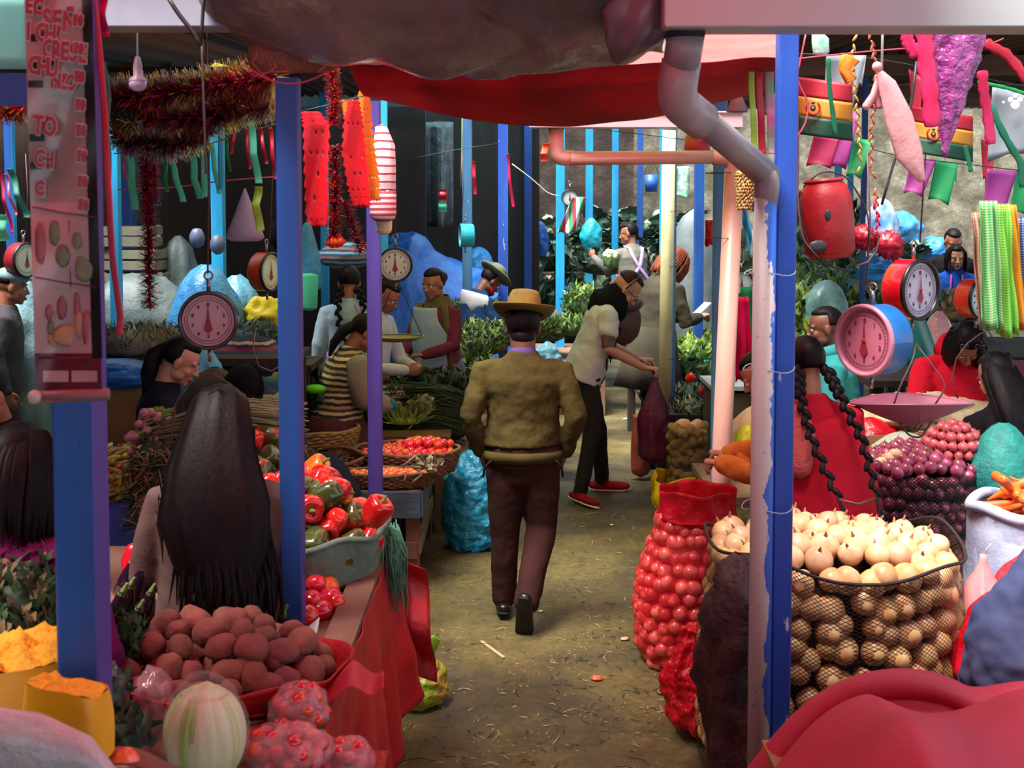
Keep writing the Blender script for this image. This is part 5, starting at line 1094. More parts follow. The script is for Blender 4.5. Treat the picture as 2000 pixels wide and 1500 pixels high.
# right edge things
sack('net_sack', 'teal net sack bulging at the right edge above the carrots', (2.22, 5.50, .62), .15, .15, .50, M('teal_net', '#16706c', '#1f8f84', 14, .6, .8, 50, .01), 'sack', .06, 1, .6)
tag(MB().box((2.24, 5.54, .30), (.42, .40, .60)).build('crate', m_crate, smooth=False), 'wooden box under the teal net sack', 'box')
m_wsack = M('woven_white_sack', '#a8b0c8', '#8c96b4', 3, .6, .4, 60, .006)
cx, cy = 1.985, 4.72
t = T('open_sack', 'open bluish white woven sack of carrots at the right edge', 'sack', (cx, cy, 0)); cx0, cy0 = cx, cy
sackwall(.185, .19, 0.01, .93, m_wsack, 'cloth', t, 1, 1, bul=.13, mods=[SOL(.004), WR(.1, .03)])
MB().tube([V((cx + .19 * math.cos(a), cy + .195 * math.sin(a), .93 + .012 * math.sin(4 * a))) for a in [i * PI / 20 for i in range(41)]], .022, 10).build('rolled_rim', m_wsack, t, w=True)
sackwall(.15, .15, 0.02, .86, M('carrot_depth', '#7a3414', None, rough=1, bump=0), 'dark_filler', t, 1, 1)  # filler shell coloured like carrots in shade, below the top layer
m_car = M('carrot_orange', '#e0641c', '#c8501a', 14, .5, .3, 60, .004, rv=.1, stretch=(.3, 1, 1))
ct = T('carrot', 'carrot', 'carrot'); MB().loft([(-.07, 0, 0), (-.03, 0, .002), (.03, 0, 0), (.085, 0, -.002)], [.019, .018, .013, .003], 12).build('root', m_car, ct); MB().loft([(-.07, 0, 0), (-.085, 0, .002)], [.007, .004], 6).build('crown', m_stem, ct)
P = [V((cx + ru(-.09, .09), cy + ru(-.09, .08), .87 + .016 * i / 3)) for i in range(30)]
scatter(ct, P, 'orange carrot in the open woven sack at the right edge', 'carrots in the woven sack', smin=.9, smax=1.15)
pbag('plastic_bag', 'tied pale pink plastic bag right of the brown net sack', at(1921, 1082, 4.25), .42, .11, .10, M('pale_pink_plastic', '#e8a8a8', '#d88c94', 4, .4, .5, 12, trans=.35), seed=2, gather=.10, nz_=.12)
MB_ = MB().tube([at(1921, 1086, 4.25), at(1928, 1072, 4.25), at(1937, 1062, 4.24)], .003, 5); one('string', MB_, m_white, 'white string knotting the pale pink bag', 'string')
tag(MB().box((1.72, 4.35, .20), (.34, .40, .40)).box((1.72, 4.3, .42), (.3, .3, .04)).build('crate', m_crate, smooth=False), 'wooden box under the pale pink bag', 'box')
sack('plastic_bag', 'red plastic bag squeezed between the pale pink bag and the blue-grey cloth', (1.62, 4.02, .42), .12, .10, .40, m_redbag, 'bag', .2, 3, .6)
sack('plastic_bag', 'dull red net bag below the white carrot sack at the right edge', (1.93, 4.42, .48), .16, .12, .36, M('crimson_net', '#b01c30', '#8a1424', 16, .7, .9, 40, .02), 'bag', .12, 13, .6)
tag(MB().box((1.95, 4.45, .24), (.34, .30, .48)).build('crate', m_crate, smooth=False), 'wooden box under the dull red net bag', 'box')
m_bgcl = fab('blue_grey_cloth', '#5a5c7c', '#444c70', 3, .4, 50)
sack('cloth_bundle', 'crumpled blue-grey cloth bundle above the red tarp at right', (1.68, 3.72, .35), .24, .2, .72, m_bgcl, 'cloth', .16, 5, .5, mods=[('SUBSURF', dict(levels=1)), WR(.16, .07)])
tag(MB().box((1.7, 3.72, .18), (.4, .36, .36)).build('crate', m_crate, smooth=False), 'wooden box under the blue-grey cloth bundle', 'box')
# red tarp in the foreground
m_fred = M('pink_red_tarp', '#c42a48', '#b0243e', 2.5, .6, .35, 40, .006)
def fred(u, v):
    # u across (x), v front to back
    x = .44 + 1.25 * u; y = 2.25 + .95 * v
    ridge = .965 - .50 * max(0, (.34 - u)) ** 1.15 * 2.0 - .05 * max(0, u - .62) + .018 * math.sin(u * 19 + v * 4) 
    z = ridge - .30 * max(0, v - .62) ** 1.4 * 4 - .06 * (1 - v) + nz((x, y, 0), 3.2, .035) + .020 * math.sin((v * 3.2 - u * 2.1) * 4) * (v > .05)
    if u < .34: z -= .25 * max(0, v - .3) * (.34 - u) * 3
    return V((x, y, max(.02, z)))
one('folded_tarp', MB().grid(fred, 80, 60), m_fred, 'pinkish red tarp draped over goods in the bottom right corner', 'tarp', mods=[SOL(.008)])
def roll(i0): pass
p_ = []
for i, (px, py) in enumerate(((1470, 1530), (1510, 1475), (1560, 1415), (1610, 1368), (1670, 1335), (1740, 1322), (1800, 1325), (1850, 1340), (1890, 1362), (1930, 1362), (1980, 1350), (2040, 1345))): p_.append(at(px, py + 12, 3.05))
p_ = bend(p_, 3)
one('tarp_roll', MB().loft(p_, [(.036, .05)] * len(p_), 12, fn=lambda u, a: 1 + .08 * math.sin(3 * a + 9 * u)).grid(lambda u, v: p_[min(len(p_) - 1, int(u * (len(p_) - 1) + .5))] + V((.0, -.035 - .16 * v, -.01 - .24 * v)), len(p_) - 1, 8), m_fred, 'rolled hem of red tarp curving over the bottom of the onion sack', 'tarp')
tag(MB().box((1.12, 2.75, .36), (.95, .7, .72)).build('crate_stack', m_crate, smooth=False), 'wooden boxes hidden under the pinkish red tarp', 'box')
# ---------------------------------------------------------------- left side: peppers, potatoes, pumpkins, baskets
m_wood = M('plank_wood', '#6a4438', '#8a6250', 5, .8, .5, 22, .01, stretch=(1, .15, 1)); m_bluewood = M('faded_blue_wood', '#3d4a5c', '#5a6a78', 5, .75, .5, 22, .01, stretch=(.3, 1, 1)); m_oldw = M('grey_wood', '#6a5f48', '#8a7e60', 5, .8, .5, 22, .01)
m_redpl = M('red_plastic_skirt', '#c01c24', '#d8343a', 3, .4, .7, 9, .02, trans=.25)
# long stall table
t = T('stall_table', 'long plank stall table carrying peppers and potatoes on the left', 'table', (-1.4, 3.4, 0))
MB().box((-1.42, 3.4, .80), (1.84, 2.3, .04)).build('top', m_wood, t, smooth=False, w=True)
MB().box((-.50, 3.95, .835), (.09, 1.35, .03)).build('edge_plank', m_wood, t, smooth=False, w=True)
for sx in (-2.25, -.60):
    for sy in (2.35, 4.45): MB().box((sx, sy, .39), (.07, .07, .78)).build('leg', m_wood, t, smooth=False, w=True)
def skirt(u, v):
    y = 2.5 + 2.15 * u; z = .83 - (.70 - .22 * sst((u - .55) * 2.5)) * v
    x = -.455 + .02 * math.sin(y * 9) * v + .10 * v * u + .03 * math.sin(y * 23 + 2 * v) * v + .012 * noise.noise(V((y * 6, v * 5, 0)))
    return V((x, y, z))
one('table_skirt', MB().grid(skirt, 90, 30), m_redpl, 'red plastic sheet hanging down the aisle side of the pepper stall', 'tablecloth', mods=[SOL(.003)])
def skirt2(u, v):
    x = -.46 + .12 * u + .02 * math.sin(7 * u); y = 4.55 + .06 * math.sin(9 * v); z = .82 - .45 * v - .1 * u
    return V((x + .04 * v, y + .04 * u, z))
one('skirt_corner', MB().grid(skirt2, 12, 12), m_redpl, 'pointed red corner of plastic sticking out beside the wooden table', 'tablecloth', mods=[SOL(.003)])
def fray(i):
    p = V((-.44 + ru(-.015, .03), 4.35 + ru(-.1, .1), .95 - rnd() * .05)); return [p, p + V((ru(-.01, .04), ru(-.05, .05), -.08)), p + V((ru(0, .05), ru(-.05, .05), -ru(.15, .3)))]
strands_mass('green_fringe', 'frayed green threads at the corner of the pepper sack', 'fringe', fray, 90, .0025, [M('green_thread', '#5f9a7c', '#3f7458', 9, .7, .2)])
# big pepper sack
cx, cy = -.725, 4.22; cx0, cy0 = cx, cy
t = T('open_sack', 'wide grey-green sack rolled open under the heap of bell peppers', 'sack', (cx, cy, .82)); WORG[t.name] = V((cx, cy, .82)); 
def psack(u, v):
    a = 2 * PI * u; r = 1 + .03 * math.sin(9 * a) * v + .05 * noise.noise(V((math.cos(a) * 3, math.sin(a) * 3, v * 2))); z = .82 + .17 * v + .012 * math.sin(5 * a)
    return V((cx + .285 * r * (1 - .10 * (1 - v)) * math.cos(a), cy + .33 * r * (1 - .1 * (1 - v)) * math.sin(a), z))
m_gsack = M('grey_green_sack', '#4c5a4c', '#6d8070', 5, .6, .7, 14, .02)
MB().grid(psack, 80, 10).build('cloth', m_gsack, t, w=True, mods=[SOL(.006)])
MB().tube([psack(i / 60, 1.0) for i in range(61)], .011, 8).build('rim', m_gsack, t, w=True)
protos = [(pepper(m_pepR), 'red'), (pepper(m_pepM, k=3), 'red and green blotched'), (pepper(m_pepG), 'dark green'), (pepper(m_pepO, .038, .11, 3), 'orange')]
def dome(x, y, q): return .99 + .13 * (1 - q) + .10 * max(0, (y - cy)) + .12 * max(0, -(x - cx) - .0)
used = {}
def putpep(p, k, where, grp, rt=None, s=1):
    pr, nm = protos[k]; lb = '%s bell pepper %s' % (nm, where); rt = rt or (ru(.5, 2.4), ru(-.8, .8), ru(0, 6.28))
    if k not in used: used[k] = 1; pr.location = p; pr.rotation_euler = rt; pr['label'] = lb; pr['group'] = grp; pr.scale = (s, s, s)
    else: dup(pr, p, rt, lb, grp, s)
for lay in range(2):
    for p in hexpts(cx, cy + .02, .235 - .06 * lay, .28 - .08 * lay, .083, lambda x, y, q: dome(x, y, q) - .06 + .075 * lay, .2):
        putpep(p, random.choices((0, 1, 2, 3), (.50, .28, .16, .03))[0], 'in the heap on the grey-green sack', 'bell peppers heaped on the grey-green sack', s=ru(.92, 1.15))
for px, py, D, k in ((487, 858, 4.75, 0), (522, 853, 4.85, 1), (490, 905, 4.6, 2), (528, 895, 4.7, 2), (610, 920, 4.35, 3), (637, 935, 4.3, 0), (480, 945, 4.4, 0), (735, 1000, 4.05, 0), (524, 957, 4.25, 0), (655, 955, 4.2, 0), (640, 968, 4.15, 2), (505, 925, 4.5, 1)):
    putpep(at(px, py, D), k, {(487, 858): 'at the very top of the heap, standing on its end', (522, 853): 'lying on its side right of the topmost pepper', (735, 1000): 'at the right rim of the sack', (610, 920): 'in the middle of the heap beside the blue post'}.get((px, py), 'on the upper slope of the pepper heap'), 'bell peppers heaped on the grey-green sack', s=1.12)
# rising mound behind the girl: sacking under the highest peppers
sack('sack', 'dark sack propping up the back of the pepper heap', (-1.0, 4.75, .82), .26, .2, .30, M('dark_sacking', '#3a2c28', '#241a18', 6, .9, .6, 30), nz_=.1, seed=3, top=.6)
# lower red peppers/tomatoes
P = [at(px, py, D) for px, py, D in ((566, 1128, 3.95), (600, 1128, 3.95), (618, 1140, 3.9), (640, 1148, 3.92), (660, 1136, 4.02), (608, 1175, 3.8), (645, 1168, 3.85), (625, 1195, 3.75), (600, 1205, 3.7), (540, 1080, 4.0), (538, 1100, 3.98), (540, 1118, 3.95), (533, 1050, 4.05), (545, 1165, 3.8), (538, 1190, 3.75), (655, 1178, 3.8))]
scatter(tomato(m_tom, .036, .92), P, 'big red tomato lying below the pepper sack beside the edge plank', 'big tomatoes below the pepper sack', smin=.95, smax=1.15)
tag(MB().ell(at(600, 1180, 3.9) - V((0.06, 0, .05)), (.16, .3, .035), 20, 8).build('straw_bed', m_strw), 'dry straw under the big tomatoes', 'straw', kind='stuff')
one('paper_scrap', MB().grid(lambda u, v: at(592, 1250, 3.5) + V((.06 * u - .02, .05 * v, .03 * u * v + .02 * u)), 6, 6), m_white, 'crumpled white paper scrap at the front end of the edge plank', 'paper', mods=[SOL(.002)])
# potatoes in a red bag
m_rcl = M('red_bag_cloth', '#c41424', '#a8101c', 5, .45, .6, 20, .015, trans=.2)
def rimbag(u, v):
    a = 2 * PI * u; ax, ay = .30 + .05 * v, .24 + .03 * v
    return V((-.78 + ax * math.cos(a) * (1 + .04 * math.sin(7 * a)), 3.18 + ay * math.sin(a), .83 + .07 * v + .012 * math.sin(5 * a)))
one('potato_bag', MB().grid(rimbag, 70, 6).lathe([(.001, .835), (.32, .83)], 30, c=(-.78, 3.18, 0), sy=.7), m_rcl, 'red bag rolled down around the brown potatoes', 'bag', mods=[SOL(.005)])
P = hexpts(-.79, 3.18, .33, .25, .078, lambda x, y, q: .875 + .03 * (1 - q) + ru(-.01, .02)) + hexpts(-.80, 3.22, .25, .16, .082, lambda x, y, q: .935 + .03 * (1 - q))
pp = [potato(m_pot, .041, i * 5) for i in range(3)]; pp[0].location = P[0]; pp[1].location = P[1]; pp[2].location = P[2]
for o in pp: o['label'] = 'brownish red potato in the rolled red bag behind the clear bags'; o['group'] = 'potatoes in the rolled red bag'
for i, p in enumerate(P[3:]): dup(pp[i % 3], p, (ru(0, 6), ru(0, 6), ru(0, 6)), s=ru(.85, 1.15))
# net flap
def flap(u, v):
    p = at(560 + 190 * u, 1300 + 90 * v - 60 * v * u, 3.2 - .2 * v); return p + V((0, 0, .02 * math.sin(u * 12) + nz(p, 7, .03)))
one('net_flap', MB().grid(flap, 30, 16, 40, 20), NETM('pink_net', '#e0405a', .35, trans=.4, fill=.55), 'pinkish red netting spilling over the right end of the potato bag', 'net', mods=[SOL(.002)])
# knotted red netting at the foot of the post
def knots(i):
    p = at(545 + ru(0, 60), 1262 + ru(-8, 12), 3.45); return [p, p + V((ru(-.03, .03), ru(-.02, .02), ru(-.01, .03))), p + V((ru(-.05, .05), ru(-.03, .03), ru(-.02, .01)))]
strands_mass('net_threads', 'tangled pink net threads at the foot of the violet-sided blue post', 'net', knots, 40, .003, [M('pink_thread', '#e8506a', None, rough=.6, bump=0)])
# pumpkins
m_pump = M('pumpkin_flesh', '#f2b414', '#e8a00c', 5, .45, .3, 25, .005, coat=.15); m_pumpr = M('pumpkin_rough', '#e89c10', '#f4b828', 18, .7, 1.0, 30, .02)
def chunk(label, c, sz, rz, seed, rough=.02, cut=None):
    t = T('pumpkin_piece', label, 'pumpkin', c, rz); x, y, z = sz
    def side(u, v):
        a = 2 * PI * u; e = lambda q: math.copysign(abs(q) ** .55, q); r = 1 + .05 * math.sin(3 * a + seed) - .10 * v + .06 * math.sin(PI * v)
        return V((x * r * e(math.cos(a)), y * r * e(math.sin(a)), z * v * (1 + .12 * math.sin(a + seed) * v)))
    MB().grid(side, 60, 12).build('side', m_pump, t)
    def top(u, v):
        a = 2 * PI * u; p = side(u, 1.0); q = V((p.x * v, p.y * v, p.z * v + z * (1 + .05 * math.cos(a)) * (1 - v)))
        q.z += rough * (noise.noise(V((q.x * 26 + seed, q.y * 26, 0))) * 1.6 + noise.noise(V((q.x * 60, q.y * 60, seed))) * .7) * min(1, (1 - v) * 6 + .35); return q
    MB().grid(top, 80, 20).build('cut_face', m_pumpr, t); return t
chunk('largest pumpkin piece with ragged top at the left edge', at(60, 1455, 2.62), (.135, .10, .215), R(14), 1, .022)
chunk('square-cut pumpkin piece with ragged top in front of the blue post', at(138, 1478, 2.40), (.080, .065, .145), R(-8), 4, .013)
chunk('pumpkin wedge behind the square-cut pumpkin piece', at(120, 1430, 2.72), (.085, .06, .13), R(30), 9, .02)
t = T('squash', 'small orange squash under the carton flap at the bottom left', 'squash', at(242, 1488, 2.45)); MB().ell((0, 0, 0), (.032, .032, .028), 24, 12, fn=lambda d: 1 + .05 * math.cos(6 * math.atan2(d.y, d.x))).build('flesh', m_tomo, t)
m_card = M('cardboard', '#8a5c48', '#744a3a', 4, .85, .2, 40, .003)
one('carton', MB().grid(lambda u, v: at(215 + 150 * u, 1462 + 34 * u + 34 * v, 2.52 - .1 * v) + V((0, 0, .01 * math.sin(u * 5))), 10, 6), m_card, 'open brown carton flap beside the wrapped cabbage', 'carton', mods=[SOL(.004)])
# clear plastic bags on the front
def filmbag(label, c, sz, mat, seed, name='plastic_bag'):
    return one(name, MB().ell(V(c), sz, 44, 30, fn=lambda d: 1 + .16 * noise.noise(d * 2.2 + V((seed, 0, 0))) + .06 * noise.noise(d * 6 + V((seed, 3, 0)))), mat, label, 'bag', mods=[WR(.03, .012)])
c = at(205, 1365, 2.85); filmbag('clear plastic bag of greens just right of the nearest blue post', c, (.055, .06, .085), clearf, 1)
leafmass('leafy_greens', 'dark greens inside the clear bag right of the nearest blue post', 'greens', [(c - V((0, 0, .01)), (.042, .045, .065))], 60, .05, .03, [m_lf4, m_lf2])
c = at(300, 1378, 2.95); filmbag('clear plastic bag with purple contents between potatoes and wrapped cabbage', c, (.05, .055, .09), clearp, 5)
for i in range(7): 
    p = c + V((ru(-.025, .025), ru(-.03, .03), ru(-.06, .04))); 
    if i == 0: ob = tag(MB().ell((0, 0, 0), (.017, .017, .022), 12, 8).build('beetroot', m_onpurp), 'purple beet inside the clear bag beside the potatoes', 'beet', 'purple beets inside a clear bag'); ob.location = p
    else: dup(ob, p, (ru(0, 3), 0, 0))
c = at(250, 1440, 2.75); filmbag('flattened clear bag of pale leaves in front of the other clear bags', c, (.06, .05, .05), clearf, 9)
leafmass('leafy_greens', 'grey-green leaves inside the flattened clear bag', 'greens', [(c, (.05, .04, .035))], 50, .05, .03, [m_lf4])
t = T('wrapped_cabbage', 'big pale cabbage wrapped in clear film in the foreground', 'cabbage', at(400, 1440, 2.72)); m_cab = M('cabbage_pale', '#b4c088', '#d8d4b4', 6, .5, .4, 20, stretch=(2, 2, .4)); m_cabv = M('cabbage_green', '#8fae58', '#c8cf98', 5, .5, .4, 20, stretch=(3, 3, .3))
MB().ell((0, 0, .012), (.080, .074, .112), 30, 20, fn=lambda d: 1 + .05 * noise.noise(d * 3)).build('heart', m_cab, t)
for i in range(9):
    a = i * .7 + .3
    def lf(u, v, a=a, i=i):
        th = a + (u - .5) * 1.5; ph = -1.1 + 2.25 * v; r = 1.04 + .03 * math.sin(9 * u) * v + .012 * i % .04; rr = math.cos(ph * .95) * .083 * r + .008 * v
        return V((rr * math.cos(th), rr * math.sin(th), .105 * math.sin(ph) * r))
    MB().grid(lf, 12, 12).build('leaf', m_cabv if i % 2 else m_cab, t, mods=[SOL(.003)])
MB().ell((0, 0, .01), (.098, .088, .125), 44, 30, fn=lambda d: 1 + .07 * noise.noise(d * 2.5) + .05 * noise.noise(d * 7) + .12 * max(0, d.z) ** 6).build('film', clearf, t)
# big film at bottom left corner
m_film = M('milky_film', '#c9b4bc', '#e0d4d4', 6, .25, .8, 10, .03, coat=.4, trans=.2)
one('film_roll', MB().loft([at(-60, 1440, 2.15), at(60, 1462, 2.15), at(150, 1495, 2.15), at(215, 1540, 2.15)], [(.06, .03), (.062, .03), (.055, .025), (.03, .02)], 26, xd=(0, 0, 1), fn=lambda u, a: 1 + .07 * math.sin(5 * a + 6 * u)), m_film, 'milky white plastic with pink edge across the bottom left corner', 'plastic')
filmbag('pale film-wrapped bundle standing behind the pumpkin beside the nearest post', at(128, 1290, 2.75), (.04, .05, .07), M('pale_wrap', '#9aa48c', '#c4c8b8', 9, .3, .6, 20, coat=.5), 3, 'wrapped_bundle')
# bags of small red tomatoes
def tbag(label, px, py, D, rx, rz, seed, nn_):
    c = at(px, py, D); filmbag(label, c, (rx, rx * .9, rz), clearp, seed, 'tomato_bag')
    P = []
    for i in range(900):
        d = V((ru(-1, 1), ru(-1, 1), ru(-1, 1)))
        if d.length < .95: 
            p = c + V((d.x * rx, d.y * rx * .9, d.z * rz)) * .93
            if all((p - q).length > .029 for q in P): P.append(p)
        if len(P) >= nn_: break
    return P
P1 = tbag('upper clear bag of small red tomatoes, standing on the other two', 583, 1385, 2.95, .075, .062, 2, 42); P2 = tbag('wide clear bag of small red tomatoes at the bottom of the photo', 560, 1462, 2.80, .105, .052, 4, 50); P3 = tbag('right-hand clear bag of small red tomatoes at the table corner', 672, 1480, 2.85, .075, .045, 6, 30)
sm = tomato(m_tom, .0185, .95)
for P, nm in ((P1, 'upper'), (P2, 'wide lower'), (P3, 'right-hand')): scatter(sm, P, 'small red tomato inside the %s clear bag' % nm, 'small tomatoes in the %s clear bag' % nm, first=(nm == 'upper'))
one('red_tray', MB().box(at(575, 1500, 2.85) - V((0, 0, .02)), (.42, .25, .012)), m_rcl, 'red plastic lying under the tomato bags', 'plastic', smooth=False)
# herbs on the left, around the first post
leafmass('herb_bunch', 'dark green herb heap at the left edge above the pumpkins', 'herbs', [(at(45, 1180, 2.95), (.12, .12, .12)), (at(30, 1250, 2.9), (.16, .12, .10)), (at(100, 1260, 2.95), (.06, .1, .06))], 900, .045, .022, [m_lf1, m_lf1, m_lf2, m_strw], curl=.8)
leafmass('herb_bunch', 'dark green herb bunch just right of the nearest blue post', 'herbs', [(at(235, 1265, 3.15), (.065, .08, .075))], 420, .045, .022, [m_lf1, m_lf2, m_lf1], curl=.8)
tag(MB().box((-1.62, 2.95, .87), (.95, .6, .10)).build('crate', m_crate, smooth=False), 'shallow wooden box under the dark herbs', 'box')
m_egg = M('eggplant_skin', '#170a16', '#2a1228', 4, .12, .05, coat=.7)
eg = T('eggplant', 'x', 'eggplant'); MB().loft([(0, 0, -.075), (0, 0, -.05), (0, 0, 0), (0, 0, .05), (0, 0, .075)], [.022, .038, .034, .022, .014], 18).build('fruit', m_egg, eg); MB().loft([(0, 0, .07), (0, 0, .088), (.004, 0, .105)], [.017, .008, .006], 8).build('stalk', m_stem, eg)
P = [at(px, py, D) for px, py, D in ((245, 1180, 3.5), (270, 1145, 3.6), (228, 1200, 3.45), (284, 1195, 3.5), (262, 1225, 3.4), (540, 1238, 3.6), (250, 1135, 3.65), (285, 1160, 3.62))]
scatter(eg, P, 'glossy dark eggplant between the magenta sweater and the long-haired woman', 'eggplants left of the long-haired woman', rot=(.3, .2, .6), smin=.8, smax=.95)
one('red_pouch', MB().loft([at(268, 1125, 3.85), at(266, 1095, 3.85), at(264, 1070, 3.85)], [(.045, .03), (.05, .03), (.03, .02)], 16, fn=lambda u, a: 1 + .1 * math.sin(5 * a)), m_redbag, 'small red plastic pouch left of the long-haired woman', 'bag')
# table of chillies behind
m_bluecl = fab('blue_tablecloth', '#3e4f9a', '#33427e', 3, .35, 40)
t = T('stall_table', 'stall table with blue cloth under the chillies and garlic', 'table', (-1.95, 5.2, 0))
MB().box((-2.1, 5.25, .86), (2.2, .9, .04)).build('top', m_wood, t, smooth=False, w=True)
for sx in (-3.1, -1.1):
    for sy in (4.9, 5.6): MB().box((sx, sy, .42), (.06, .06, .84)).build('leg', m_wood, t, smooth=False, w=True)
def tcloth(u, v):
    x = -3.2 + 2.25 * u
    if v < .35: return V((x, 5.68 - .9 * v / .35, .89 + .012 * math.sin(x * 6)))
    return V((x, 4.78 + .03 * math.sin(x * 13) * (v - .35), .89 - .75 * (v - .35) / .65))
tag(MB().grid(tcloth, 60, 20).build('tablecloth', m_bluecl, mods=[SOL(.004)]), 'blue cloth covering the table of chillies', 'tablecloth')
m_chy = M('chilli_yellow', '#b8a844', '#8c8a30', 6, .3, .1, rv=.15, coat=.3); m_chr = M('chilli_red', '#c8281c', '#d86024', 6, .25, .1, rv=.12, coat=.3)
def chilli(m):
    t = T('chilli', 'x', 'chilli'); MB().loft([(-.045, 0, 0), (-.02, .004, 0), (.01, .004, 0), (.035, -.004, 0), (.05, -.012, 0)], [.009, .011, .010, .006, .002], 10).build('pod', m, t); MB().loft([(-.045, 0, 0), (-.06, -.003, .003)], [.004, .003], 6).build('stalk', m_stem, t); return t
cc = at(240, 820, 5.2)
P = hexpts(-1.72, 5.22, .42, .36, .046, lambda x, y, q: .90 + .13 * (1 - q) + ru(0, .02), .4); random.shuffle(P); k = int(len(P) * .8)
scatter(chilli(m_chy), P[:k], 'yellow-green chilli in the heap on the blue cloth', 'yellow chillies heaped on the blue cloth', smin=1, smax=1.3)
scatter(chilli(m_chr), P[k:], 'red chilli among the yellow ones on the blue cloth', 'red chillies among the yellow ones', smin=1, smax=1.3)
leafmass('chilli_bed', 'lower layer of yellow chillies under the heap', 'chillies', [((-1.72, 5.22, .87), (.43, .38, .13))], 1200, .05, .016, [m_chy, m_chy, m_chr], up=0, curl=.2)
P = hexpts(-2.62, 5.5, .42, .30, .055, lambda x, y, q: .92 + .16 * (1 - q), .2); k = len(P) * 2 // 3
scatter(tomato(m_tomo, .032, .85), P[:k], 'orange tomato in the heap at the left edge', 'orange tomatoes heaped at the left edge'); scatter(tomato(m_tomg, .032, .85), P[k:], 'half green tomato in the heap at the left edge', 'half green tomatoes heaped at the left edge')
# onions with stems: bundle with pink bulbs and long green stems
bul = T('spring_onion', 'x', 'spring onion'); MB().ell((0, 0, 0), (.017, .017, .02), 12, 8).build('bulb', M('pink_bulb', '#c08a90', '#a86a74', 12, .4, .2, stretch=(3, 3, .5)), bul); MB().loft([(0, 0, .015), (0, 0, .06)], [.006, .004], 6).build('stem', m_lf3, bul)
c = at(298, 838, 5.0); P = [c + V((ru(-.075, .06), ru(-.08, .08), ru(-.09, .07))) for i in range(70)]
scatter(bul, P, 'pinkish bulb at the end of the bundle of long stems', 'pink bulbs of the stem bundle', rot=(.2, 1.2, .3))
m_stk = M('long_stem', '#a89a74', '#7a7c50', 12, .6, .3, rv=.2)
strands_mass('stem_bundle', 'bundle of long pale green stems lying behind the long-haired woman', 'onion stems', lambda i: (lambda y, z, e: [V((c.x + .03, c.y + y * .5, c.z + z * .6)), V((c.x + .30, c.y + y, c.z + .06 + z + e * .4)), V((c.x + .58 + e, c.y + y * 1.6, c.z + .02 + z * 1.6))])(ru(-.10, .10), ru(-.06, .05), ru(-.05, .05)), 190, .0045, [m_stk, m_lf2, m_strw])
leafmass('green_tops', 'frizzy grey-green tops at the right end of the stem bundle', 'greens', [(at(455, 838, 5.05), (.22, .14, .07)), (at(500, 815, 5.2), (.14, .12, .05))], 700, .05, .012, [m_lf4, m_lf2, m_strw], curl=.6)
strands_mass('root_bundle', 'hanging bundles of stems and roots left of the dark hair', 'roots', lambda i: (lambda p: [p, p + V((ru(-.05, .05), ru(-.04, 0), ru(-.05, .0))), p + V((ru(-.08, .07), ru(-.05, .01), -ru(.03, .10)))])(at(ru(262, 330), ru(880, 1010), 4.72)), 330, .0035, [m_strw, m_lf1, M('russet_root', '#6a4434', '#8a6048', 12, .8, .2), m_lf1])
leafmass('root_core', 'dark tangle behind the hanging root bundles', 'roots', [(at(297, 940, 4.85), (.09, .06, .19))], 250, .04, .012, [m_lf1, m_strw, _mc['russet_root']], up=-.6)
# wooden table with tomato baskets in the middle -----------------------------------------------------
zt = at(800, 957, 6.65).z
t = T('wooden_table', 'weathered blue-grey wooden table carrying the tomato baskets', 'table', (-.75, 7.0, 0))
x0, x1, y0, y1 = -1.35, -.50, 6.62, 7.75
MB().box(((x0 + x1) / 2, (y0 + y1) / 2, zt - .015), (x1 - x0, y1 - y0, .03)).build('top', m_oldw, t, smooth=False, w=True)
MB().box(((x0 + x1) / 2, y0, zt - .075), (x1 - x0, .03, .14)).build('apron_board', m_bluewood, t, smooth=False, w=True); MB().box((x1 - .0, (y0 + y1) / 2, zt - .075), (.03, y1 - y0, .14)).build('apron_board', m_bluewood, t, smooth=False, w=True)
for sx in (x0 + .06, x1 - .045):
    for sy in (y0 + .05, y1 - .06): MB().box((sx, sy, (zt - .14) / 2), (.07, .07, zt - .14)).build('leg', m_wood, t, smooth=False, w=True)
MB().box(((x0 + x1) / 2, y0 + .02, .21), (x1 - x0 - .04, .03, .09)).build('lower_rail', m_wood, t, smooth=False, w=True); MB().box((x1 - .015, (y0 + y1) / 2, .22), (.03, y1 - y0 - .04, .07)).build('lower_rail', m_oldw, t, smooth=False, w=True)
MB().box(((x0 + x1) / 2, (y0 + y1) / 2, .19), (x1 - x0 - .1, y1 - y0 - .1, .02)).build('shelf', m_wood, t, smooth=False, w=True)
t = T('plastic_crate', 'small dark slotted plastic crate on the lower shelf of the wooden table', 'crate', (-.72, 6.9, .205))
mb = MB()
for s_ in (-1, 1):
    for i in range(8): mb.box((s_ * .14, -.11 + i * .031, .08), (.008, .012, .16)); mb.box((-.12 + i * .034, s_ * .12, .08), (.012, .008, .16))
mb.build('slots', m_dark, t, smooth=False); MB().box((0, 0, .165), (.30, .26, .015)).build('rim', m_dark, t, smooth=False); MB().box((0, 0, .008), (.29, .25, .015)).build('bottom', m_dark, t, smooth=False)
bx, by = -.585, 7.12
wovenbasket('big dark wicker basket full of tomatoes nearest the man in the hat', (bx - .03, by, zt + .005), .275, .20, .13, m_wick, 9, 'basket')
P = hexpts(bx - .03, by, .27, .20, .054, lambda x, y, q: zt + .105 + .035 * (1 - q), .15) + hexpts(bx + .06, by + .02, .16, .11, .056, lambda x, y, q: zt + .15 + .03 * (1 - q), .15)
scatter(tomato(m_tom, .030, .9), P, 'orange-red tomato in the big dark wicker basket', 'tomatoes in the big wicker basket', smin=.85, smax=1.05)
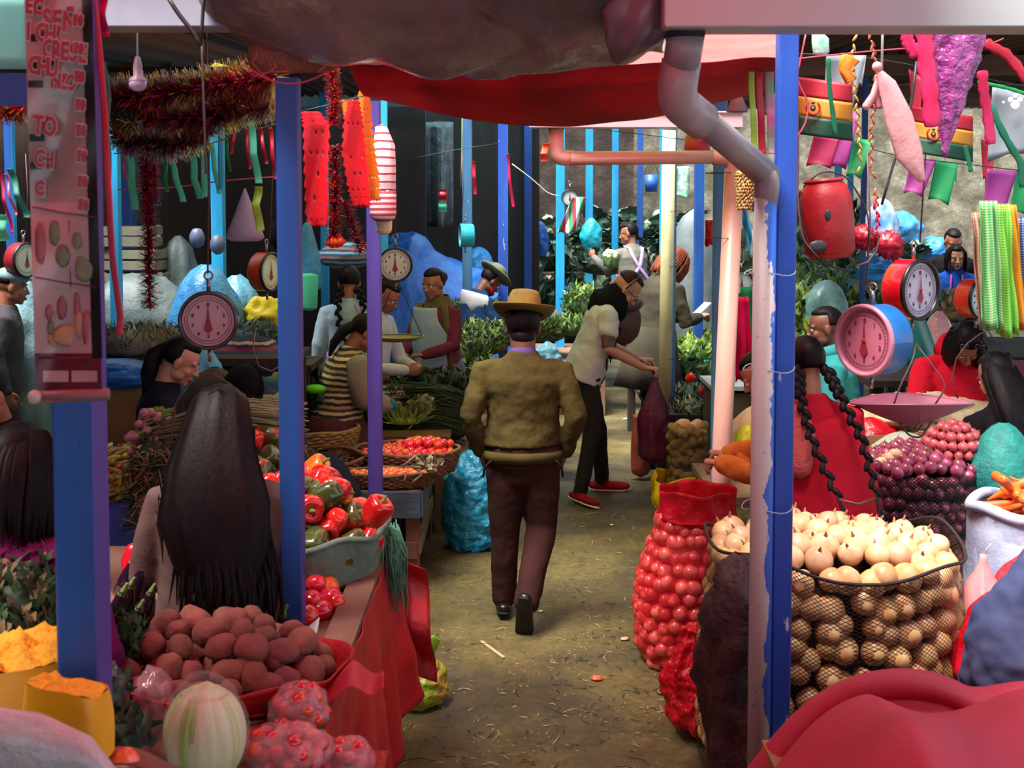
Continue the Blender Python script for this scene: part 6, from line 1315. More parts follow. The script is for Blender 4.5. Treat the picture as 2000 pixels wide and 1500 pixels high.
wovenbasket('low wicker basket of orange tomatoes at the front of the wooden table', (-.685, 6.74, zt + .005), .235, .105, .075, m_wick, 6, 'basket')
P = hexpts(-.685, 6.74, .22, .095, .052, lambda x, y, q: zt + .065 + .012 * (1 - q), .15)
scatter(tomato(m_tomo, .028, .85), P, 'orange tomato in the low front basket', 'tomatoes in the low front basket', smin=.85, smax=1.05)
g_ = at(838, 908, 6.65); leafmass('corn_husk', 'crumpled pale husk lying on the front basket of tomatoes', 'husk', [(g_, (.06, .04, .025))], 50, .06, .03, [M('husk_pale', '#b8ac90', '#8f8468', 8, .8, .4)], up=.3)
hs = MB()
for a_, b_ in (((785, 912), (812, 890)), ((790, 940), (793, 925)), ((806, 942), (824, 926))): hs.tube([at(a_[0], a_[1], 6.6), at(b_[0], b_[1], 6.62)], .006, 6)
one('pale_stalks', hs, _mc['husk_pale'], 'pale split stalks stuck into the low front basket', 'stalks', kind='stuff')
wovenbasket('wide shallow wicker basket of dried goods between the two blue posts', (-1.15, 7.0, zt + .01), .27, .26, .10, m_wick, 7)
leafmass('dried_pods', 'brown dried pods inside the wide shallow basket', 'dried pods', [((-1.15, 7.0, zt + .07), (.24, .23, .05))], 300, .05, .02, [m_wick, m_strw], up=.1)
wovenbasket('tipped wicker basket behind the wide shallow one', (-1.28, 7.5, zt + .03), .30, .22, .16, m_wick2, 8)
# navy rounded back of a chair/person's knee between table and peppers
sack('dark_bundle', 'dark navy cloth bundle between the pepper heap and the wooden table', (-.86, 5.55, .0), .20, .18, .98, m_navy, 'bundle', .05, 2, .5)
# blue net sack beside the table
t_ = sack('net_sack', 'bright blue plastic sack standing between the wooden table and the man in the hat', (-.245, 7.45, 0), .165, .15, .60, M('bright_blue_sack', '#1b84b0', '#2aa8cc', 5, .35, .9, 10, .04, coat=.2), 'sack', .08, 3, .45, mods=[('SUBSURF', dict(levels=1)), WR(.07, .05)])
# things on the aisle ground
gb = gd(805, 1395); m_gbag = M('lime_plastic', '#a8b83c', '#d09a4c', 9, .3, .6, 14, .02, trans=.3, contrast=(.45, .62))
sack('plastic_bag', 'thin lime green plastic bag of carrots on the ground beside the red skirt', (gb.x + .005, gb.y + .12, .0), .125, .11, .22, m_gbag, 'bag', .16, 6, .7, mods=[('SUBSURF', dict(levels=1)), WR(.05, .03)])
hb_ = MB(); 
for q in ((-.03, .02), (.04, .0), (.0, .05)): hb_.loft([V((gb.x + q[0], gb.y + .12, .20)), V((gb.x + q[0] * 1.6, gb.y + .1, .25)), V((gb.x + q[0] * 2.4, gb.y + .1, .285))], [(.03, .006), (.035, .005), (.02, .004)], 10)
one('bag_ears', hb_, M('lime_film', '#a8d040', None, rough=.35, bump=.4, trans=.4), 'lime green handles knotted on the bag of carrots', 'bag handles', kind='stuff')
a_, b_ = gd(940, 1255), gd(984, 1287); one('wood_stick', MB().beam(a_ + V((0, 0, .006)), b_ + V((0, 0, .006)), .014, .007), M('pale_wood', '#c8ae84', None, rough=.8, bump=.2), 'pale flat stick lying on the aisle floor', 'stick', smooth=False)
for px, py, s_, m_, lb in ((1165, 1328, .028, m_tomo, 'orange peel scrap lying on the aisle floor'), (1220, 1250, .022, m_onpale, 'pale peel scrap near the foot of the red net sack'), (1056, 1195, .014, m_caul, 'white crumb right of the walking man shoe'), (1195, 1026, .014, m_caul, 'pale crumb in the middle of the aisle beyond the man'), (1222, 820, .03, m_white, 'white paper scrap on the far aisle floor'), (1245, 748, .04, m_white, 'long white paper scrap far down the aisle'), (1295, 1355, .03, m_strw, 'pale husk scrap in front of the red net sack')):
    p = gd(px, py); one('floor_scrap', MB().ell(p + V((0, 0, s_ * .3)), (s_, s_ * .8, s_ * .35), 12, 8, fn=lambda d: 1 + .3 * noise.noise(d * 3 + p)), m_, lb, 'scrap')
def straw(i):
    px, py = random.choice(((1000 + ru(-220, 240), ru(1050, 1500)), (1200 + ru(-120, 90), ru(1080, 1420)), (1000 + ru(-260, 300), ru(1330, 1500)), (ru(1080, 1300), ru(900, 1050))))
    p = gd(px, py) + V((0, 0, .004)); a = ru(0, 6.28); L = ru(.01, .05) if rnd() < .9 else ru(.06, .12); d = V((math.cos(a), math.sin(a), ru(0, .15))) * L
    return [p, p + d * .5 + V((ru(-.2, .2) * L, ru(-.2, .2) * L, .002)), p + d]
strands_mass('floor_straw', 'scattered straw, husks and stalks trodden into the aisle floor', 'straw', straw, 520, .0016, [m_strw, m_lf2, M('dark_bit', '#2a231a', None, rough=.9, bump=0), _mc['pale_wood']])
# ---------------------------------------------------------------- middle distance and background goods
def lowtable(label, x0, x1, y0, y1, z, mat=None):
    t = T('stall_table', label, 'table', ((x0 + x1) / 2, (y0 + y1) / 2, 0)); MB().box(((x0 + x1) / 2, (y0 + y1) / 2, z - .02), (x1 - x0, y1 - y0, .04)).build('top', mat or _mc['old_wood'], t, smooth=False, w=True)
    for sx in (x0 + .06, x1 - .06):
        for sy in (y0 + .06, y1 - .06): MB().box((sx, sy, (z - .04) / 2), (.07, .07, z - .04)).build('leg', mat or _mc['old_wood'], t, smooth=False, w=True)
    return t
# greens between the left stalls and the aisle
lowtable('low table under the green onions left of the slate blue post', -1.45, -.30, 8.0, 9.7 - 1.0, .48)
def gon(i):
    p = at(ru(860, 925), ru(770, 850), 8.05); d = V((-ru(.28, .5), ru(-.05, .1), ru(.0, .09))); return [p, p + d * .5 + V((0, 0, .03)), p + d]
strands_mass('green_onions', 'heap of long dark green onion leaves left of the slate blue post', 'green onions', gon, 700, .0045, [m_lf1, m_lf1, m_lf2])
leafmass('leafy_greens', 'dark heap of greens under the long onion leaves', 'greens', [(at(850, 830, 8.3), (.30, .22, .14)), (at(700, 800, 8.3), (.36, .2, .12)), (at(620, 790, 8.3), (.2, .2, .1))], 900, .09, .02, [m_lf1, m_lf2, m_lf1], curl=.7)
leafmass('chard', 'dark broad leafed greens in front of the vendor in pale blue apron', 'greens', [(at(860, 765, 8.35), (.28, .16, .09)), (at(800, 775, 8.3), (.22, .15, .08))], 420, .11, .05, [m_lf1, m_lf1, m_lf4], curl=.8)
leafmass('white_roots', 'heap of white rooted bunches right of the slim violet post', 'white onions', [(at(775, 772, 8.1), (.13, .10, .055)), (at(715, 790, 8.1), (.08, .08, .05))], 500, .05, .014, [m_caul, m_caul, m_onpale, m_lf4], curl=.9)
leafmass('round_lettuce', 'round green lettuce behind the big wicker basket', 'lettuce', [(at(823, 800, 7.75), (.065, .06, .065))], 120, .06, .04, [M('lettuce_dull', '#68784a', '#7f8c5c', 9, .6, .3, rv=.1)], curl=.9)
leafmass('bean_pods', 'small pile of lime green pods beside the round lettuce', 'pods', [(at(790, 822, 7.7), (.12, .08, .03))], 90, .10, .02, [m_lf3], curl=.2)
lowtable('low table behind the wooden table holding lettuce and pods', -1.2, -.40, 7.78, 8.05, .62)
# green bowl-like bag by the striped vest
c = at(688, 745, 7.9)
t = T('open_bag', 'turquoise green plastic bag rolled open with shoots beside the striped vest', 'bag', c)
MB().lathe([(.002, -.10), (.09, -.09), (.14, -.03), (.135, .02), (.12, .035), (.115, .02)], 36, c=c, fn=lambda a, u: 1 + .05 * math.sin(6 * a) + .03 * math.sin(11 * a)).build('film', M('jade_plastic', '#0f8a6a', '#18a880', 4, .3, .6, 14, .02, trans=.2), t, w=True)
MB().ell(c, (.11, .11, .04), 16, 8, fn=lambda d: 1 + .2 * noise.noise(d * 5)).build('shoots', m_lf3, t, w=True)
leafmass('leafy_greens', 'dull dark plants around the turquoise bag', 'greens', [(at(660, 790, 7.75), (.24, .15, .08)), (at(640, 760, 7.9), (.10, .12, .06))], 350, .08, .03, [m_lf1, m_lf4], curl=.7)
tag(MB().ell(at(616, 760, 7.6), (.07, .05, .03), 16, 8).build('bag_scrap', M('neon_green', '#5ad01c', None, rough=.4, bump=.3)), 'bright green plastic scrap right of the violet-sided blue post', 'plastic')
# greens right of the slate post, behind the man
leafmass('leafy_greens', 'mixed pale and mid green vegetables behind the man in the hat', 'greens', [(at(950, 660, 10.2), (.26, .3, .16)), (at(905, 690, 9.8), (.2, .2, .18)), (at(1010, 640, 11), (.4, .3, .12)), (at(930, 610, 11.4), (.35, .3, .10)), (at(950, 740, 9.4), (.13, .2, .16))], 3200, .075, .024, [m_lf2, m_lf3, m_leafl, m_lf1], curl=.7)
lowtable('low table under the mixed greens behind the man in the hat', -.75, .30, 9.3, 11.6, .42)
sack('plastic_bag', 'light blue plastic bag beside the collar of the man in the hat', at(1070, 702, 9.3) - V((0, 0, .13)), .10, .09, .26, M('sky_plastic', '#5fb0d4', '#8cc8e0', 5, .3, .6, 14, .03, trans=.3), 'bag', .15, 2, .6, mods=[WR(.05, .05)])
tag(MB().box(at(1070, 760, 9.35), (.3, .3, .35)).build('crate', m_crate, smooth=False), 'wooden box under the light blue plastic bag', 'box')
m_blues = M('blue_sack', '#1f78c0', '#3c9ad8', 4, .4, .6, 9, .04); m_lbs = M('light_blue_sack', '#2c78b4', '#3f8cc4', 4, .4, .6, 9, .04); m_wsk = M('grey_white_sack', '#3a484b', '#4a585a', 4, .6, .5, 12, .02); m_bluet = M('royal_tarp', '#0f4ea0', '#1a66bc', 3, .4, .6, 6, .04)
# back left sacks
sack('blue_sack', 'big light blue sack behind the left hanging dial', at(405, 660, 7.8) - V((0, 0, .75)), .24, .2, 1.22, m_lbs, 'sack', .10, 2, .45, mods=[WR(.14, .05)])
sack('blue_sack', 'light blue sack leaning right of the cyan post', at(462, 640, 8.8) - V((0, 0, .7)), .20, .2, 1.08, M('pale_blue_sack', '#3a7c9c', '#5490aa', 4, .4, .6, 9, .04), 'sack', .10, 8, .45, mods=[WR(.14, .05)])
sack('blue_sack', 'lower blue sack behind the young woman with ponytail', at(385, 800, 6.9) - V((0, 0, .65)), .2, .2, 1.02, m_lbs, 'sack', .10, 5, .5, mods=[WR(.14, .05)])
sack('white_sack', 'large grey-white sack under the pale crates', at(270, 650, 8.6) - V((0, 0, .75)), .36, .25, 1.18, m_wsk, 'sack', .08, 5, .25, mods=[WR(.14, .05)])
sack('white_sack', 'grey-white sack right of the pale crates', at(350, 560, 9.6) - V((0, 0, .9)), .16, .2, 1.30, m_wsk, 'sack', .10, 9, .4, mods=[WR(.14, .05)])
sack('white_sack', 'pale blue-white tied sack left of the printed banner', at(52, 640, 8.4) - V((0, 0, .78)), .17, .2, 1.16, M('pale_tied_sack', '#6a90a0', '#84a4ac', 4, .5, .5, 10, .03), 'sack', .08, 1, .6, mods=[WR(.12, .04)])
sack('pink_bundle', 'pale pink bundle at the left edge above the cap', at(-6, 600, 8.8) - V((0, 0, .35)), .12, .1, .62, M('pink_white', '#c8a8b4', '#b8c4cc', 5, .5, .5), 'bundle', .12, 4, .5)
tag(MB().box(at(-6, 690, 8.85) - V((0, 0, .5)), (.4, .3, 1.05)).build('crate_stack', m_darkwood, smooth=False), 'dark boxes under the pale pink bundle', 'box')
m_palew = M('pale_crate_wood', '#5f5e50', '#757263', 7, .8, .3, 25, stretch=(.3, 1, 1))
for i, (px, py, wd) in enumerate(((262, 505, 110), (270, 550, 112), (255, 460, 100))):
    c = at(px, py + 22, 9.4); crate(['middle pale slatted crate of the back left stack', 'lowest pale slatted crate of the back left stack', 'topmost pale slatted crate of the back left stack'][i], c, (wd / 2400 * 9.4 * 1.05, .3, .165), m_palew, 2, R(-6 + 5 * i), 'pale slatted crates stacked at the back left')
c = at(262, 572, 9.4); tag(MB().box((c.x, c.y, c.z / 2), (.5, .34, c.z)).build('sack_pile', m_wsk, smooth=False), 'pale block of sacking under the stacked crates', 'sack')
leafmass('dried_stalks', 'brown dried stalks heaped below the white sack', 'stalks', [(at(265, 672, 7.2), (.26, .2, .10)), (at(330, 665, 7.3), (.15, .15, .08))], 700, .07, .012, [M('grey_stalk', '#7a7464', '#5c584c', 12, .8, .2), m_strw, m_lf4], curl=.8)
leafmass('leafy_greens', 'grey green leaves right of the left hanging dial', 'greens', [(at(495, 662, 7.5), (.18, .15, .07))], 200, .08, .03, [m_lf4], curl=.8)
lowtable('low table under the dried stalks at left', -2.6, -1.25, 7.0, 7.6, 1.22, m_darkwood)
sack('blue_sack', 'dark blue folded tarp above the young woman with ponytail', at(230, 720, 6.9) - V((0, 0, .10)), .26, .12, .16, m_bluet, 'tarp', .15, 2, .6); tag(MB().box(at(230, 800, 6.95), (.5, .25, .36)).build('carton', M('dim_carton', '#7a6238', '#665230', 4, .9, .2), smooth=False), 'brown carton below the dark blue folded tarp', 'carton')
c = at(517, 620, 7.9)
one('yellow_cloth', MB().ell(c, (.14, .10, .13), 36, 24, fn=lambda d: 1 + .25 * noise.noise(d * 3)), M('yellow_cloth', '#c8b81c', '#b0a014', 4, .6, .5, 12, .02), 'crumpled yellow cloth hanging behind the violet-sided blue post', 'cloth', mods=[WR(.07, .06)])
t = one('striped_blanket', MB().ell(at(480, 695, 7.4), (.24, .18, .14), 36, 24, fn=lambda d: 1 + .15 * noise.noise(d * 2)), STRIPE('blanket', ['#1c2c44', '#24506a', '#7a3048', '#1c2c44', '#b08a80', '#1c2c44'], 9, 2, .9, .5), 'dark blue blanket with red and pale stripes behind the left dial', 'blanket', mods=[WR(.1, .05)])
sack('dark_bundle', 'dull olive brown bundle of sacking right of the young woman with ponytail', at(420, 800, 6.6) - V((0, 0, .62)), .20, .15, .85, M('olive_sacking', '#4a4636', '#3a3830', 4, .9, .5), 'bundle', .1, 3, .4)
for px, py, D in ((500, 760, 7.6), (480, 700, 7.9), (517, 700, 8.3)):
    p = at(px, py, D)
lowtable('dark stand carrying the blanket, the yellow cloth and dried goods', -1.9, -1.25, 7.62, 8.1, 1.10, m_darkwood)
# blue tarp heap
def tarpheap(u, v):
    px = 745 + 260 * u; h = [470, 452, 448, 462, 490, 505, 512, 520, 548, 575, 600][min(10, int(u * 10))]; h2 = [470, 452, 448, 462, 490, 505, 512, 520, 548, 575, 600][min(10, int(u * 10) + 1)]; h = h + (h2 - h) * (u * 10 - int(u * 10))
    zt_ = at(px, h, 12.5).z; x = at(px, 500, 12.5).x; y = 12.0 + 1.4 * v; z = zt_ * math.sin(PI * min(1, .04 + v * .7)) ** .6
    return V((x + nz((x, y, z), 3, .1), y, max(0, z + nz((x, y, z), 2.5, .12))))
one('blue_tarp_heap', MB().grid(tarpheap, 50, 30), m_bluet, 'big heap under a deep blue tarp behind the vendor in pale blue apron', 'tarp', mods=[SOL(.01)])
def sheet(u, v): 
    p = at(780 + 105 * u, 238 + 205 * v, 14.6); return p + V((0, .12 * math.sin(u * 14) * (.3 + v) , 0))
one('plastic_sheet', MB().grid(sheet, 40, 16), M('dark_grey_sheet', '#3c3a3c', '#5c5c60', 6, .3, .8, 6, .05, coat=.4), 'wrinkled dark grey plastic sheet hanging at the back', 'sheet', mods=[SOL(.005)])
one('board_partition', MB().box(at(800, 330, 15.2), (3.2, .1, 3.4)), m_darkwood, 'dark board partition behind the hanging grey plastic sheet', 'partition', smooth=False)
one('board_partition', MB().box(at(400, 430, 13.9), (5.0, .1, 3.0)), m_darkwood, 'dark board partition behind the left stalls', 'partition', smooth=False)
# terrace greens: cauliflowers and cabbages
def cabbage(kind):
    if kind == 'cauliflower':
        t = T('cauliflower', 'x', 'cauliflower'); mb = MB(); cauli(mb, (0, 0, .02), .085); mb.build('head', m_caul, t)
        mb = MB()
        for i in range(9): a = i * .7; leaf(mb, V((.05 * math.cos(a), .05 * math.sin(a), -.06)), V((math.cos(a), math.sin(a), 1.0)), .19, .10, V((-math.cos(a), -math.sin(a), .4)), .3)
        mb.build('leaves', m_lf4, t); return t
    t = T('cabbage', 'x', 'cabbage'); MB().ell((0, 0, 0), (.10, .10, .09), 20, 14, fn=lambda d: 1 + .05 * noise.noise(d * 4)).build('heart', M('cabbage_grey', '#5c7a64', '#84a088', 8, .6, .4, rv=.2), t)
    mb = MB()
    for i in range(10): a = i * .63; leaf(mb, V((.07 * math.cos(a), .07 * math.sin(a), -.07)), V((math.cos(a), math.sin(a), .7)), .17, .15, V((-math.cos(a), -math.sin(a), .5)), .5)
    mb.build('outer_leaves', m_lf4, t); return t
leafmass('foliage_heap', 'dark heap of outer leaves on the earth bank', 'greens', [((x_, 18.7 + ru(-.2, .3), 1.15 + ru(0, .15)), (.75, .6, .42)) for x_ in (-.9, .2, 1.2, 2.2, 3.2)] + [((x_, 17.4, .62), (.8, .5, .40)) for x_ in (-1.2, 0.0, 1.0, 2.1)], 1500, .26, .16, [m_lf1, m_lf4, m_lf1], curl=.6)
P = [at(px, py, D) for px, py, D in [(ru(925, 1080), ru(430, 560), 17.2) for _ in range(26)]]; scatter(cabbage('cauliflower'), P, 'cauliflower in leaves in the heap on the earth bank, left part', 'cauliflowers heaped on the earth bank')
P = [at(px, py, D) for px, py, D in [(ru(1110, 1360), 470 - 55 * math.sin(PI * (k / 62)) + ru(-8, 60), 17.9) for k in range(62)] for px in [ru(1110, 1370)]]; scatter(cabbage('cabbage'), P, 'grey green cabbage in the heap on the earth bank, right part', 'cabbages heaped on the earth bank')
sack('net_sack', 'teal net sack on the left of the cauliflower heap', at(975, 465, 16.6) - V((0, 0, .22)), .30, .25, .45, m_lf2 and _mc['teal_net'], 'sack', .08, 4, .6)
sack('blue_bag', 'small royal blue bag beside the slate blue post', at(935, 515, 14.5) - V((0, 0, .22)), .16, .15, .42, m_blues, 'bag', .14, 4, .6)
sack('blue_bag', 'royal blue cloth hanging over the bank right of the dark blue post', at(1055, 470, 15.8) - V((0, 0, .2)), .10, .1, .45, m_bluet, 'bag', .14, 6, .6)
sack('white_sack', 'grey sack lying behind the cyan post left of the bending man', at(1052, 615, 12.6) - V((0, 0, .26)), .26, .2, .36, m_wsk, 'sack', .12, 4, .5)
t = T('blue_basin', 'bright blue plastic basin beside the cyan post', 'basin', at(1127, 568, 13.5)); MB().lathe([(.002, -.05), (.14, -.05), (.20, .03), (.22, .035), (.19, .028)], 32).build('bowl', m_bluet, t)
leafmass('leafy_greens', 'bright green leafy bundle right of the cyan post', 'greens', [(at(1140, 600, 12.6), (.22, .2, .22)), (at(1110, 640, 12.3), (.2, .2, .1)), (at(1040, 645, 12.4), (.4, .2, .10))], 1400, .09, .03, [m_lf2, m_leafl, m_lf3], curl=.6)
lowtable('low table under the basin and leafy bundle', -.1, .95, 12.1, 13.7, .55)
lowtable('dark low table in front of the earth bank', .8, 2.1, 13.9, 14.8, .62, m_darkwood)
leafmass('leafy_greens', 'dark green vegetables on the dark low table', 'greens', [(at(1180, 520, 14.4), (.35, .3, .12)), (at(1260, 530, 14.4), (.2, .2, .1))], 300, .15, .06, [m_lf1, m_lf4], curl=.6)
sack('grey_sack', 'tall rounded grey sack behind the auburn-haired woman', at(1352, 560, 13.2) - V((0, 0, .8)), .24, .2, 1.62, M('grey_tall_sack', '#6e7a7c', '#5c686c', 4, .6, .5, 10), 'sack', .06, 3, .35)
# stalls right of the aisle beyond the cream pipe
leafmass('leafy_greens', 'yellow-green vegetables on the stall behind the cream pipe', 'greens', [(at(1352, 690, 10.6), (.16, .2, .09)), (at(1375, 672, 11.2), (.2, .2, .08))], 350, .10, .035, [m_lf3, m_leafl], curl=.7)
leafmass('leafy_greens', 'mid green cabbages in bags on the stall behind the cream pipe', 'greens', [(at(1350, 730, 10.0), (.14, .14, .09)), (at(1385, 735, 10.0), (.10, .12, .08))], 200, .09, .05, [m_leafl, m_lf4], curl=.9)
sack('plastic_bag', 'turquoise plastic edge between the greens behind the cream pipe', at(1368, 712, 10.3) - V((0, 0, .06)), .2, .10, .10, _mc['jade_plastic'], 'bag', .15, 2, .6)
leafmass('leafy_greens', 'dull brown green heap of herbs left of the slate post beside the pink pipe', 'herbs', [(at(1350, 810, 9.2), (.17, .2, .14)), (at(1340, 770, 9.6), (.15, .2, .08))], 450, .06, .02, [m_lf1, m_strw, m_lf4], curl=.7)
for i, (px, py) in enumerate(((1348, 738), (1376, 762))):
    o = dup(protos[0][0], at(px, py, 9.0), (.8, .4, 1), ['small red pepper on top of the dull herbs', 'lower red pepper on the right side of the dull herbs'][i], 'two red peppers on the dull herbs', .8)
lowtable('stall table under the greens behind the cream pipe', 1.05, 1.95, 9.0, 11.4, .55, m_darkwood)
# right back: lettuces, blue bags, benches
leafmass('lettuce_heap', 'heap of pale green lettuces behind the plaits', 'lettuce', [(at(1580, 620, 9.6), (.25, .25, .26)), (at(1575, 560, 10.6), (.35, .3, .16)), (at(1590, 700, 9.2), (.25, .2, .2))], 1600, .10, .045, [m_leafl, m_lf3, m_lf4], curl=.8)
leafmass('long_greens', 'long flat heap of greens behind the man in teal', 'greens', [(at(1700, 608, 9.8), (.55, .3, .12)), (at(1840, 610, 10.2), (.4, .3, .10))], 800, .12, .04, [m_lf2, m_lf3, m_lf1], curl=.6)
lowtable('long stall table under the greens at right', 2.1, 4.4, 9.0, 10.4, .98, m_darkwood)
sack('blue_bag', 'blue plastic bag beside the rim of the pink and blue scale', at(1752, 640, 8.9) - V((0, 0, .16)), .17, .12, .30, m_blues, 'bag', .15, 4, .6)
sack('white_bag', 'striped translucent bag of lettuce above the man in teal', at(1615, 605, 9.0) - V((0, 0, .2)), .14, .12, .42, M('striped_film', '#8fb8bc', '#5c8c8c', 9, .3, .4, 12, trans=.3), 'bag', .10, 2, .5)
for i, (px, py, rx_, h) in enumerate(((1745, 460, .36, .55), (1815, 500, .32, .42), (1850, 530, .30, .34), (1720, 530, .35, .3))):
    sack('blue_bag', ['crinkled pale blue plastic covering the back of the terrace goods', 'blue plastic bag of cabbages on the concrete ledge', 'blue plastic wrap right of the cabbages on the ledge', 'low blue plastic in front of the concrete ledge'][i], at(px, py, 17.6 if i < 3 else 15) - V((0, 0, h * .35)), rx_, .3, h, [m_lbs, m_blues, m_blues, m_blues][i], 'bag', .18, i * 3, .6, mods=[WR(.18, .15)])
P = [at(ru(1745, 1800), ru(480, 505), 17.3) for _ in range(14)]; cp2 = cabbage('cabbage'); scatter(cp2, P, 'cabbage on the blue plastic on the concrete ledge', 'cabbages on the concrete ledge')
leafmass('leafy_greens', 'dark leafy greens behind the red can at right', 'greens', [(at(1590, 500, 13.5), (.5, .3, .45)), (at(1600, 440, 15), (.5, .3, .3))], 500, .2, .1, [m_lf1, m_lf4, m_leafl], curl=.6)
lowtable('dark bench under the leafy greens at right', 2.7, 4.2, 12.9, 13.9, .75, m_darkwood)
sack('pink_bag', 'shiny pink translucent bag standing between the red scale and the red hoodie', at(1832, 690, 7.2) - V((0, 0, .45)), .11, .10, .70, M('pink_film', '#d8a0a8', '#e8c0c4', 5, .2, .8, 14, .03, coat=.5, trans=.3), 'bag', .10, 6, .5)
def tcl(u, v):
    p = at(1735 + 75 * u + 55 * v, 620 + 150 * v, 6.8 + .1 * u); return p + V((0, .04 * math.sin(u * 8), .0))
one('teal_sheet', MB().grid(tcl, 20, 20), M('teal_plastic_sheet', '#12766c', '#0f8a7a', 4, .4, .5, 10, trans=.2), 'dark teal plastic sheet draped behind the pink and blue scale', 'sheet', mods=[SOL(.003)])
leafmass('pod_bag', 'lime shoots beside the shoulder of the man in teal', 'greens', [(at(1598, 655, 6.95), (.06, .05, .03))], 40, .10, .03, [m_lf3], up=1.2, curl=.2)
leafmass('brown_husks', 'brown and pale husks heaped above the red hoodie', 'husks', [(at(1858, 605, 8.0), (.16, .12, .09))], 220, .08, .04, [m_strw, _mc['husk_pale'], m_lf4], curl=.6)
tag(MB().box(at(1930, 735, 7.4), (.55, .3, .16)).build('covered_counter', M('maroon_cloth', '#7a1a30', '#8c2038', 4, .7, .3), smooth=False), 'maroon covered counter right of the woman in the red hoodie', 'counter'); tag(MB().box(at(1930, 800, 7.45) - V((0, 0, .30)), (.5, .26, .85)).build('wooden_box', m_darkwood, smooth=False), 'dark wooden box under the maroon covered counter', 'box')
lowtable('far stall table behind the woman in the red hoodie', 2.2, 3.6, 7.5, 8.3, 1.02, m_darkwood)
lowtable('far bench before the girl in blue', 3.3, 5.0, 10.5, 10.9, .9, m_darkwood)
# ---------------------------------------------------------------- hanging scales
m_chrome = M('scale_metal', '#8a8488', None, rough=.3, bump=.05, metal=.8); m_wire = M('wire_rust', '#5c3a3c', None, rough=.6, bump=.1); m_blackm = M('black_rim', '#140f12', None, rough=.35, bump=0)
def scale(label, px, py, D, r, yaw, rimm, facem, depth=.07, ink='#3a2024', top=None, hook=None, name='hanging_scale', letters=True, front=None):
    "dial scale; yaw 0 faces the camera"
    c = at(px, py, D); t = T(name, label, 'scale', c, yaw)
    Rx = Matrix.Rotation(PI / 2, 3, 'X')    # lathe axis z -> -y (towards the camera)
    MB().lathe([(.002, -depth), (r * .93, -depth), (r * .99, -depth * .9), (r, -depth * .1), (r, 0)], 48, rot=Rx).build('casing', rimm, t)
    MB().lathe([(r * .99, -.004), (r * 1.03, .004), (r * 1.02, .014), (r * .95, .018), (r * .90, .012), (r * .89, .002)], 48, rot=Rx).build('bezel', front or m_blackm, t)
    MB().lathe([(.002, .003), (r * .90, .003)], 40, rot=Rx).build('dial_face', facem, t)
    mk = MB()
    for i in range(48 if letters else 24):
        a = 2 * PI * i / (48 if letters else 24); q = Matrix.Rotation(-a, 3, 'Y'); mk.box(q @ V((0, -.005, r * .74)), (r * .008, .001, r * (.05 if i % 4 else .09)), q)
    mk.lathe([(r * .70, .0048), (r * .715, .0048)], 48, rot=Rx); mk.lathe([(r * .795, .0048), (r * .81, .0048)], 48, rot=Rx)
    if letters:
        for i in range(10):
            a = 2 * PI * i / 10; textmesh(str(i), r * .17, Matrix.Translation((r * .56 * math.sin(a), -.005, r * .56 * math.cos(a))) @ Matrix.Rotation(PI / 2, 4, 'X'), mk, .0008, 'CENTER', .0004)
    mk.build('dial_marks', M('ink' + ink, ink, None, rough=.6, bump=0), t, smooth=False)
    nd = MB(); nd.add([V((-.006, -.009, 0)), V((.006, -.009, 0)), V((0, -.009, r * .66)), V((-.018 * r / .12, -.009, -r * .30)), V((.018 * r / .12, -.009, -r * .30)), V((0, -.009, -r * .46))], [(0, 1, 2), (1, 0, 3, 5, 4)]); nd.ell((0, -.01, 0), (r * .07, .004, r * .07), 12, 6)
    nd.build('needle', M('needle_red', '#8a1824', None, rough=.5, bump=0), t, smooth=False)
    MB().tube([V((0, -.02 + depth / 2 + .0, r)), V((0, depth / 2 - .02, r + .05))], .008, 8).tube([V((.016 * math.cos(a), depth / 2 - .02, r + .062 + .016 * math.sin(a))) for a in [i * PI / 8 for i in range(17)]], .004, 6).build('top_hook', m_chrome, t)
    MB().tube([V((0, depth / 2 - .02, -r)), V((0, depth / 2 - .02, -r - .05))], .007, 8).build('bottom_hook', m_chrome, t)
    if top is not None:
        a = at(top[0], top[1], D + (top[2] if len(top) > 2 else 0)); s = c + V((0, 0, r + .07)); o = MB().tube([s, s.lerp(a, .5) + V((.012, 0, 0)), a], .0035, 6).build('cord', m_wire); o.parent = t; o.matrix_parent_inverse = (Matrix.Translation(c) @ Matrix.Rotation(yaw, 4, 'Z')).inverted()
    return t
m_pinkf = M('dial_pink', '#c8929c', '#b8808c', 2, .35, .05); m_creamf = M('dial_cream', '#cfd4b8', '#b8bca0', 2, .4, .05); m_lilf = M('dial_lilac', '#c4b8d0', '#b0a4c0', 2, .35, .05)
scale('large dial scale with pink face and dark maroon rim hanging at left', 407, 626, 4.75, .112, R(4), M('maroon_rim', '#3a1420', None, rough=.3, bump=0, coat=.4), m_pinkf, top=(400, -20), front=M('maroon_bezel', '#3a1420', None, rough=.3, bump=0, coat=.4), ink='#4a1824')
def wireloop(name, label, ptsf, r=.0035, mat=None, cat='wire hanger'): return one(name, MB().tube(ptsf, r, 6), mat or m_wire, label, cat)
a0 = at(408, 722, 4.75)
wireloop('pan_hanger', 'wide wire hoop hanging below the large pink-faced dial', [at(px, py, 4.75) for px, py in ((505, 895), (498, 880), (478, 830), (470, 785), (452, 752), (420, 733), (409, 728), (395, 733), (360, 757), (343, 790), (336, 845), (334, 880))], .004)
MB().tube([a0 + V((0, 0, .03)), a0 - V((0, 0, .04))], .006, 6)
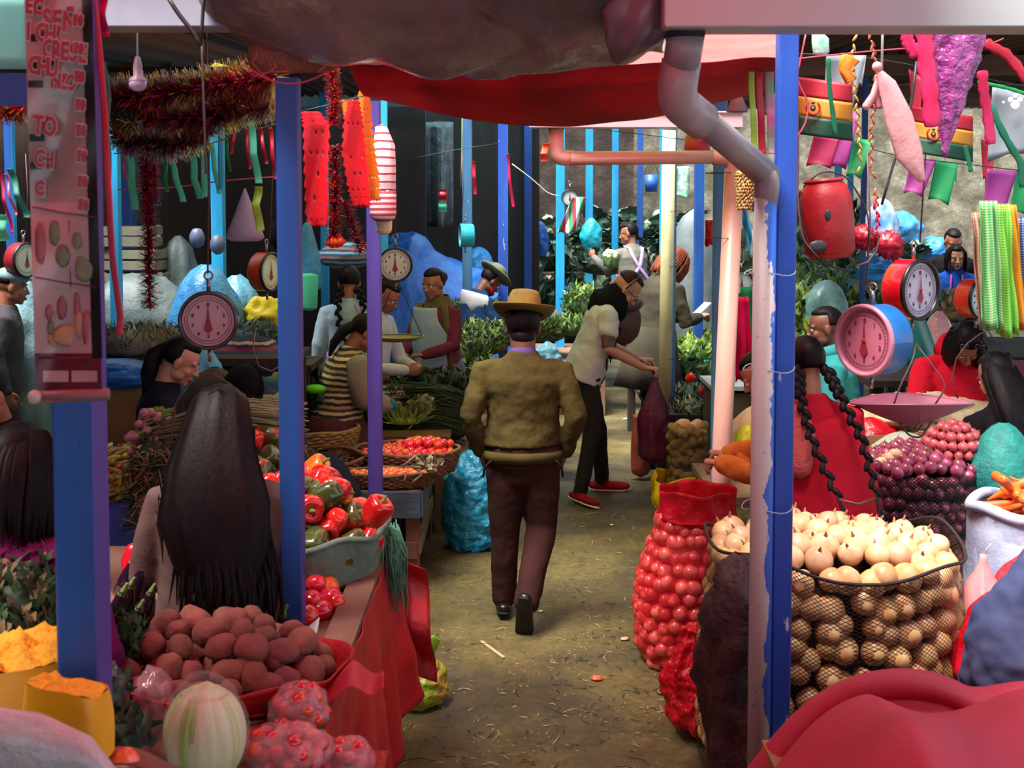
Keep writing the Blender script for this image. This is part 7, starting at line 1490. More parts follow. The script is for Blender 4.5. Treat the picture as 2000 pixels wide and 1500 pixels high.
scale('orange-red rimmed dial scale seen from the side left of the violet-sided blue post', 528, 531, 7.4, .118, R(68), M('orange_rim', '#c83a1c', None, rough=.35, bump=.05), m_creamf, .09, top=(530, 200), front=m_blackm, letters=False)
scale('cream-faced round dial scale hanging right of the slim violet post', 772, 517, 7.3, .102, R(2), m_blackm, m_creamf, .06, top=(768, 300))
scale('small white dial scale hanging beside the far cyan post', 1113, 386, 11.5, .078, 0, m_blackm, M('dial_white', '#b8c4c8', None, rough=.4, bump=0), .05, top=(1105, 300), letters=False)
scale('cyan cased dial scale seen edge on left of the slate blue post', 902, 460, 10.5, .10, R(-80), M('cyan_rim', '#28a4bc', None, rough=.35, bump=0), m_creamf, .10, top=(903, 300), letters=False, front=M('cyan_bezel', '#28a4bc', None, rough=.35, bump=0))
scale('dull red rimmed dial scale seen edge on behind the printed banner at left', 52, 508, 8.0, .115, R(65), M('dull_red_rim', '#7a1c28', None, rough=.4, bump=0), m_creamf, .09, top=(50, 300), letters=False)
scale('white dial scale half hidden behind the smeared pipe', 1448, 552, 8.6, .085, R(10), m_blackm, _mc['dial_white'], .05, top=(1450, 400), letters=False)
scale('pink dial scale with blue side hanging right of the plaits', 1690, 665, 4.45, .130, R(-56), M('blue_side', '#165a9c', '#1a6cb4', 3, .35, .05), M('dial_rose', '#b8687c', '#a85a70', 3, .35, .05), .115, top=(1694, 300), front=M('rose_bezel', '#b07084', None, rough=.35, bump=0), ink='#6a2436')
scale('bright red rimmed dial scale hanging in the middle of the right stall', 1795, 566, 5.1, .126, R(36), M('bright_red_rim', '#d01426', None, rough=.22, bump=.02, coat=.5), m_lilf, .10, top=(1812, 60), ink='#4a2030')
scale('orange-red dial scale half hidden by the checked cloths', 1915, 584, 6.2, .10, R(34), M('tomato_rim', '#c8341c', None, rough=.3, bump=.02), M('dial_pale', '#c0d4d8', None, rough=.4, bump=0), .09, top=(1925, 300))
# the weighing pan under the red scale
pc = at(1781, 795, 5.05)
t = T('weighing_pan', 'mauve boat-shaped weighing pan hanging under the bright red scale', 'weighing pan', pc)
def pan(u, v):
    a = 2 * PI * u; ex = math.cos(a); ey = math.sin(a); rr = v; x = .255 * ex * rr; y = .15 * ey * rr * (1 - .35 * abs(ex) ** 2)
    z = .015 - .095 * (1 - v ** 1.3) - .0 + .018 * (abs(ey) ** 2) * v
    return V((x, y, z))
MB().grid(pan, 64, 16).build('pan', M('mauve_enamel', '#8a4a5e', '#9c5a70', 3, .4, .15, 12), t, mods=[SOL(.004)])
MB().tube([pan(i / 64, 1.0) for i in range(65)], .005, 6).build('rim', M('mauve_rim', '#7a4054', None, rough=.4, bump=0), t)
ap = at(1789, 672, 5.1) - pc
for sx, py_ in ((-.075, 0), (.095, 0)):
    MB().tube(bend([ap, V((ap.x + sx * .35, 0, ap.z * .78)), V((ap.x + sx * 1.15, -.02, ap.z * .35)), V((sx + .0, .0, .01))]), .0038, 6).build('hanger_wire', m_wire, t)
MB().tube(bend([V((-.10, 0, .0)), V((-.02, -.03, -.115)), V((.03, -.03, -.125)), V((.12, 0, 0))]), .004, 6).tube(bend([V((-.04, .05, -.03)), V((.02, .02, -.13)), V((.09, .05, -.03))]), .004, 6).build('cradle_wire', m_wire, t)
MB().tube([V((0, -.10, .01)), V((0, -.09, -.05)), V((0, -.03, -.085))], .002, 5).build('seam', m_wire, t)
wireloop('pan_hanger', 'wire hoop hanging before the woman in the red hoodie', [at(px, py, 5.9) for px, py in ((1945, 670), (1930, 645), (1915, 652), (1890, 670), (1868, 700), (1860, 735), (1862, 760), (1872, 780))], .0035)
wireloop('pan_hanger', 'wire hanger hooked under the red can at right', [at(px, py, 4.4) for px, py in ((1650, 495), (1672, 520), (1695, 512), (1712, 490), (1718, 460), (1705, 455))], .0035)
wireloop('pan_hanger', 'wire hoop with pan handles in front of the dark cap person', [at(px, py, 6.3) for px, py in ((500, 640), (494, 680), (505, 715), (530, 725), (548, 715))], .0035, m_strw)
c = at(775, 658, 7.4); one('weighing_pan', MB().lathe([(.002, -.03), (.10, -.025), (.165, .0), (.17, .006), (.16, .003)], 36, c=c, sy=.8), M('brass_pan', '#8a8a5a', '#72724a', 4, .45, .1, metal=.3), 'flat brass-green weighing pan in front of the pale blue apron', 'weighing pan')
for sx in (-1, 1): wireloop('wire', ['left', 'right'][sx > 0] + ' cord holding the flat brass-green pan', [c + V((sx * .15, 0, .01)), c + V((0, 0, .36)), at(772, 560, 7.3)], .0025, m_dark, 'cord')
# ---------------------------------------------------------------- the printed banner at the left
t = T('hanging_banner', 'tall glossy printed banner with price list and vegetable pictures hanging on the nearest post', 'banner', at(130, 380, 2.36))
m_ban = M('banner_grey', '#8a7c78', '#b08c88', 3.5, .28, .3, 6, .02, coat=.4); m_banp = M('banner_pink', '#b4848a', '#c89a98', 4, .3, .2, 6, .02, coat=.3); m_bant = M('banner_maroon', '#6a2230', None, rough=.35, bump=.05); m_banl = M('banner_red_letters', '#9c1c2c', None, rough=.4, bump=0); m_banw = M('banner_white', '#c8b0b4', None, rough=.4, bump=0); m_band = M('banner_dark', '#1a1518', '#26201f', 4, .3, .1)
def bpt(px, py, off=0):
    k = (px - 55) / 150; D = 2.36 + .016 * math.sin(k * PI * 1.2 + .4) + .012 * math.sin(py / 60 + px / 40); return at(px, py, D - off)
def bquad(mb, x0, x1, y0, y1, off, nu=10, nv=10, sk=0):
    mb.grid(lambda u, v: bpt(x0 + (x1 - x0) * u + 22 * (y0 + (y1 - y0) * v) / 780, y0 + (y1 - y0) * v, off), nu, nv)
m = MB(); bquad(m, 48, 178, -40, 395, 0, 20, 40); m.build('printed_sheet', m_ban, t, w=True)
m = MB(); bquad(m, 48, 178, 395, 700, 0, 20, 30); m.build('picture_panel', m_banp, t, w=True)
m = MB(); bquad(m, 48, 178, 690, 768, .0006, 20, 8); m.build('bottom_band', m_bant, t, w=True)
m = MB(); bquad(m, 160, 180, -40, 700, .001, 4, 40); m.build('dark_edge', m_band, t, w=True)
m = MB()
for y in (22, 75, 130, 165, 270, 325): bquad(m, 50, 80, y - 8, y + 6, .0010, 3, 3)
for y in (60, 118): bquad(m, 80, 112, y, y + 10, .0010, 3, 3)
m.build('black_bars', m_band, t, w=True)
def blet(s, px, py, sz, slant=4, al='LEFT'):
    if len(s) > 1:
        for i, c_ in enumerate(s): blet(c_, px + i * sz * .42, py + i * sz * .06, sz, slant)
        return
    p = bpt(px + 22 * py / 780, py, .007); S = sz / 2400 * 2.36 * 1.15
    Mx = Matrix.Translation(p) @ Matrix.Rotation(R(slant), 4, 'Y') @ Matrix.Rotation(PI / 2, 4, 'X') @ Matrix.Diagonal((.66, 1, 1, 1)).to_4x4()
    wt, lt = MB(), MB(); textmesh(s, S, Mx, wt, .0042, al, .0003); Mx2 = Matrix.Translation((0, -.0012, 0)) @ Mx; textmesh(s, S, Mx2, lt, .0022, al, .0003); o = lt.build('letter', m_banl, t, smooth=False, w=True); wt.build('outline', m_banw, o, smooth=False, w=True)
for s_, x, y, z in (('EC', 50, 12, 36), ('SEÑ', 82, 38, 46), ('ICH', 50, 62, 42), ('CRESE', 80, 96, 42), ('CHU', 52, 128, 42), ('NZO', 95, 158, 34), ('TO', 58, 245, 44), ('CH', 58, 310, 40), ('CI', 58, 368, 34)): blet(s_, x, y, z)
for i, y in enumerate((40, 95, 150, 205, 255, 305, 355, 400)): blet('ES', 142, y, 24)
ln = MB()
for y in (405, 542): ln.tube([bpt(x + 22 * y / 780, y + 22 * (x - 55) / 120 * (1 if x < 120 else .9), .003) for x in range(52, 176, 8)], .0014, 5)
ln.tube([bpt(122 + 12, 430, .003), bpt(122 + 16, 560, .003)], .001, 4).tube([bpt(58 + 18, 700, .002), bpt(160 + 18, 698, .002)], .0016, 4); ln.build('panel_lines', m_bant, t, w=True)
ve = M('print_green', '#6a6440', '#7c744c', 30, .4, 0); ve2 = M('print_red', '#8a3038', '#a85058', 30, .4, 0); ve3 = M('print_orange', '#b8705c', '#c88a5c', 30, .4, 0)
def blob(mb, px, py, rx, ry, sd=0):
    p = bpt(px, py, .004); q = 2.36 / 2400; MB().ell(p, (rx * q, .0012, ry * q), 20, 10, fn=lambda d: 1 + .25 * noise.noise(d * 4 + V((sd, 0, 0)))).build('vegetable_picture', mb, t, w=True)
for px, py, rx, ry in ((106, 455, 10, 24), (122, 500, 14, 22), (150, 470, 9, 16), (164, 525, 17, 26), (98, 640, 6, 14)): blob(ve, px, py, rx, ry, px)
for px, py, rx, ry in ((78, 480, 9, 45), (95, 610, 7, 15), (150, 595, 6, 24), (170, 640, 10, 34), (120, 600, 9, 24)): blob(ve2, px, py, rx, ry, px)
for px, py, rx, ry in ((130, 655, 26, 22), (155, 635, 9, 26), (105, 660, 12, 18)): blob(ve3, px, py, rx, ry, px)
lb = MB(); 
for a_, b_ in ((84, 134), (140, 190)): lb.grid(lambda u, v: bpt(a_ + (b_ - a_) * u, 724 + 22 * v, .003), 6, 3)
lb.build('caption_strips', m_banp, t, w=True)
MB().tube([at(62, 776, 2.34), at(212, 770, 2.34)], .012, 12).build('bottom_rod', M('rod_pink', '#8a5458', '#9c6468', 3, .5, .1), t, w=True)
MB().ell(at(68, 775, 2.33), .0135, 14, 10).build('rod_cap', m_banw, t, w=True)
one('banner_cord', MB().tube([at(55, 780, 2.34), at(40, 790, 2.5)], .002, 4), m_wire, 'short cord end at the banner rod', 'cord')
# strips beside the banner
def ribbon(label, pts, D, wd, mat, cat='ribbon', dD=0, twist=0, name='ribbon'):
    P = [at(px, py, D + dD * i / max(1, len(pts) - 1)) for i, (px, py) in enumerate(pts)]; q = D / 2400
    mb = MB(); n = 28
    def f(u):
        x = u * (len(P) - 1); i = min(int(x), len(P) - 2); return P[i].lerp(P[i + 1], sst(x - i) * .5 + (x - i) * .5)
    mb.grid(lambda u, v: f(u) + V((math.cos(twist * u) * (v - .5) * wd * q, math.sin(twist * u) * (v - .5) * wd * q + .01 * math.sin(u * 9), 0)), n, 3)
    return one(name, mb, mat, label, cat, mods=[SOL(.0012)])
m_rpk = M('ribbon_rose', '#d8566a', '#c03a50', 4, .4, .2, trans=.2); m_rtl = M('ribbon_teal', '#1c8a76', '#147060', 4, .45, .2, trans=.2); m_mint = M('paper_mint', '#5cc8a4', '#74d4b4', 5, .7, .1, trans=.45); m_rmag = M('ribbon_magenta', '#c01c66', '#a01454', 4, .4, .2, trans=.3); m_rred = M('ribbon_red', '#c82038', '#a81830', 4, .35, .2, trans=.3); m_rgrn = M('ribbon_green', '#18a050', '#128044', 4, .3, .2, trans=.3); m_ryl = M('ribbon_lime', '#b8cc50', '#a0b83c', 5, .5, .3, trans=.3); m_rlb = M('ribbon_skyblue', '#50b8d8', '#70c8e4', 5, .4, .2, trans=.35)
ribbon('long rose red ribbon beside the printed banner', [(181, -10), (190, 90), (205, 250), (216, 390), (222, 520), (232, 620), (230, 655)], 2.55, 13, m_rpk)
ribbon('dark teal ribbon behind the rose red ribbon', [(196, 120), (207, 200), (208, 280), (204, 395)], 2.65, 18, m_rtl)
ribbon('magenta flag corner above the rose red ribbon', [(196, -15), (200, 70)], 2.6, 22, m_rmag, name='flag', cat='flag')
one('pale_sheet', MB().grid(lambda u, v: at(-20 + 75 * u, -10 + 145 * v, 3.2), 6, 6), M('aqua_sheet', '#8fd8d0', '#a8e4dc', 3, .5, .2, trans=.7), 'pale aqua plastic sheet at the top left corner', 'sheet', mods=[SOL(.002)])
# ---------------------------------------------------------------- tinsel and streamers at left
def tin(name): 
    return name
m_tred = M('tinsel_red', '#a80c2c', '#d82040', 30, .2, 0, metal=.25); m_tpk = M('tinsel_pink', '#d01890', '#f050b0', 30, .2, 0, metal=.3); m_tgd = M('tinsel_gold', '#c8842c', '#e8b858', 30, .2, 0, metal=.4); m_tgn = M('tinsel_green', '#14402c', '#2a6a4c', 30, .2, 0, metal=.3); m_tdk = M('tinsel_dark', '#4a0c20', '#6a1830', 30, .25, 0, metal=.2)
def tinsel(label, pts, D, r, mats, n, wts=None, dD=0):
    P = [at(px, py, D + dD * i / max(1, len(pts) - 1)) for i, (px, py) in enumerate(pts)]
    def f(u):
        x = u * (len(P) - 1); i = min(int(x), len(P) - 2); return P[i].lerp(P[i + 1], x - i)
    t = T('tinsel_garland', label, 'tinsel', P[0]); WORG[t.name] = P[0]
    MB().tube([f(i / 20) for i in range(21)], .004, 5).build('core_wire', m_dark, t, w=True)
    mb = MB()
    for i in range(n):
        u = rnd(); p = f(u); d = (f(min(1, u + .02)) - f(max(0, u - .02))).normalized(); a = V((ru(-1, 1), ru(-1, 1), ru(-1, 1))); a = (a - d * a.dot(d) * .75).normalized(); L = r * ru(.6, 1.15); x = a.cross(d).normalized() * .0026
        mb.m = random.choices(range(len(mats)), wts)[0]; mb.add([p - x, p + x, p + a * L + x, p + a * L - x], [(0, 1, 2, 3)])
    mb.build('fringe', mats, t, smooth=False, w=True); return t
tinsel('thick red and brown tinsel swag along the roof edge at left', [(215, 190), (300, 185), (380, 175), (450, 160), (540, 150)], 4.2, .075, [m_tdk, m_tred, m_tgd, m_tpk], 4200, (5, 4, 1.3, .5))
tinsel('second mixed gold and magenta tinsel swag under the bulb', [(222, 225), (290, 222), (350, 235), (410, 225), (460, 190), (535, 175)], 4.3, .075, [m_tdk, m_tred, m_tgd, m_tpk, m_tgn], 3800, (5, 3, 1.4, 1, 1))
tinsel('dark green and red tinsel loop hanging lowest at left', [(222, 260), (270, 275), (330, 285), (390, 270), (430, 230), (480, 215), (540, 205)], 4.4, .065, [m_tgn, m_tdk, m_tred, m_tgd], 3600, (3, 4, 2, .6))
tinsel('long red tinsel streamer hanging straight down left of the cyan post', [(285, 290), (288, 380), (290, 470), (292, 600)], 4.5, .048, [m_tred, m_tred, m_tdk], 3000)
tinsel('shorter wine red tinsel tail beside the long streamer', [(300, 290), (305, 400)], 4.55, .03, [m_tred, m_tpk], 500)
tinsel('silver and green tinsel end beside the rose red ribbon', [(222, 215), (240, 235), (262, 240)], 4.2, .06, [m_chrome, m_tgn, m_tgd], 500)
tinsel('dark red tinsel at the far left edge', [(-10, 205), (30, 212), (55, 205)], 3.4, .05, [m_tdk, m_tgd, m_tred], 500)
for i, (pts, D, wd, m_, lb) in enumerate((
    ([(252, 305), (258, 350), (262, 410)], 4.6, 15, m_mint, 'mint paper strip left of the red tinsel streamer'), ([(323, 310), (324, 375)], 4.7, 8, m_rgrn, 'narrow green strip right of the red tinsel streamer'),
    ([(333, 310), (345, 350), (357, 394)], 4.7, 12, m_mint, 'slanted mint paper strip before the thin blue post'), ([(376, 305), (380, 350), (390, 388)], 4.8, 14, m_mint, 'ragged mint strip left of the cyan post'), ([(395, 285), (400, 340), (398, 385)], 4.8, 12, m_mint, 'notched mint strip touching the cyan post'),
    ([(412, 280), (420, 330), (428, 378)], 4.9, 10, m_mint, 'thin mint strip over the cyan post'), ([(430, 245), (432, 310), (430, 370)], 4.8, 12, m_rlb, 'sky blue ribbon over the cyan post'), ([(441, 270), (448, 335)], 4.8, 6, m_rgrn, 'green ribbon right of the cyan post'),
    ([(455, 250), (456, 275), (450, 300)], 4.6, 7, m_rred, 'red curl of ribbon above the washing line'), ([(490, 240), (496, 300), (505, 358)], 4.6, 14, m_mint, 'long pale mint strip left of the violet-sided post'), ([(480, 250), (488, 330)], 4.65, 6, m_rred, 'narrow red strip beside the long mint strip'),
    ([(508, 250), (520, 320)], 4.65, 7, m_rred, 'slanted red strip right of the long mint strip'), ([(528, 250), (538, 350)], 4.6, 8, m_rred, 'red strip against the violet-sided post'), ([(18, 330), (35, 380), (52, 425)], 3.5, 13, m_rtl, 'green strip at the far left beside the banner'),
    ([(-4, 330), (10, 390), (22, 455)], 3.5, 7, m_rmag, 'magenta strip at the far left edge'), ([(10, 340), (30, 420)], 3.6, 5, m_rpk, 'thin rose strip at the far left edge'), ([(0, 420), (4, 470)], 3.8, 22, m_mint, 'mint scrap at the far left edge'),
    ([(240, 300), (246, 350)], 4.5, 5, m_rpk, 'thin rose ribbon left of the mint strip'), ([(505, 365), (500, 400), (508, 450)], 4.7, 16, m_ryl, 'knotted lime green rag hanging from the washing line'), ([(992, 300), (995, 350), (1003, 405)], 9.6, 6, m_rmag, 'purple ribbon on the two-tone blue post'),
    ([(925, 315), (926, 345), (928, 380)], 10.6, 7, m_rred, 'red ornament ribbons on the slate blue post'), ([(864, 370), (865, 392)], 11, 16, m_rred, 'red square of the small hanging banner'), ([(864, 394), (865, 413)], 11, 16, m_mint, 'green square of the small hanging banner'),
    ([(1068, 280), (1062, 300), (1064, 315)], 6.5, 14, M('ribbon_orange', '#e0582c', None, rough=.5, bump=.2, trans=.3), 'orange ribbon tied at the small gutter elbow'))):
    ribbon(lb, pts, D, wd, m_, twist=ru(-.5, .5))
# white shaft: bulb
t = T('light_bulb', 'unlit bulb in a pinkish socket hanging at left before the tinsel', 'bulb', at(269, 150, 3.7)); c = at(269, 135, 3.7)
MB().tube([at(267, 40, 3.7), c], .003, 6).build('cord', m_white, t, w=True)
MB().lathe([(.002, .04), (.008, .035), (.013, .01), (.014, -.02), (.024, -.028), (.026, -.036)], 20, c=c).build('socket', M('socket_mauve', '#a88898', None, rough=.4, bump=0), t, w=True)
MB().ell(c - V((0, 0, .045)), (.027, .027, .022), 20, 12).build('glass', M('bulb_glass', '#a89cc0', None, rough=.1, bump=0, coat=.5), t, w=True)
# cables and lines
def line(label, pts, D, r=.003, m=None, dD=0): return one('cable', MB().tube(bend([at(px, py, D + dD * i / max(1, len(pts) - 1)) for i, (px, py) in enumerate(pts)], 4), r, 6), m or m_dark, label, 'cable')
line('black cable crossing down from the top left gutter', [(325, -10), (350, 30), (382, 68), (392, 90)], 3.3, .006); line('second black cable beside the first at top left', [(398, -10), (396, 30), (392, 90)], 3.35, .005)
line('dark cord hanging in front of the left tinsel', [(394, 60), (396, 150), (400, 260), (402, 340)], 3.8, .004, m_wire)
line('pale washing line at left behind the mint strips', [(230, 370), (330, 368), (440, 352), (545, 345)], 5.0, .003, m_rpk); line('thin line sagging across the back near the slate post', [(770, 318), (850, 300), (905, 290), (975, 280)], 9.8, .003)
line('knotted grey line running down to the far cyan post', [(1000, 320), (1040, 350), (1070, 378), (1095, 384)], 10.5, .005, m_white); line('yellow cord hanging beside the slate blue post', [(903, 200), (902, 300), (900, 365)], 10.4, .004, m_ryl)
line('short bent white strut under the tinsel', [(222, 235), (285, 230)], 4.6, .006, m_white); line('white strut under the red tinsel right', [(370, 229), (412, 227)], 4.6, .006, m_white); line('pink cable sagging over the violet-sided post', [(485, 132), (520, 155), (560, 165), (600, 160), (640, 140)], 3.45, .003, m_rpk)
# hanging nets and bags on the washing line
one('net_bag', MB().lathe([(.004, .0), (.04, -.10), (.075, -.19), (.08, -.21), (.06, -.222)], 24, c=at(478, 368, 5.2)), NETM('fine_net', '#b8a4b8', .25, fill=.6, trans=.4), 'conical pale net bag of nuts hanging on the washing line', 'bag')
P = [at(ru(455, 500), ru(452, 462), 5.2) + V((0, ru(-.04, .04), 0)) for _ in range(22)]; nb = potato(M('nut_brown', '#a8683c', '#8a5430', 9, .7, .3), .012, 2); nb['label'] = 'brown nut at the bottom of the conical net bag'; nb['group'] = 'nuts in the conical net bag'; nb['category'] = 'nut'; nb.name = 'nut'; nb.location = P[0]
for p in P[1:]: dup(nb, p, (ru(0, 6), 0, 0))
for px, py, r_, m_, lb in ((385, 465, .05, M('garlic_dark', '#4c5a78', None, rough=.5, bump=.2), 'dark round bundle left of the cyan post'), (425, 478, .05, _mc['garlic_dark'], 'pale round bundle on the cyan post'), (545, 460, .07, _mc['navy_jacket'], 'dark round bundle left of the violet-sided post')):
    one('hanging_bundle', MB().ell(at(px, py, 8.0), (r_, r_, r_ * 1.3), 16, 10, fn=lambda d: 1 + .1 * noise.noise(d * 3)), m_, lb, 'bundle')
one('blue_garment', MB().loft([at(600, 440, 8.6), at(600, 500, 8.6), at(602, 560, 8.6)], [(.03, .03), (.09, .04), (.10, .04)], 20, xd=(1, 0, 0), fn=lambda u, a: 1 + .08 * math.sin(6 * a)), m_lbs, 'light blue garment hanging right of the violet-sided post', 'garment')
one('green_garment', MB().loft([at(602, 540, 8.5), at(603, 600, 8.5)], [(.07, .03), (.06, .03)], 16, xd=(1, 0, 0)), M('mint_garment', '#3cb898', None, rough=.7, bump=.3), 'small mint garment below the light blue one', 'garment')
one('striped_bundle', MB().ell(at(672, 500, 9.6), (.20, .12, .11), 28, 18, fn=lambda d: 1 + .12 * noise.noise(d * 3)), STRIPE('blue_stripes', ['#2c4a68', '#6a94a8', '#24384c', '#8a5a5c'], 14, 2, .9, .4), 'blue striped cloth bundle above the woman with two braids', 'bundle')
# ---------------------------------------------------------------- papel picado and white knit by the violet post
m_pap = M('paper_red', '#ee2230', '#e03040', 4, .35, .2, 9, trans=.45); m_pao = M('paper_orange', '#ee8a2a', '#f09a3c', 4, .4, .2, 9, trans=.45)
def papel(label, pts, D, mat, holes=8, zig=.006, name='paper_cutout', dsk=0):
    "pts: outline left edge and right edge rows [(xl,xr,y)...]; scalloped edges, punched dots"
    rows = pts; n = 60; A_ = []
    def row(v):
        x = v * (len(rows) - 1); i = min(int(x), len(rows) - 2); f = x - i; return [rows[i][k] * (1 - f) + rows[i + 1][k] * f for k in range(3)]
    mb = MB(); nu = 16
    vs = []
    for j in range(n + 1):
        xl, xr, y = row(j / n); sc = (j % 4 - 1.5) * 1.6
        for i in range(nu + 1):
            u = i / nu; x = xl + (xr - xl) * u + (sc if i == nu else -sc if i == 0 else 0) + 0; yy = y + (4 if (i % 2 and j == n) else 0)
            vs.append(at(x, yy, D + .02 * math.sin(u * 4 + y / 60) + dsk * u))
    fs = []
    rr = random.Random(len(label))
    for j in range(n):
        for i in range(nu):
            if 2 < i < nu - 2 and (j % 7 == 3) and (i + j) % 4 == 0 and rr.random() < .7: continue
            fs.append((j * (nu + 1) + i, j * (nu + 1) + i + 1, (j + 1) * (nu + 1) + i + 1, (j + 1) * (nu + 1) + i))
    mb.add(vs, fs); return one(name, mb, mat, label, 'paper decoration', mods=[SOL(.0015)])
papel('red punched paper pennant right of the violet-sided post', [(588, 624, 218), (592, 645, 245), (594, 640, 330), (598, 642, 430), (608, 638, 440)], 5.0, m_pap)
papel('red punched paper pennant in front of the slim violet post', [(685, 700, 195), (672, 708, 230), (668, 715, 300), (680, 722, 370), (690, 724, 402)], 5.1, m_pap)
papel('orange paper strip behind the right red pennant', [(700, 722, 178), (702, 726, 230), (706, 732, 290), (715, 740, 345), (722, 742, 390)], 5.2, m_pao)
papel('small orange paper hanging between the red pennants', [(668, 690, 195), (672, 692, 225)], 5.15, m_pao)
tinsel('red and gold tinsel rope between the red paper pennants, upper', [(648, 130), (655, 200), (650, 245)], 4.9, .038, [m_tred, m_tgd, m_tpk, m_pap], 1100, (5, 1, 1, 3))
tinsel('red tinsel rope hanging between the two red paper pennants, lower', [(655, 285), (655, 380), (652, 465)], 4.95, .04, [m_tred, m_pap, m_tdk], 1400)
tinsel('pinkish red tinsel tail with white tips beside the slim violet post', [(672, 395), (690, 440), (705, 495)], 5.0, .04, [m_tred, m_rpk, m_chrome], 900)
one('orange_flower', MB().ell(at(655, 472, 4.95), (.035, .03, .022), 24, 12, fn=lambda d: 1 + .35 * math.sin(6 * math.atan2(d.y, d.x)) * .5 + .2 * noise.noise(d * 4)), M('crepe_orange', '#f0501c', None, rough=.6, bump=.3, trans=.3), 'orange crepe flower at the end of the red tinsel rope', 'paper flower')
m_knit = STRIPE('white_red_knit', ['#d8ccd0', '#cfc4c8', '#c8bcc4', '#9c3448'], 26, 2, .8, .35); m_knitr = STRIPE('red_white_band', ['#b03a4c', '#d8c4c8'], 38, 2, .8, .2)
t = T('rolled_garment', 'white garment with red lettering-like stripes tied on the slim violet post', 'garment', at(748, 335, 5.9))
MB().loft([at(744, 252, 5.9), at(750, 285, 5.9), at(750, 330, 5.9), at(748, 385, 5.9)], [(.03, .03), (.052, .045), (.056, .05), (.058, .05)], 28, xd=(1, 0, 0), fn=lambda u, a: 1 + .05 * math.sin(7 * a + 4 * u)).build('cloth', m_knit, t, w=True, mods=[WR(.03, .01)])
MB().loft([at(748, 380, 5.9), at(748, 418, 5.9)], [(.064, .055), (.064, .055)], 28, xd=(1, 0, 0)).build('striped_band', m_knitr, t, w=True)
MB().loft([at(750, 422, 5.95), at(750, 448, 5.95)], [(.038, .035), (.04, .035)], 20, xd=(1, 0, 0), fn=lambda u, a: 1 + .06 * math.sin(20 * u)).build('cream_cuff', m_caul, t, w=True)
# ---------------------------------------------------------------- things hanging near the small gutter and between the pipes
def flagcloth(label, px0, py0, px1, py1, D, cols, k=3, axis=0, name='flag', n=24, sag=.02, cat='flag', sl=0):
    t = T(name, label, cat, at((px0 + px1) / 2, (py0 + py1) / 2, D)); WORG[t.name] = at((px0 + px1) / 2, (py0 + py1) / 2, D)
    for i, c_ in enumerate(cols):
        def f(u, v, i=i):
            if axis == 0: uu, vv = u, (i + v) / len(cols)
            else: uu, vv = (i + u) / len(cols), v
            return at(px0 + (px1 - px0) * uu, py0 + (py1 - py0) * vv + sl * uu, D + sag * math.sin(uu * 5 + vv * 2))
        MB().grid(f, 12, 6).build('stripe', c_, t, w=True, mods=[SOL(.0015)])
    return t
m_bred = M('flag_red', '#a8142c', None, rough=.5, bump=.1, trans=.3); m_bylw = M('flag_amber', '#c88a2c', None, rough=.5, bump=.1, trans=.3); m_bgrn = M('flag_green', '#0f4a34', None, rough=.5, bump=.1, trans=.3)
m_pwht = M('paper_white', '#d8d4d8', None, rough=.6, bump=.1, trans=.3)
def crest(t, px, py, D, r=11):
    q = D / 2400 * r; c = at(px, py, D - .012)
    MB().tube([c + V((q * math.cos(a), 0, q * math.sin(a))) for a in [R(130) + i * R(280) / 14 for i in range(15)]], q * .16, 6).build('crest_wreath', m_bred, t, w=True)
    MB().ell(c, (q * .42, .002, q * .5), 14, 8).ell(c + V((0, 0, q * .75)), (q * .3, .002, q * .2), 10, 6).build('crest_shield', m_dark, t, w=True)
    MB().ell(c - V((0, .002, 0)), (q * .2, .002, q * .25), 10, 6).build('crest_center', m_bylw, t, w=True)
t = flagcloth('red, amber and green striped flag with round crest right of the tall blue post', 1558, 150, 1665, 262, 4.6, [m_bred, m_bylw, m_bgrn], sl=14); crest(t, 1588, 211, 4.6, 13)
t = flagcloth('red, amber and green striped flag with round crest under the purple bag', 1768, 205, 1900, 295, 4.9, [m_bred, m_bylw, m_bgrn], sl=22); crest(t, 1823, 262, 4.9, 12)
def pennant(label, pts, D, mat, name='pennant', notch=True):
    (x0, y0), (x1, y1), (x2, y2), (x3, y3) = pts
    def f(u, v):
        a = V((x0, y0, 0)).lerp(V((x1, y1, 0)), u); b = V((x3, y3, 0)).lerp(V((x2, y2, 0)), u); p = a.lerp(b, v); 
        if notch and v > .99: p.y -= 8 * (1 - abs(u - .5) * 2)
        return at(p.x, p.y, D + .015 * math.sin(u * 3 + v * 2))
    return one(name, MB().grid(f, 8, 8), mat, label, 'pennant', mods=[SOL(.0015)])
m_pgr = M('paper_grey', '#7a8088', '#868c94', 3, .7, .1, trans=.25); m_pmg = M('paper_magenta', '#b01c5c', '#a01850', 3, .6, .1, trans=.35); m_ppu = M('paper_purple', '#a83c94', '#983488', 3, .6, .1, trans=.35); m_pgn = M('paper_green', '#1ca05c', '#28a868', 3, .6, .1, trans=.35); m_crim = M('paper_crimson', '#a01434', None, rough=.6, bump=.1, trans=.3)
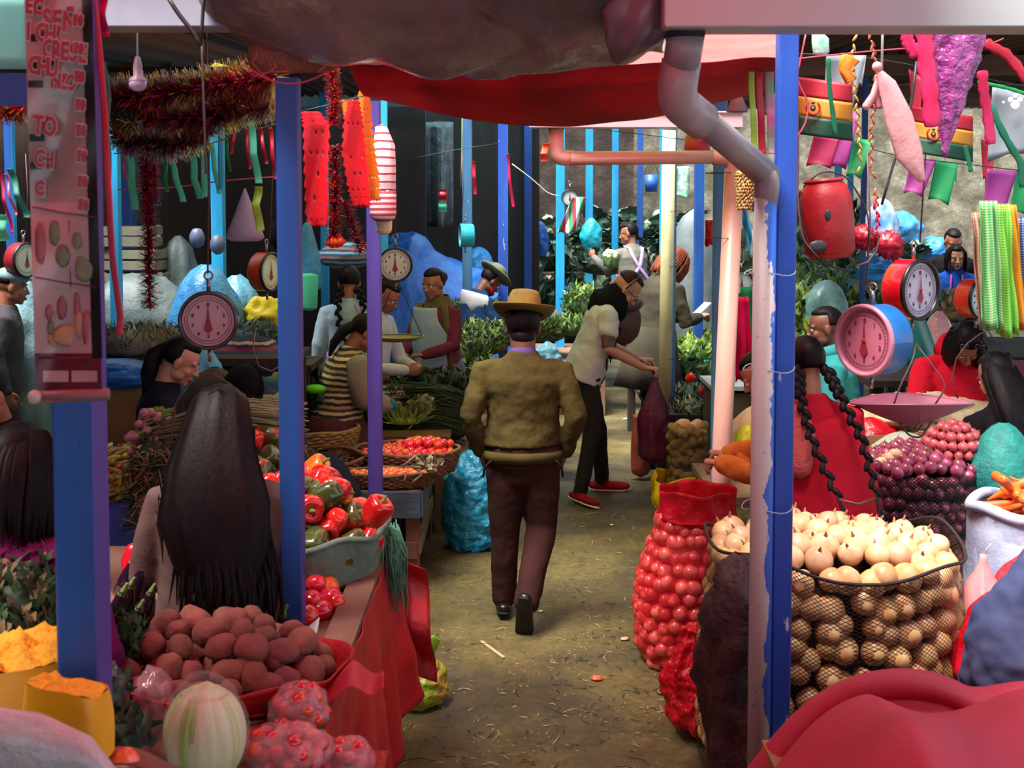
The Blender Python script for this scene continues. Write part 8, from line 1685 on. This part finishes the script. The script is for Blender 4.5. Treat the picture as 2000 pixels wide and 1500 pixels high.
for i, (pts, D, m_, lb) in enumerate((
    (((1614, 108), (1692, 108), (1665, 215), (1608, 212)), 4.8, m_pgr, 'grey paper pennant above the first striped flag'), (((1590, 262), (1642, 270), (1622, 330), (1574, 325)), 4.9, m_pmg, 'magenta pennant behind the first striped flag'),
    (((1648, 220), (1680, 220), (1652, 332), (1618, 328)), 4.95, m_ppu, 'purple pennant right of the first striped flag'), (((1670, 270), (1708, 275), (1680, 350), (1652, 345)), 5.0, m_pgn, 'green pennant above the blue bag at right'), (((1676, 110), (1692, 110), (1684, 170), (1672, 165)), 4.85, m_pgr, 'narrow grey paper strip behind the gold garland'),
    (((1780, 310), (1830, 312), (1800, 385), (1764, 378)), 5.2, m_ppu, 'purple pennant under the second striped flag'), (((1828, 312), (1872, 320), (1852, 402), (1812, 390)), 5.2, m_pgn, 'green pennant under the second striped flag'), (((1775, 135), (1800, 150), (1798, 240), (1785, 250)), 5.0, m_crim, 'crimson pennant behind the long pink ribbon'),
    (((1938, 170), (2010, 180), (2010, 300), (1928, 318)), 4.9, m_pgr, 'grey paper pennant with white cut-outs at the right edge'), (((1928, 330), (1988, 335), (1960, 418), (1920, 408)), 5.0, m_ppu, 'purple pennant at the right edge above the checked cloths'), (((1985, 330), (2025, 330), (2010, 425), (1972, 418)), 5.05, m_pgn, 'green pennant at the right edge above the checked cloths'),
    (((1915, 270), (1945, 290), (1935, 360), (1920, 350)), 5.1, m_crim, 'crimson pennant left of the right edge pennants'), (((1855, 320), (1870, 325), (1868, 360), (1860, 355)), 5.3, m_pgn, 'thin green pennant strip behind the flag'))):
    pennant(lb, pts, D, m_)
t = MB(); 
for px, py, r_ in ((1983, 205, 10), (1974, 195, 6), (1992, 195, 6), (1960, 200, 3), (1983, 188, 5)): t.ell(at(px, py, 4.86), (r_ * .002, .001, r_ * .002), 12, 6)
one('paper_figure', t, m_pwht, 'white flower cut-out on the grey pennant at the right edge', 'paper decoration')
m_rib2 = M('ribbon_crepe_pink', '#d81c58', '#e8407c', 6, .3, .5, 14, trans=.35); m_purf = M('purple_film', '#9c3a84', '#b85aa0', 5, .15, .9, 12, .04, coat=.6, trans=.3)
def crepe(label, pts, D, wd, mat, cat='ribbon'):
    P = [at(px, py, D) for px, py in pts]; q = D / 2400
    def f(u):
        x = u * (len(P) - 1); i = min(int(x), len(P) - 2); return P[i].lerp(P[i + 1], x - i)
    return one('crepe_ribbon', MB().loft([f(i / 14) for i in range(15)], [(wd * q * .5 * (1 + .15 * math.sin(i * 2.1)), wd * q * .14) for i in range(15)], 12, xd=(1, 0, 0), fn=lambda u, a: 1 + .12 * math.sin(5 * a + 12 * u)), mat, label, cat)
crepe('pink crepe strip hanging from the gutter, left of the long one', [(1768, 58), (1775, 85), (1790, 108)], 4.2, 24, m_rib2); crepe('long pink crepe streamer left of the purple film', [(1806, 58), (1808, 105), (1815, 170), (1822, 245)], 4.15, 34, m_rib2)
crepe('pink crepe strip right of the purple film', [(1918, 140), (1925, 200), (1936, 280)], 4.4, 20, m_rib2); crepe('crimson crepe swag at the top right corner', [(1925, 85), (1965, 105), (2010, 160)], 4.3, 20, m_rred)
crepe('green ribbon trailing over the right edge pennants', [(1910, 160), (1960, 170), (2010, 185)], 4.6, 7, m_rgrn); crepe('dark green ribbon falling over the grey pennant at the right edge', [(1932, 205), (1965, 270), (1995, 320), (1998, 365)], 4.6, 14, M('ribbon_bottle', '#145c40', '#1a7050', 4, .3, .4, trans=.2))
crepe('dark green ribbon across the first striped flag', [(1617, 115), (1622, 190), (1632, 262)], 4.5, 9, _mc['ribbon_bottle']); crepe('bottle green ribbon below the second striped flag', [(1885, 285), (1897, 335)], 4.7, 9, _mc['ribbon_bottle'])
one('purple_film', MB().loft([at(1868, 55, 4.3), at(1870, 100, 4.3), at(1862, 150, 4.3), at(1858, 200, 4.3), at(1850, 250, 4.3), at(1846, 308, 4.3)], [(.10, .03), (.085, .035), (.06, .03), (.05, .025), (.03, .02), (.004, .004)], 30, xd=(1, 0, 0), fn=lambda u, a: 1 + .12 * math.sin(7 * a + 5 * u)), m_purf, 'crinkled shiny purple plastic tapering to a point', 'plastic', mods=[('SUBSURF', dict(levels=1)), WR(.03, .02)])
# deflated pink balloon on its string
t = T('balloon', 'deflated pale pink balloon hanging on a long string at right', 'balloon', at(1717, 150, 4.0)); mb_ = M('balloon_pink', '#ecb0b0', '#e0a0a4', 3, .35, .4, 9, .02, trans=.35)
MB().loft([at(1719, 143, 3.98), at(1732, 165, 3.98), at(1755, 230, 3.98), at(1775, 300, 3.98), at(1800, 352, 3.98)], [(.012, .01), (.028, .018), (.044, .02), (.044, .02), (.012, .008)], 22, xd=(1, 0, .3), fn=lambda u, a: 1 + .06 * math.sin(5 * a)).build('skin', mb_, t, w=True)
MB().loft([at(1717, 148, 4.0), at(1706, 185, 4.0), at(1692, 208, 4.0)], [.009, .011, .014], 12).loft([at(1720, 150, 4.01), at(1712, 190, 4.01), at(1716, 208, 4.01)], [.008, .009, .012], 12).build('limp_ends', mb_, t, w=True)
MB().ell(at(1713, 130, 3.98), .016, 14, 10).build('knot', mb_, t, w=True); MB().tube([at(1723, -10, 3.98), at(1724, 60, 3.98), at(1722, 140, 3.98)], .004, 6).build('string', m_pwht, t, w=True)
# orange cloth scrap, gold chains
def chain(label, pts, D, mat, r=.010):
    P = bend([at(px, py, D) for px, py in pts], 5); mb = MB()
    def f(u):
        x = u * (len(P) - 1); i = min(int(x), len(P) - 2); return P[i].lerp(P[i + 1], x - i)
    L = sum((P[i + 1] - P[i]).length for i in range(len(P) - 1)); n = int(L / .022)
    for i in range(n):
        u = (i + .5) / n; d = (f(min(1, u + .01)) - f(max(0, u - .01))).normalized(); x = V((1, 0, 0)) * (1 if i % 2 else -1); mb.ell(f(u) + x * r * .3, (r * .55, r * .5, .015), 8, 6, (d + x * .4).normalized().to_track_quat('Z', 'Y').to_matrix())
    return one('twisted_garland', mb, mat, label, 'garland')
m_gold = M('gold_foil', '#c88a3c', '#e0b064', 20, .25, 0, metal=.6); m_copper = M('copper_foil', '#b0503c', '#c87858', 20, .3, 0, metal=.4)
chain('gold twisted garland, left strand, under the white gutter', [(1676, 58), (1662, 110), (1668, 160), (1675, 230), (1680, 290), (1678, 350)], 4.3, m_gold); chain('gold twisted garland, right strand, under the white gutter', [(1698, 58), (1706, 100), (1712, 160), (1704, 230), (1700, 300), (1712, 390), (1712, 430)], 4.35, m_copper)
chain('dark red twisted cord ending in tassels above the pink scale', [(1706, 385), (1716, 430), (1712, 470)], 4.3, m_tred)
one('paper_star', MB().loft([at(1660, 112, 4.3), at(1650, 135, 4.3), at(1662, 158, 4.3)], [(.03, .008), (.022, .01), (.018, .006)], 14, xd=(1, 0, 0), fn=lambda u, a: 1 + .3 * math.sin(5 * a + 3 * u)), M('orange_foil', '#f07a1c', '#f89a3c', 6, .3, .3), 'ragged orange paper star at the top of the gold garland', 'paper decoration')
for i, (pts, lb) in enumerate((([(1548, 55), (1552, 130), (1562, 170), (1580, 200), (1575, 240), (1545, 285)], 'loose pink string curling over the first striped flag'), ([(1575, 60), (1565, 110), (1556, 150)], 'pink string beside the tall blue post top'), ([(1556, 150), (1560, 300), (1558, 400), (1568, 470), (1600, 505)], 'dark cord falling beside the red can'), ([(1790, 120), (1780, 210), (1742, 330), (1722, 400)], 'black cord slanting left of the long pink crepe streamer'), ([(1556, 115), (1620, 108), (1700, 100), (1830, 90)], 'pale string stretched under the white gutter'), ([(1830, 130), (1880, 110), (1960, 75)], 'pink string crossing the purple film'))):
    line(lb, pts, 4.05 + .05 * i, .0028 if i != 3 else .005, [m_rpk, m_rpk, m_wire, m_dark, m_rpk, m_rpk][i])
one('green_bag', MB().loft([at(1592, 58, 4.2), at(1602, 80, 4.2), at(1604, 102, 4.2)], [(.012, .01), (.03, .02), (.028, .015)], 18, xd=(1, 0, 0)), M('mint_white', '#7cc4a4', '#d8e0dc', 20, .3, .3), 'small green and white bag hanging under the white gutter', 'bag')
# red can
t = T('red_can', 'battered red plastic can hung by wire at right', 'can', at(1615, 420, 4.4)); m_can = M('can_red', '#b81820', '#8a1018', 3, .45, .4, 18, .01)
c = at(1615, 425, 4.4); Rt = Matrix.Rotation(R(-6), 3, 'Y')
MB().lathe([(.002, -.145), (.07, -.145), (.088, -.12), (.094, -.02), (.092, .07), (.078, .11), (.066, .125), (.066, .14), (.058, .138), (.056, .10), (.002, .09)], 40, c=c, rot=Rt).build('body', m_can, t, w=True)
MB().tube([c + Rt @ V((.066 * math.cos(a), .066 * math.sin(a), .132)) for a in [i * PI / 12 for i in range(25)]], .006, 6).build('neck_ring', m_can, t, w=True)
MB().tube(bend([c + Rt @ V((-.085, 0, .10)), c + V((-.10, -.03, -.02)), c + V((-.05, -.06, -.16)), c + V((.08, -.03, -.19))]), .003, 6).tube(bend([c + V((-.085, 0, .11)), c + V((-.02, 0, .17)), c + V((.07, 0, .15)), c + V((.15, 0, .02)), c + V((.15, 0, -.10))]), .003, 6).build('wire', m_dark, t, w=True)
MB().ell(c + V((-.02, -.092, .01)), (.012, .004, .02), 10, 6).ell(c + V((-.05, -.08, -.10)), (.035, .01, .022), 12, 8, fn=lambda d: 1 + .3 * noise.noise(d * 4)).build('stain', m_dark, t, w=True)
sack('plastic_bag', 'blue and white plastic bag hanging right of the red can', at(1722, 480, 4.9) - V((0, 0, .03)), .06, .05, .22, M('bw_plastic', '#4c9cdc', '#d8d4dc', 14, .3, .5, 14, trans=.3), 'bag', .15, 2, .6)
one('red_tassels', MB().ell(at(1738, 480, 4.6), (.05, .03, .05), 24, 16, fn=lambda d: 1 + .7 * noise.noise(d * 5)).ell(at(1690, 465, 4.6), (.04, .03, .045), 24, 16, fn=lambda d: 1 + .7 * noise.noise(d * 5)), m_rred, 'shredded red plastic tassels beside the red can', 'tassel')
one('red_lantern', MB().lathe([(.002, .085), (.05, .085), (.07, .07), (.075, -.06), (.05, -.085), (.002, -.085)], 28, c=at(1362, 290, 7.0)), m_can, 'red plastic bucket hanging behind the grey pipe slope', 'bucket')
t = T('hanging_bucket', 'small dark blue bucket hanging far back', 'bucket', at(1272, 358, 13)); MB().lathe([(.002, -.09), (.06, -.09), (.075, .09), (.07, .088)], 24).build('body', b1, t); MB().tube([V((.07 * math.cos(a), 0, .08 + .13 * math.sin(a))) for a in [i * PI / 10 for i in range(11)]], .004, 5).build('handle', m_dark, t)
wovenb = wovenbasket('small tan woven basket hanging between the pink and the grey pipe', at(1462, 410, 6.4), .05, .05, .19, m_wick2, 11, 'basket', 1.15)
hangcloth('striped_bag', 'white bag with green and pink pattern hanging far back beside the cream pipe', 1318, 1346, 325, 385, 10.8, M('bag_print', '#cfe0dc', '#2a9c74', 14, .5, .2), 'bag', 1.1, 1, .03)
hangcloth('flag_cloth', 'red, white and green striped cloth hanging beside the small white scale', 1118, 1145, 385, 455, 11.0, STRIPE('tricolor', ['#b02c44', '#d8d4d4', '#1f8a5c'], 11, 0, .7, .1), 'cloth', 1.3, 1, .05, skew=-.12)
sack('teal_bag', 'turquoise bag hanging behind the striped cloth', at(1155, 460, 12.5) - V((0, 0, .12)), .10, .08, .30, M('turq', '#1f9cb0', None, rough=.4, bump=.5, trans=.2), 'bag', .12, 3, .7)
hangcloth('red_rag', 'red rag hanging left of the blue-grey post', 1378, 1392, 430, 480, 7.6, m_rred, 'rag', 1.2, 1, .02)
for px0, px1, m_, lb in ((1476, 1490, m_rred, 'long bright red ribbon left of the tall blue post'), (1462, 1474, m_ryl, 'yellow ribbon left of the long bright red ribbon'), (1494, 1512, M('ribbon_multi', '#c8588c', '#6a8c6c', 12, .5, .3), 'patterned ribbon against the tall blue post')):
    ribbon(lb, [((px0 + px1) / 2, 140), ((px0 + px1) / 2 + 2, 220), ((px0 + px1) / 2 + 8, 300)], 4.2, px1 - px0, m_)
one('floral_scrap', MB().ell(at(1505, 205, 4.3), (.028, .01, .045), 20, 12, fn=lambda d: 1 + .3 * noise.noise(d * 5)), M('sage_scrap', '#9ca88c', '#c8ccb0', 14, .6, .3), 'sage green cloth flower beside the tall blue post', 'cloth')
hangcloth('long_cloth', 'blue and white cloth strip slanting behind the smeared pipe', 1442, 1456, 405, 500, 7.4, STRIPE('skystripe', ['#3c9cc4', '#dce4e8', '#1f6a94'], 12, 0, .7, .1), 'cloth', 1.2, 1, .02, skew=.08)
# checked cloths at right edge
def GING(name, c1, c2, k=40):
    t = NT(name); uv = t.n('ShaderNodeTexCoord').outputs['UV']; sp = t.n('ShaderNodeSeparateXYZ'); t.l(uv, sp.inputs[0]); a = t.math('LESS_THAN', t.math('FRACT', sp.outputs[0]), .5); b = t.math('LESS_THAN', t.math('FRACT', sp.outputs[1]), .5)
    f = t.math('MULTIPLY', t.math('ADD', a, b), .5); col = t.mix(f, C(c1), C(c2)); d = t.pbr(col, .8); tr = t.n('ShaderNodeBsdfTranslucent'); t.l(col, tr.inputs[0]); return t.done(t.mixs(.35, d, tr.outputs[0]))
for i, (x0, x1, y0, y1, D, m_, lb, sk) in enumerate(((1912, 1948, 392, 640, 4.7, GING('ging_green', '#c8e0a8', '#2fae58'), 'green and white checked cloth at the right edge', .03), (1936, 1972, 398, 655, 4.75, GING('ging_lime', '#bce46c', '#4cc02c'), 'lime checked cloth right of the green and white one', .04), (1896, 1916, 415, 640, 4.8, GING('ging_rust', '#d8b094', '#8a4c3c'), 'rust checked cloth at the left of the checked cloths', .05), (1968, 1985, 400, 640, 4.8, M('marigold_cloth', '#e8a020', '#d8781c', 4, .8, .2, trans=.3), 'orange cloth strip among the checked cloths', .05), (1984, 2020, 425, 640, 4.85, GING('ging_navy', '#8ca4d8', '#142c6c'), 'navy checked cloth at the very right edge', .03))):
    hangcloth('checked_cloth', lb, x0, x1, y0, y1, D, m_, 'cloth', 1.25, 1.5, .03, skew=sk, uvs=(7, 7), group=None)
# cones of paper lanterns behind pipe slope
for px, py in ((1440, 195), (1385, 170)): 
    one('paper_cone', MB().lathe([(.002, .06), (.05, -.05), (.045, -.055)], 20, c=at(px, py, 5.6)), m_pgr, ['grey paper cone hanging behind the sloping grey pipe', 'small grey paper cone beside the red awning'][px < 1400], 'paper decoration')
for i, (pts, D, lb) in enumerate((([(1545, 104), (1700, 112), (2010, 170)], 4.86, 'string carrying the paper pennants at right'), ([(1600, 262), (1750, 305), (2010, 335)], 5.05, 'lower string carrying the coloured pennants at right'), ([(585, 218), (640, 205), (745, 178)], 5.1, 'string carrying the red punched paper pennants'), ([(222, 300), (380, 290), (545, 240)], 4.75, 'string carrying the mint paper strips at left'), ([(1060, 240), (1250, 262), (1470, 290)], 7.1, 'far line behind the level pipe'))): line(lb, pts, D, .0022)
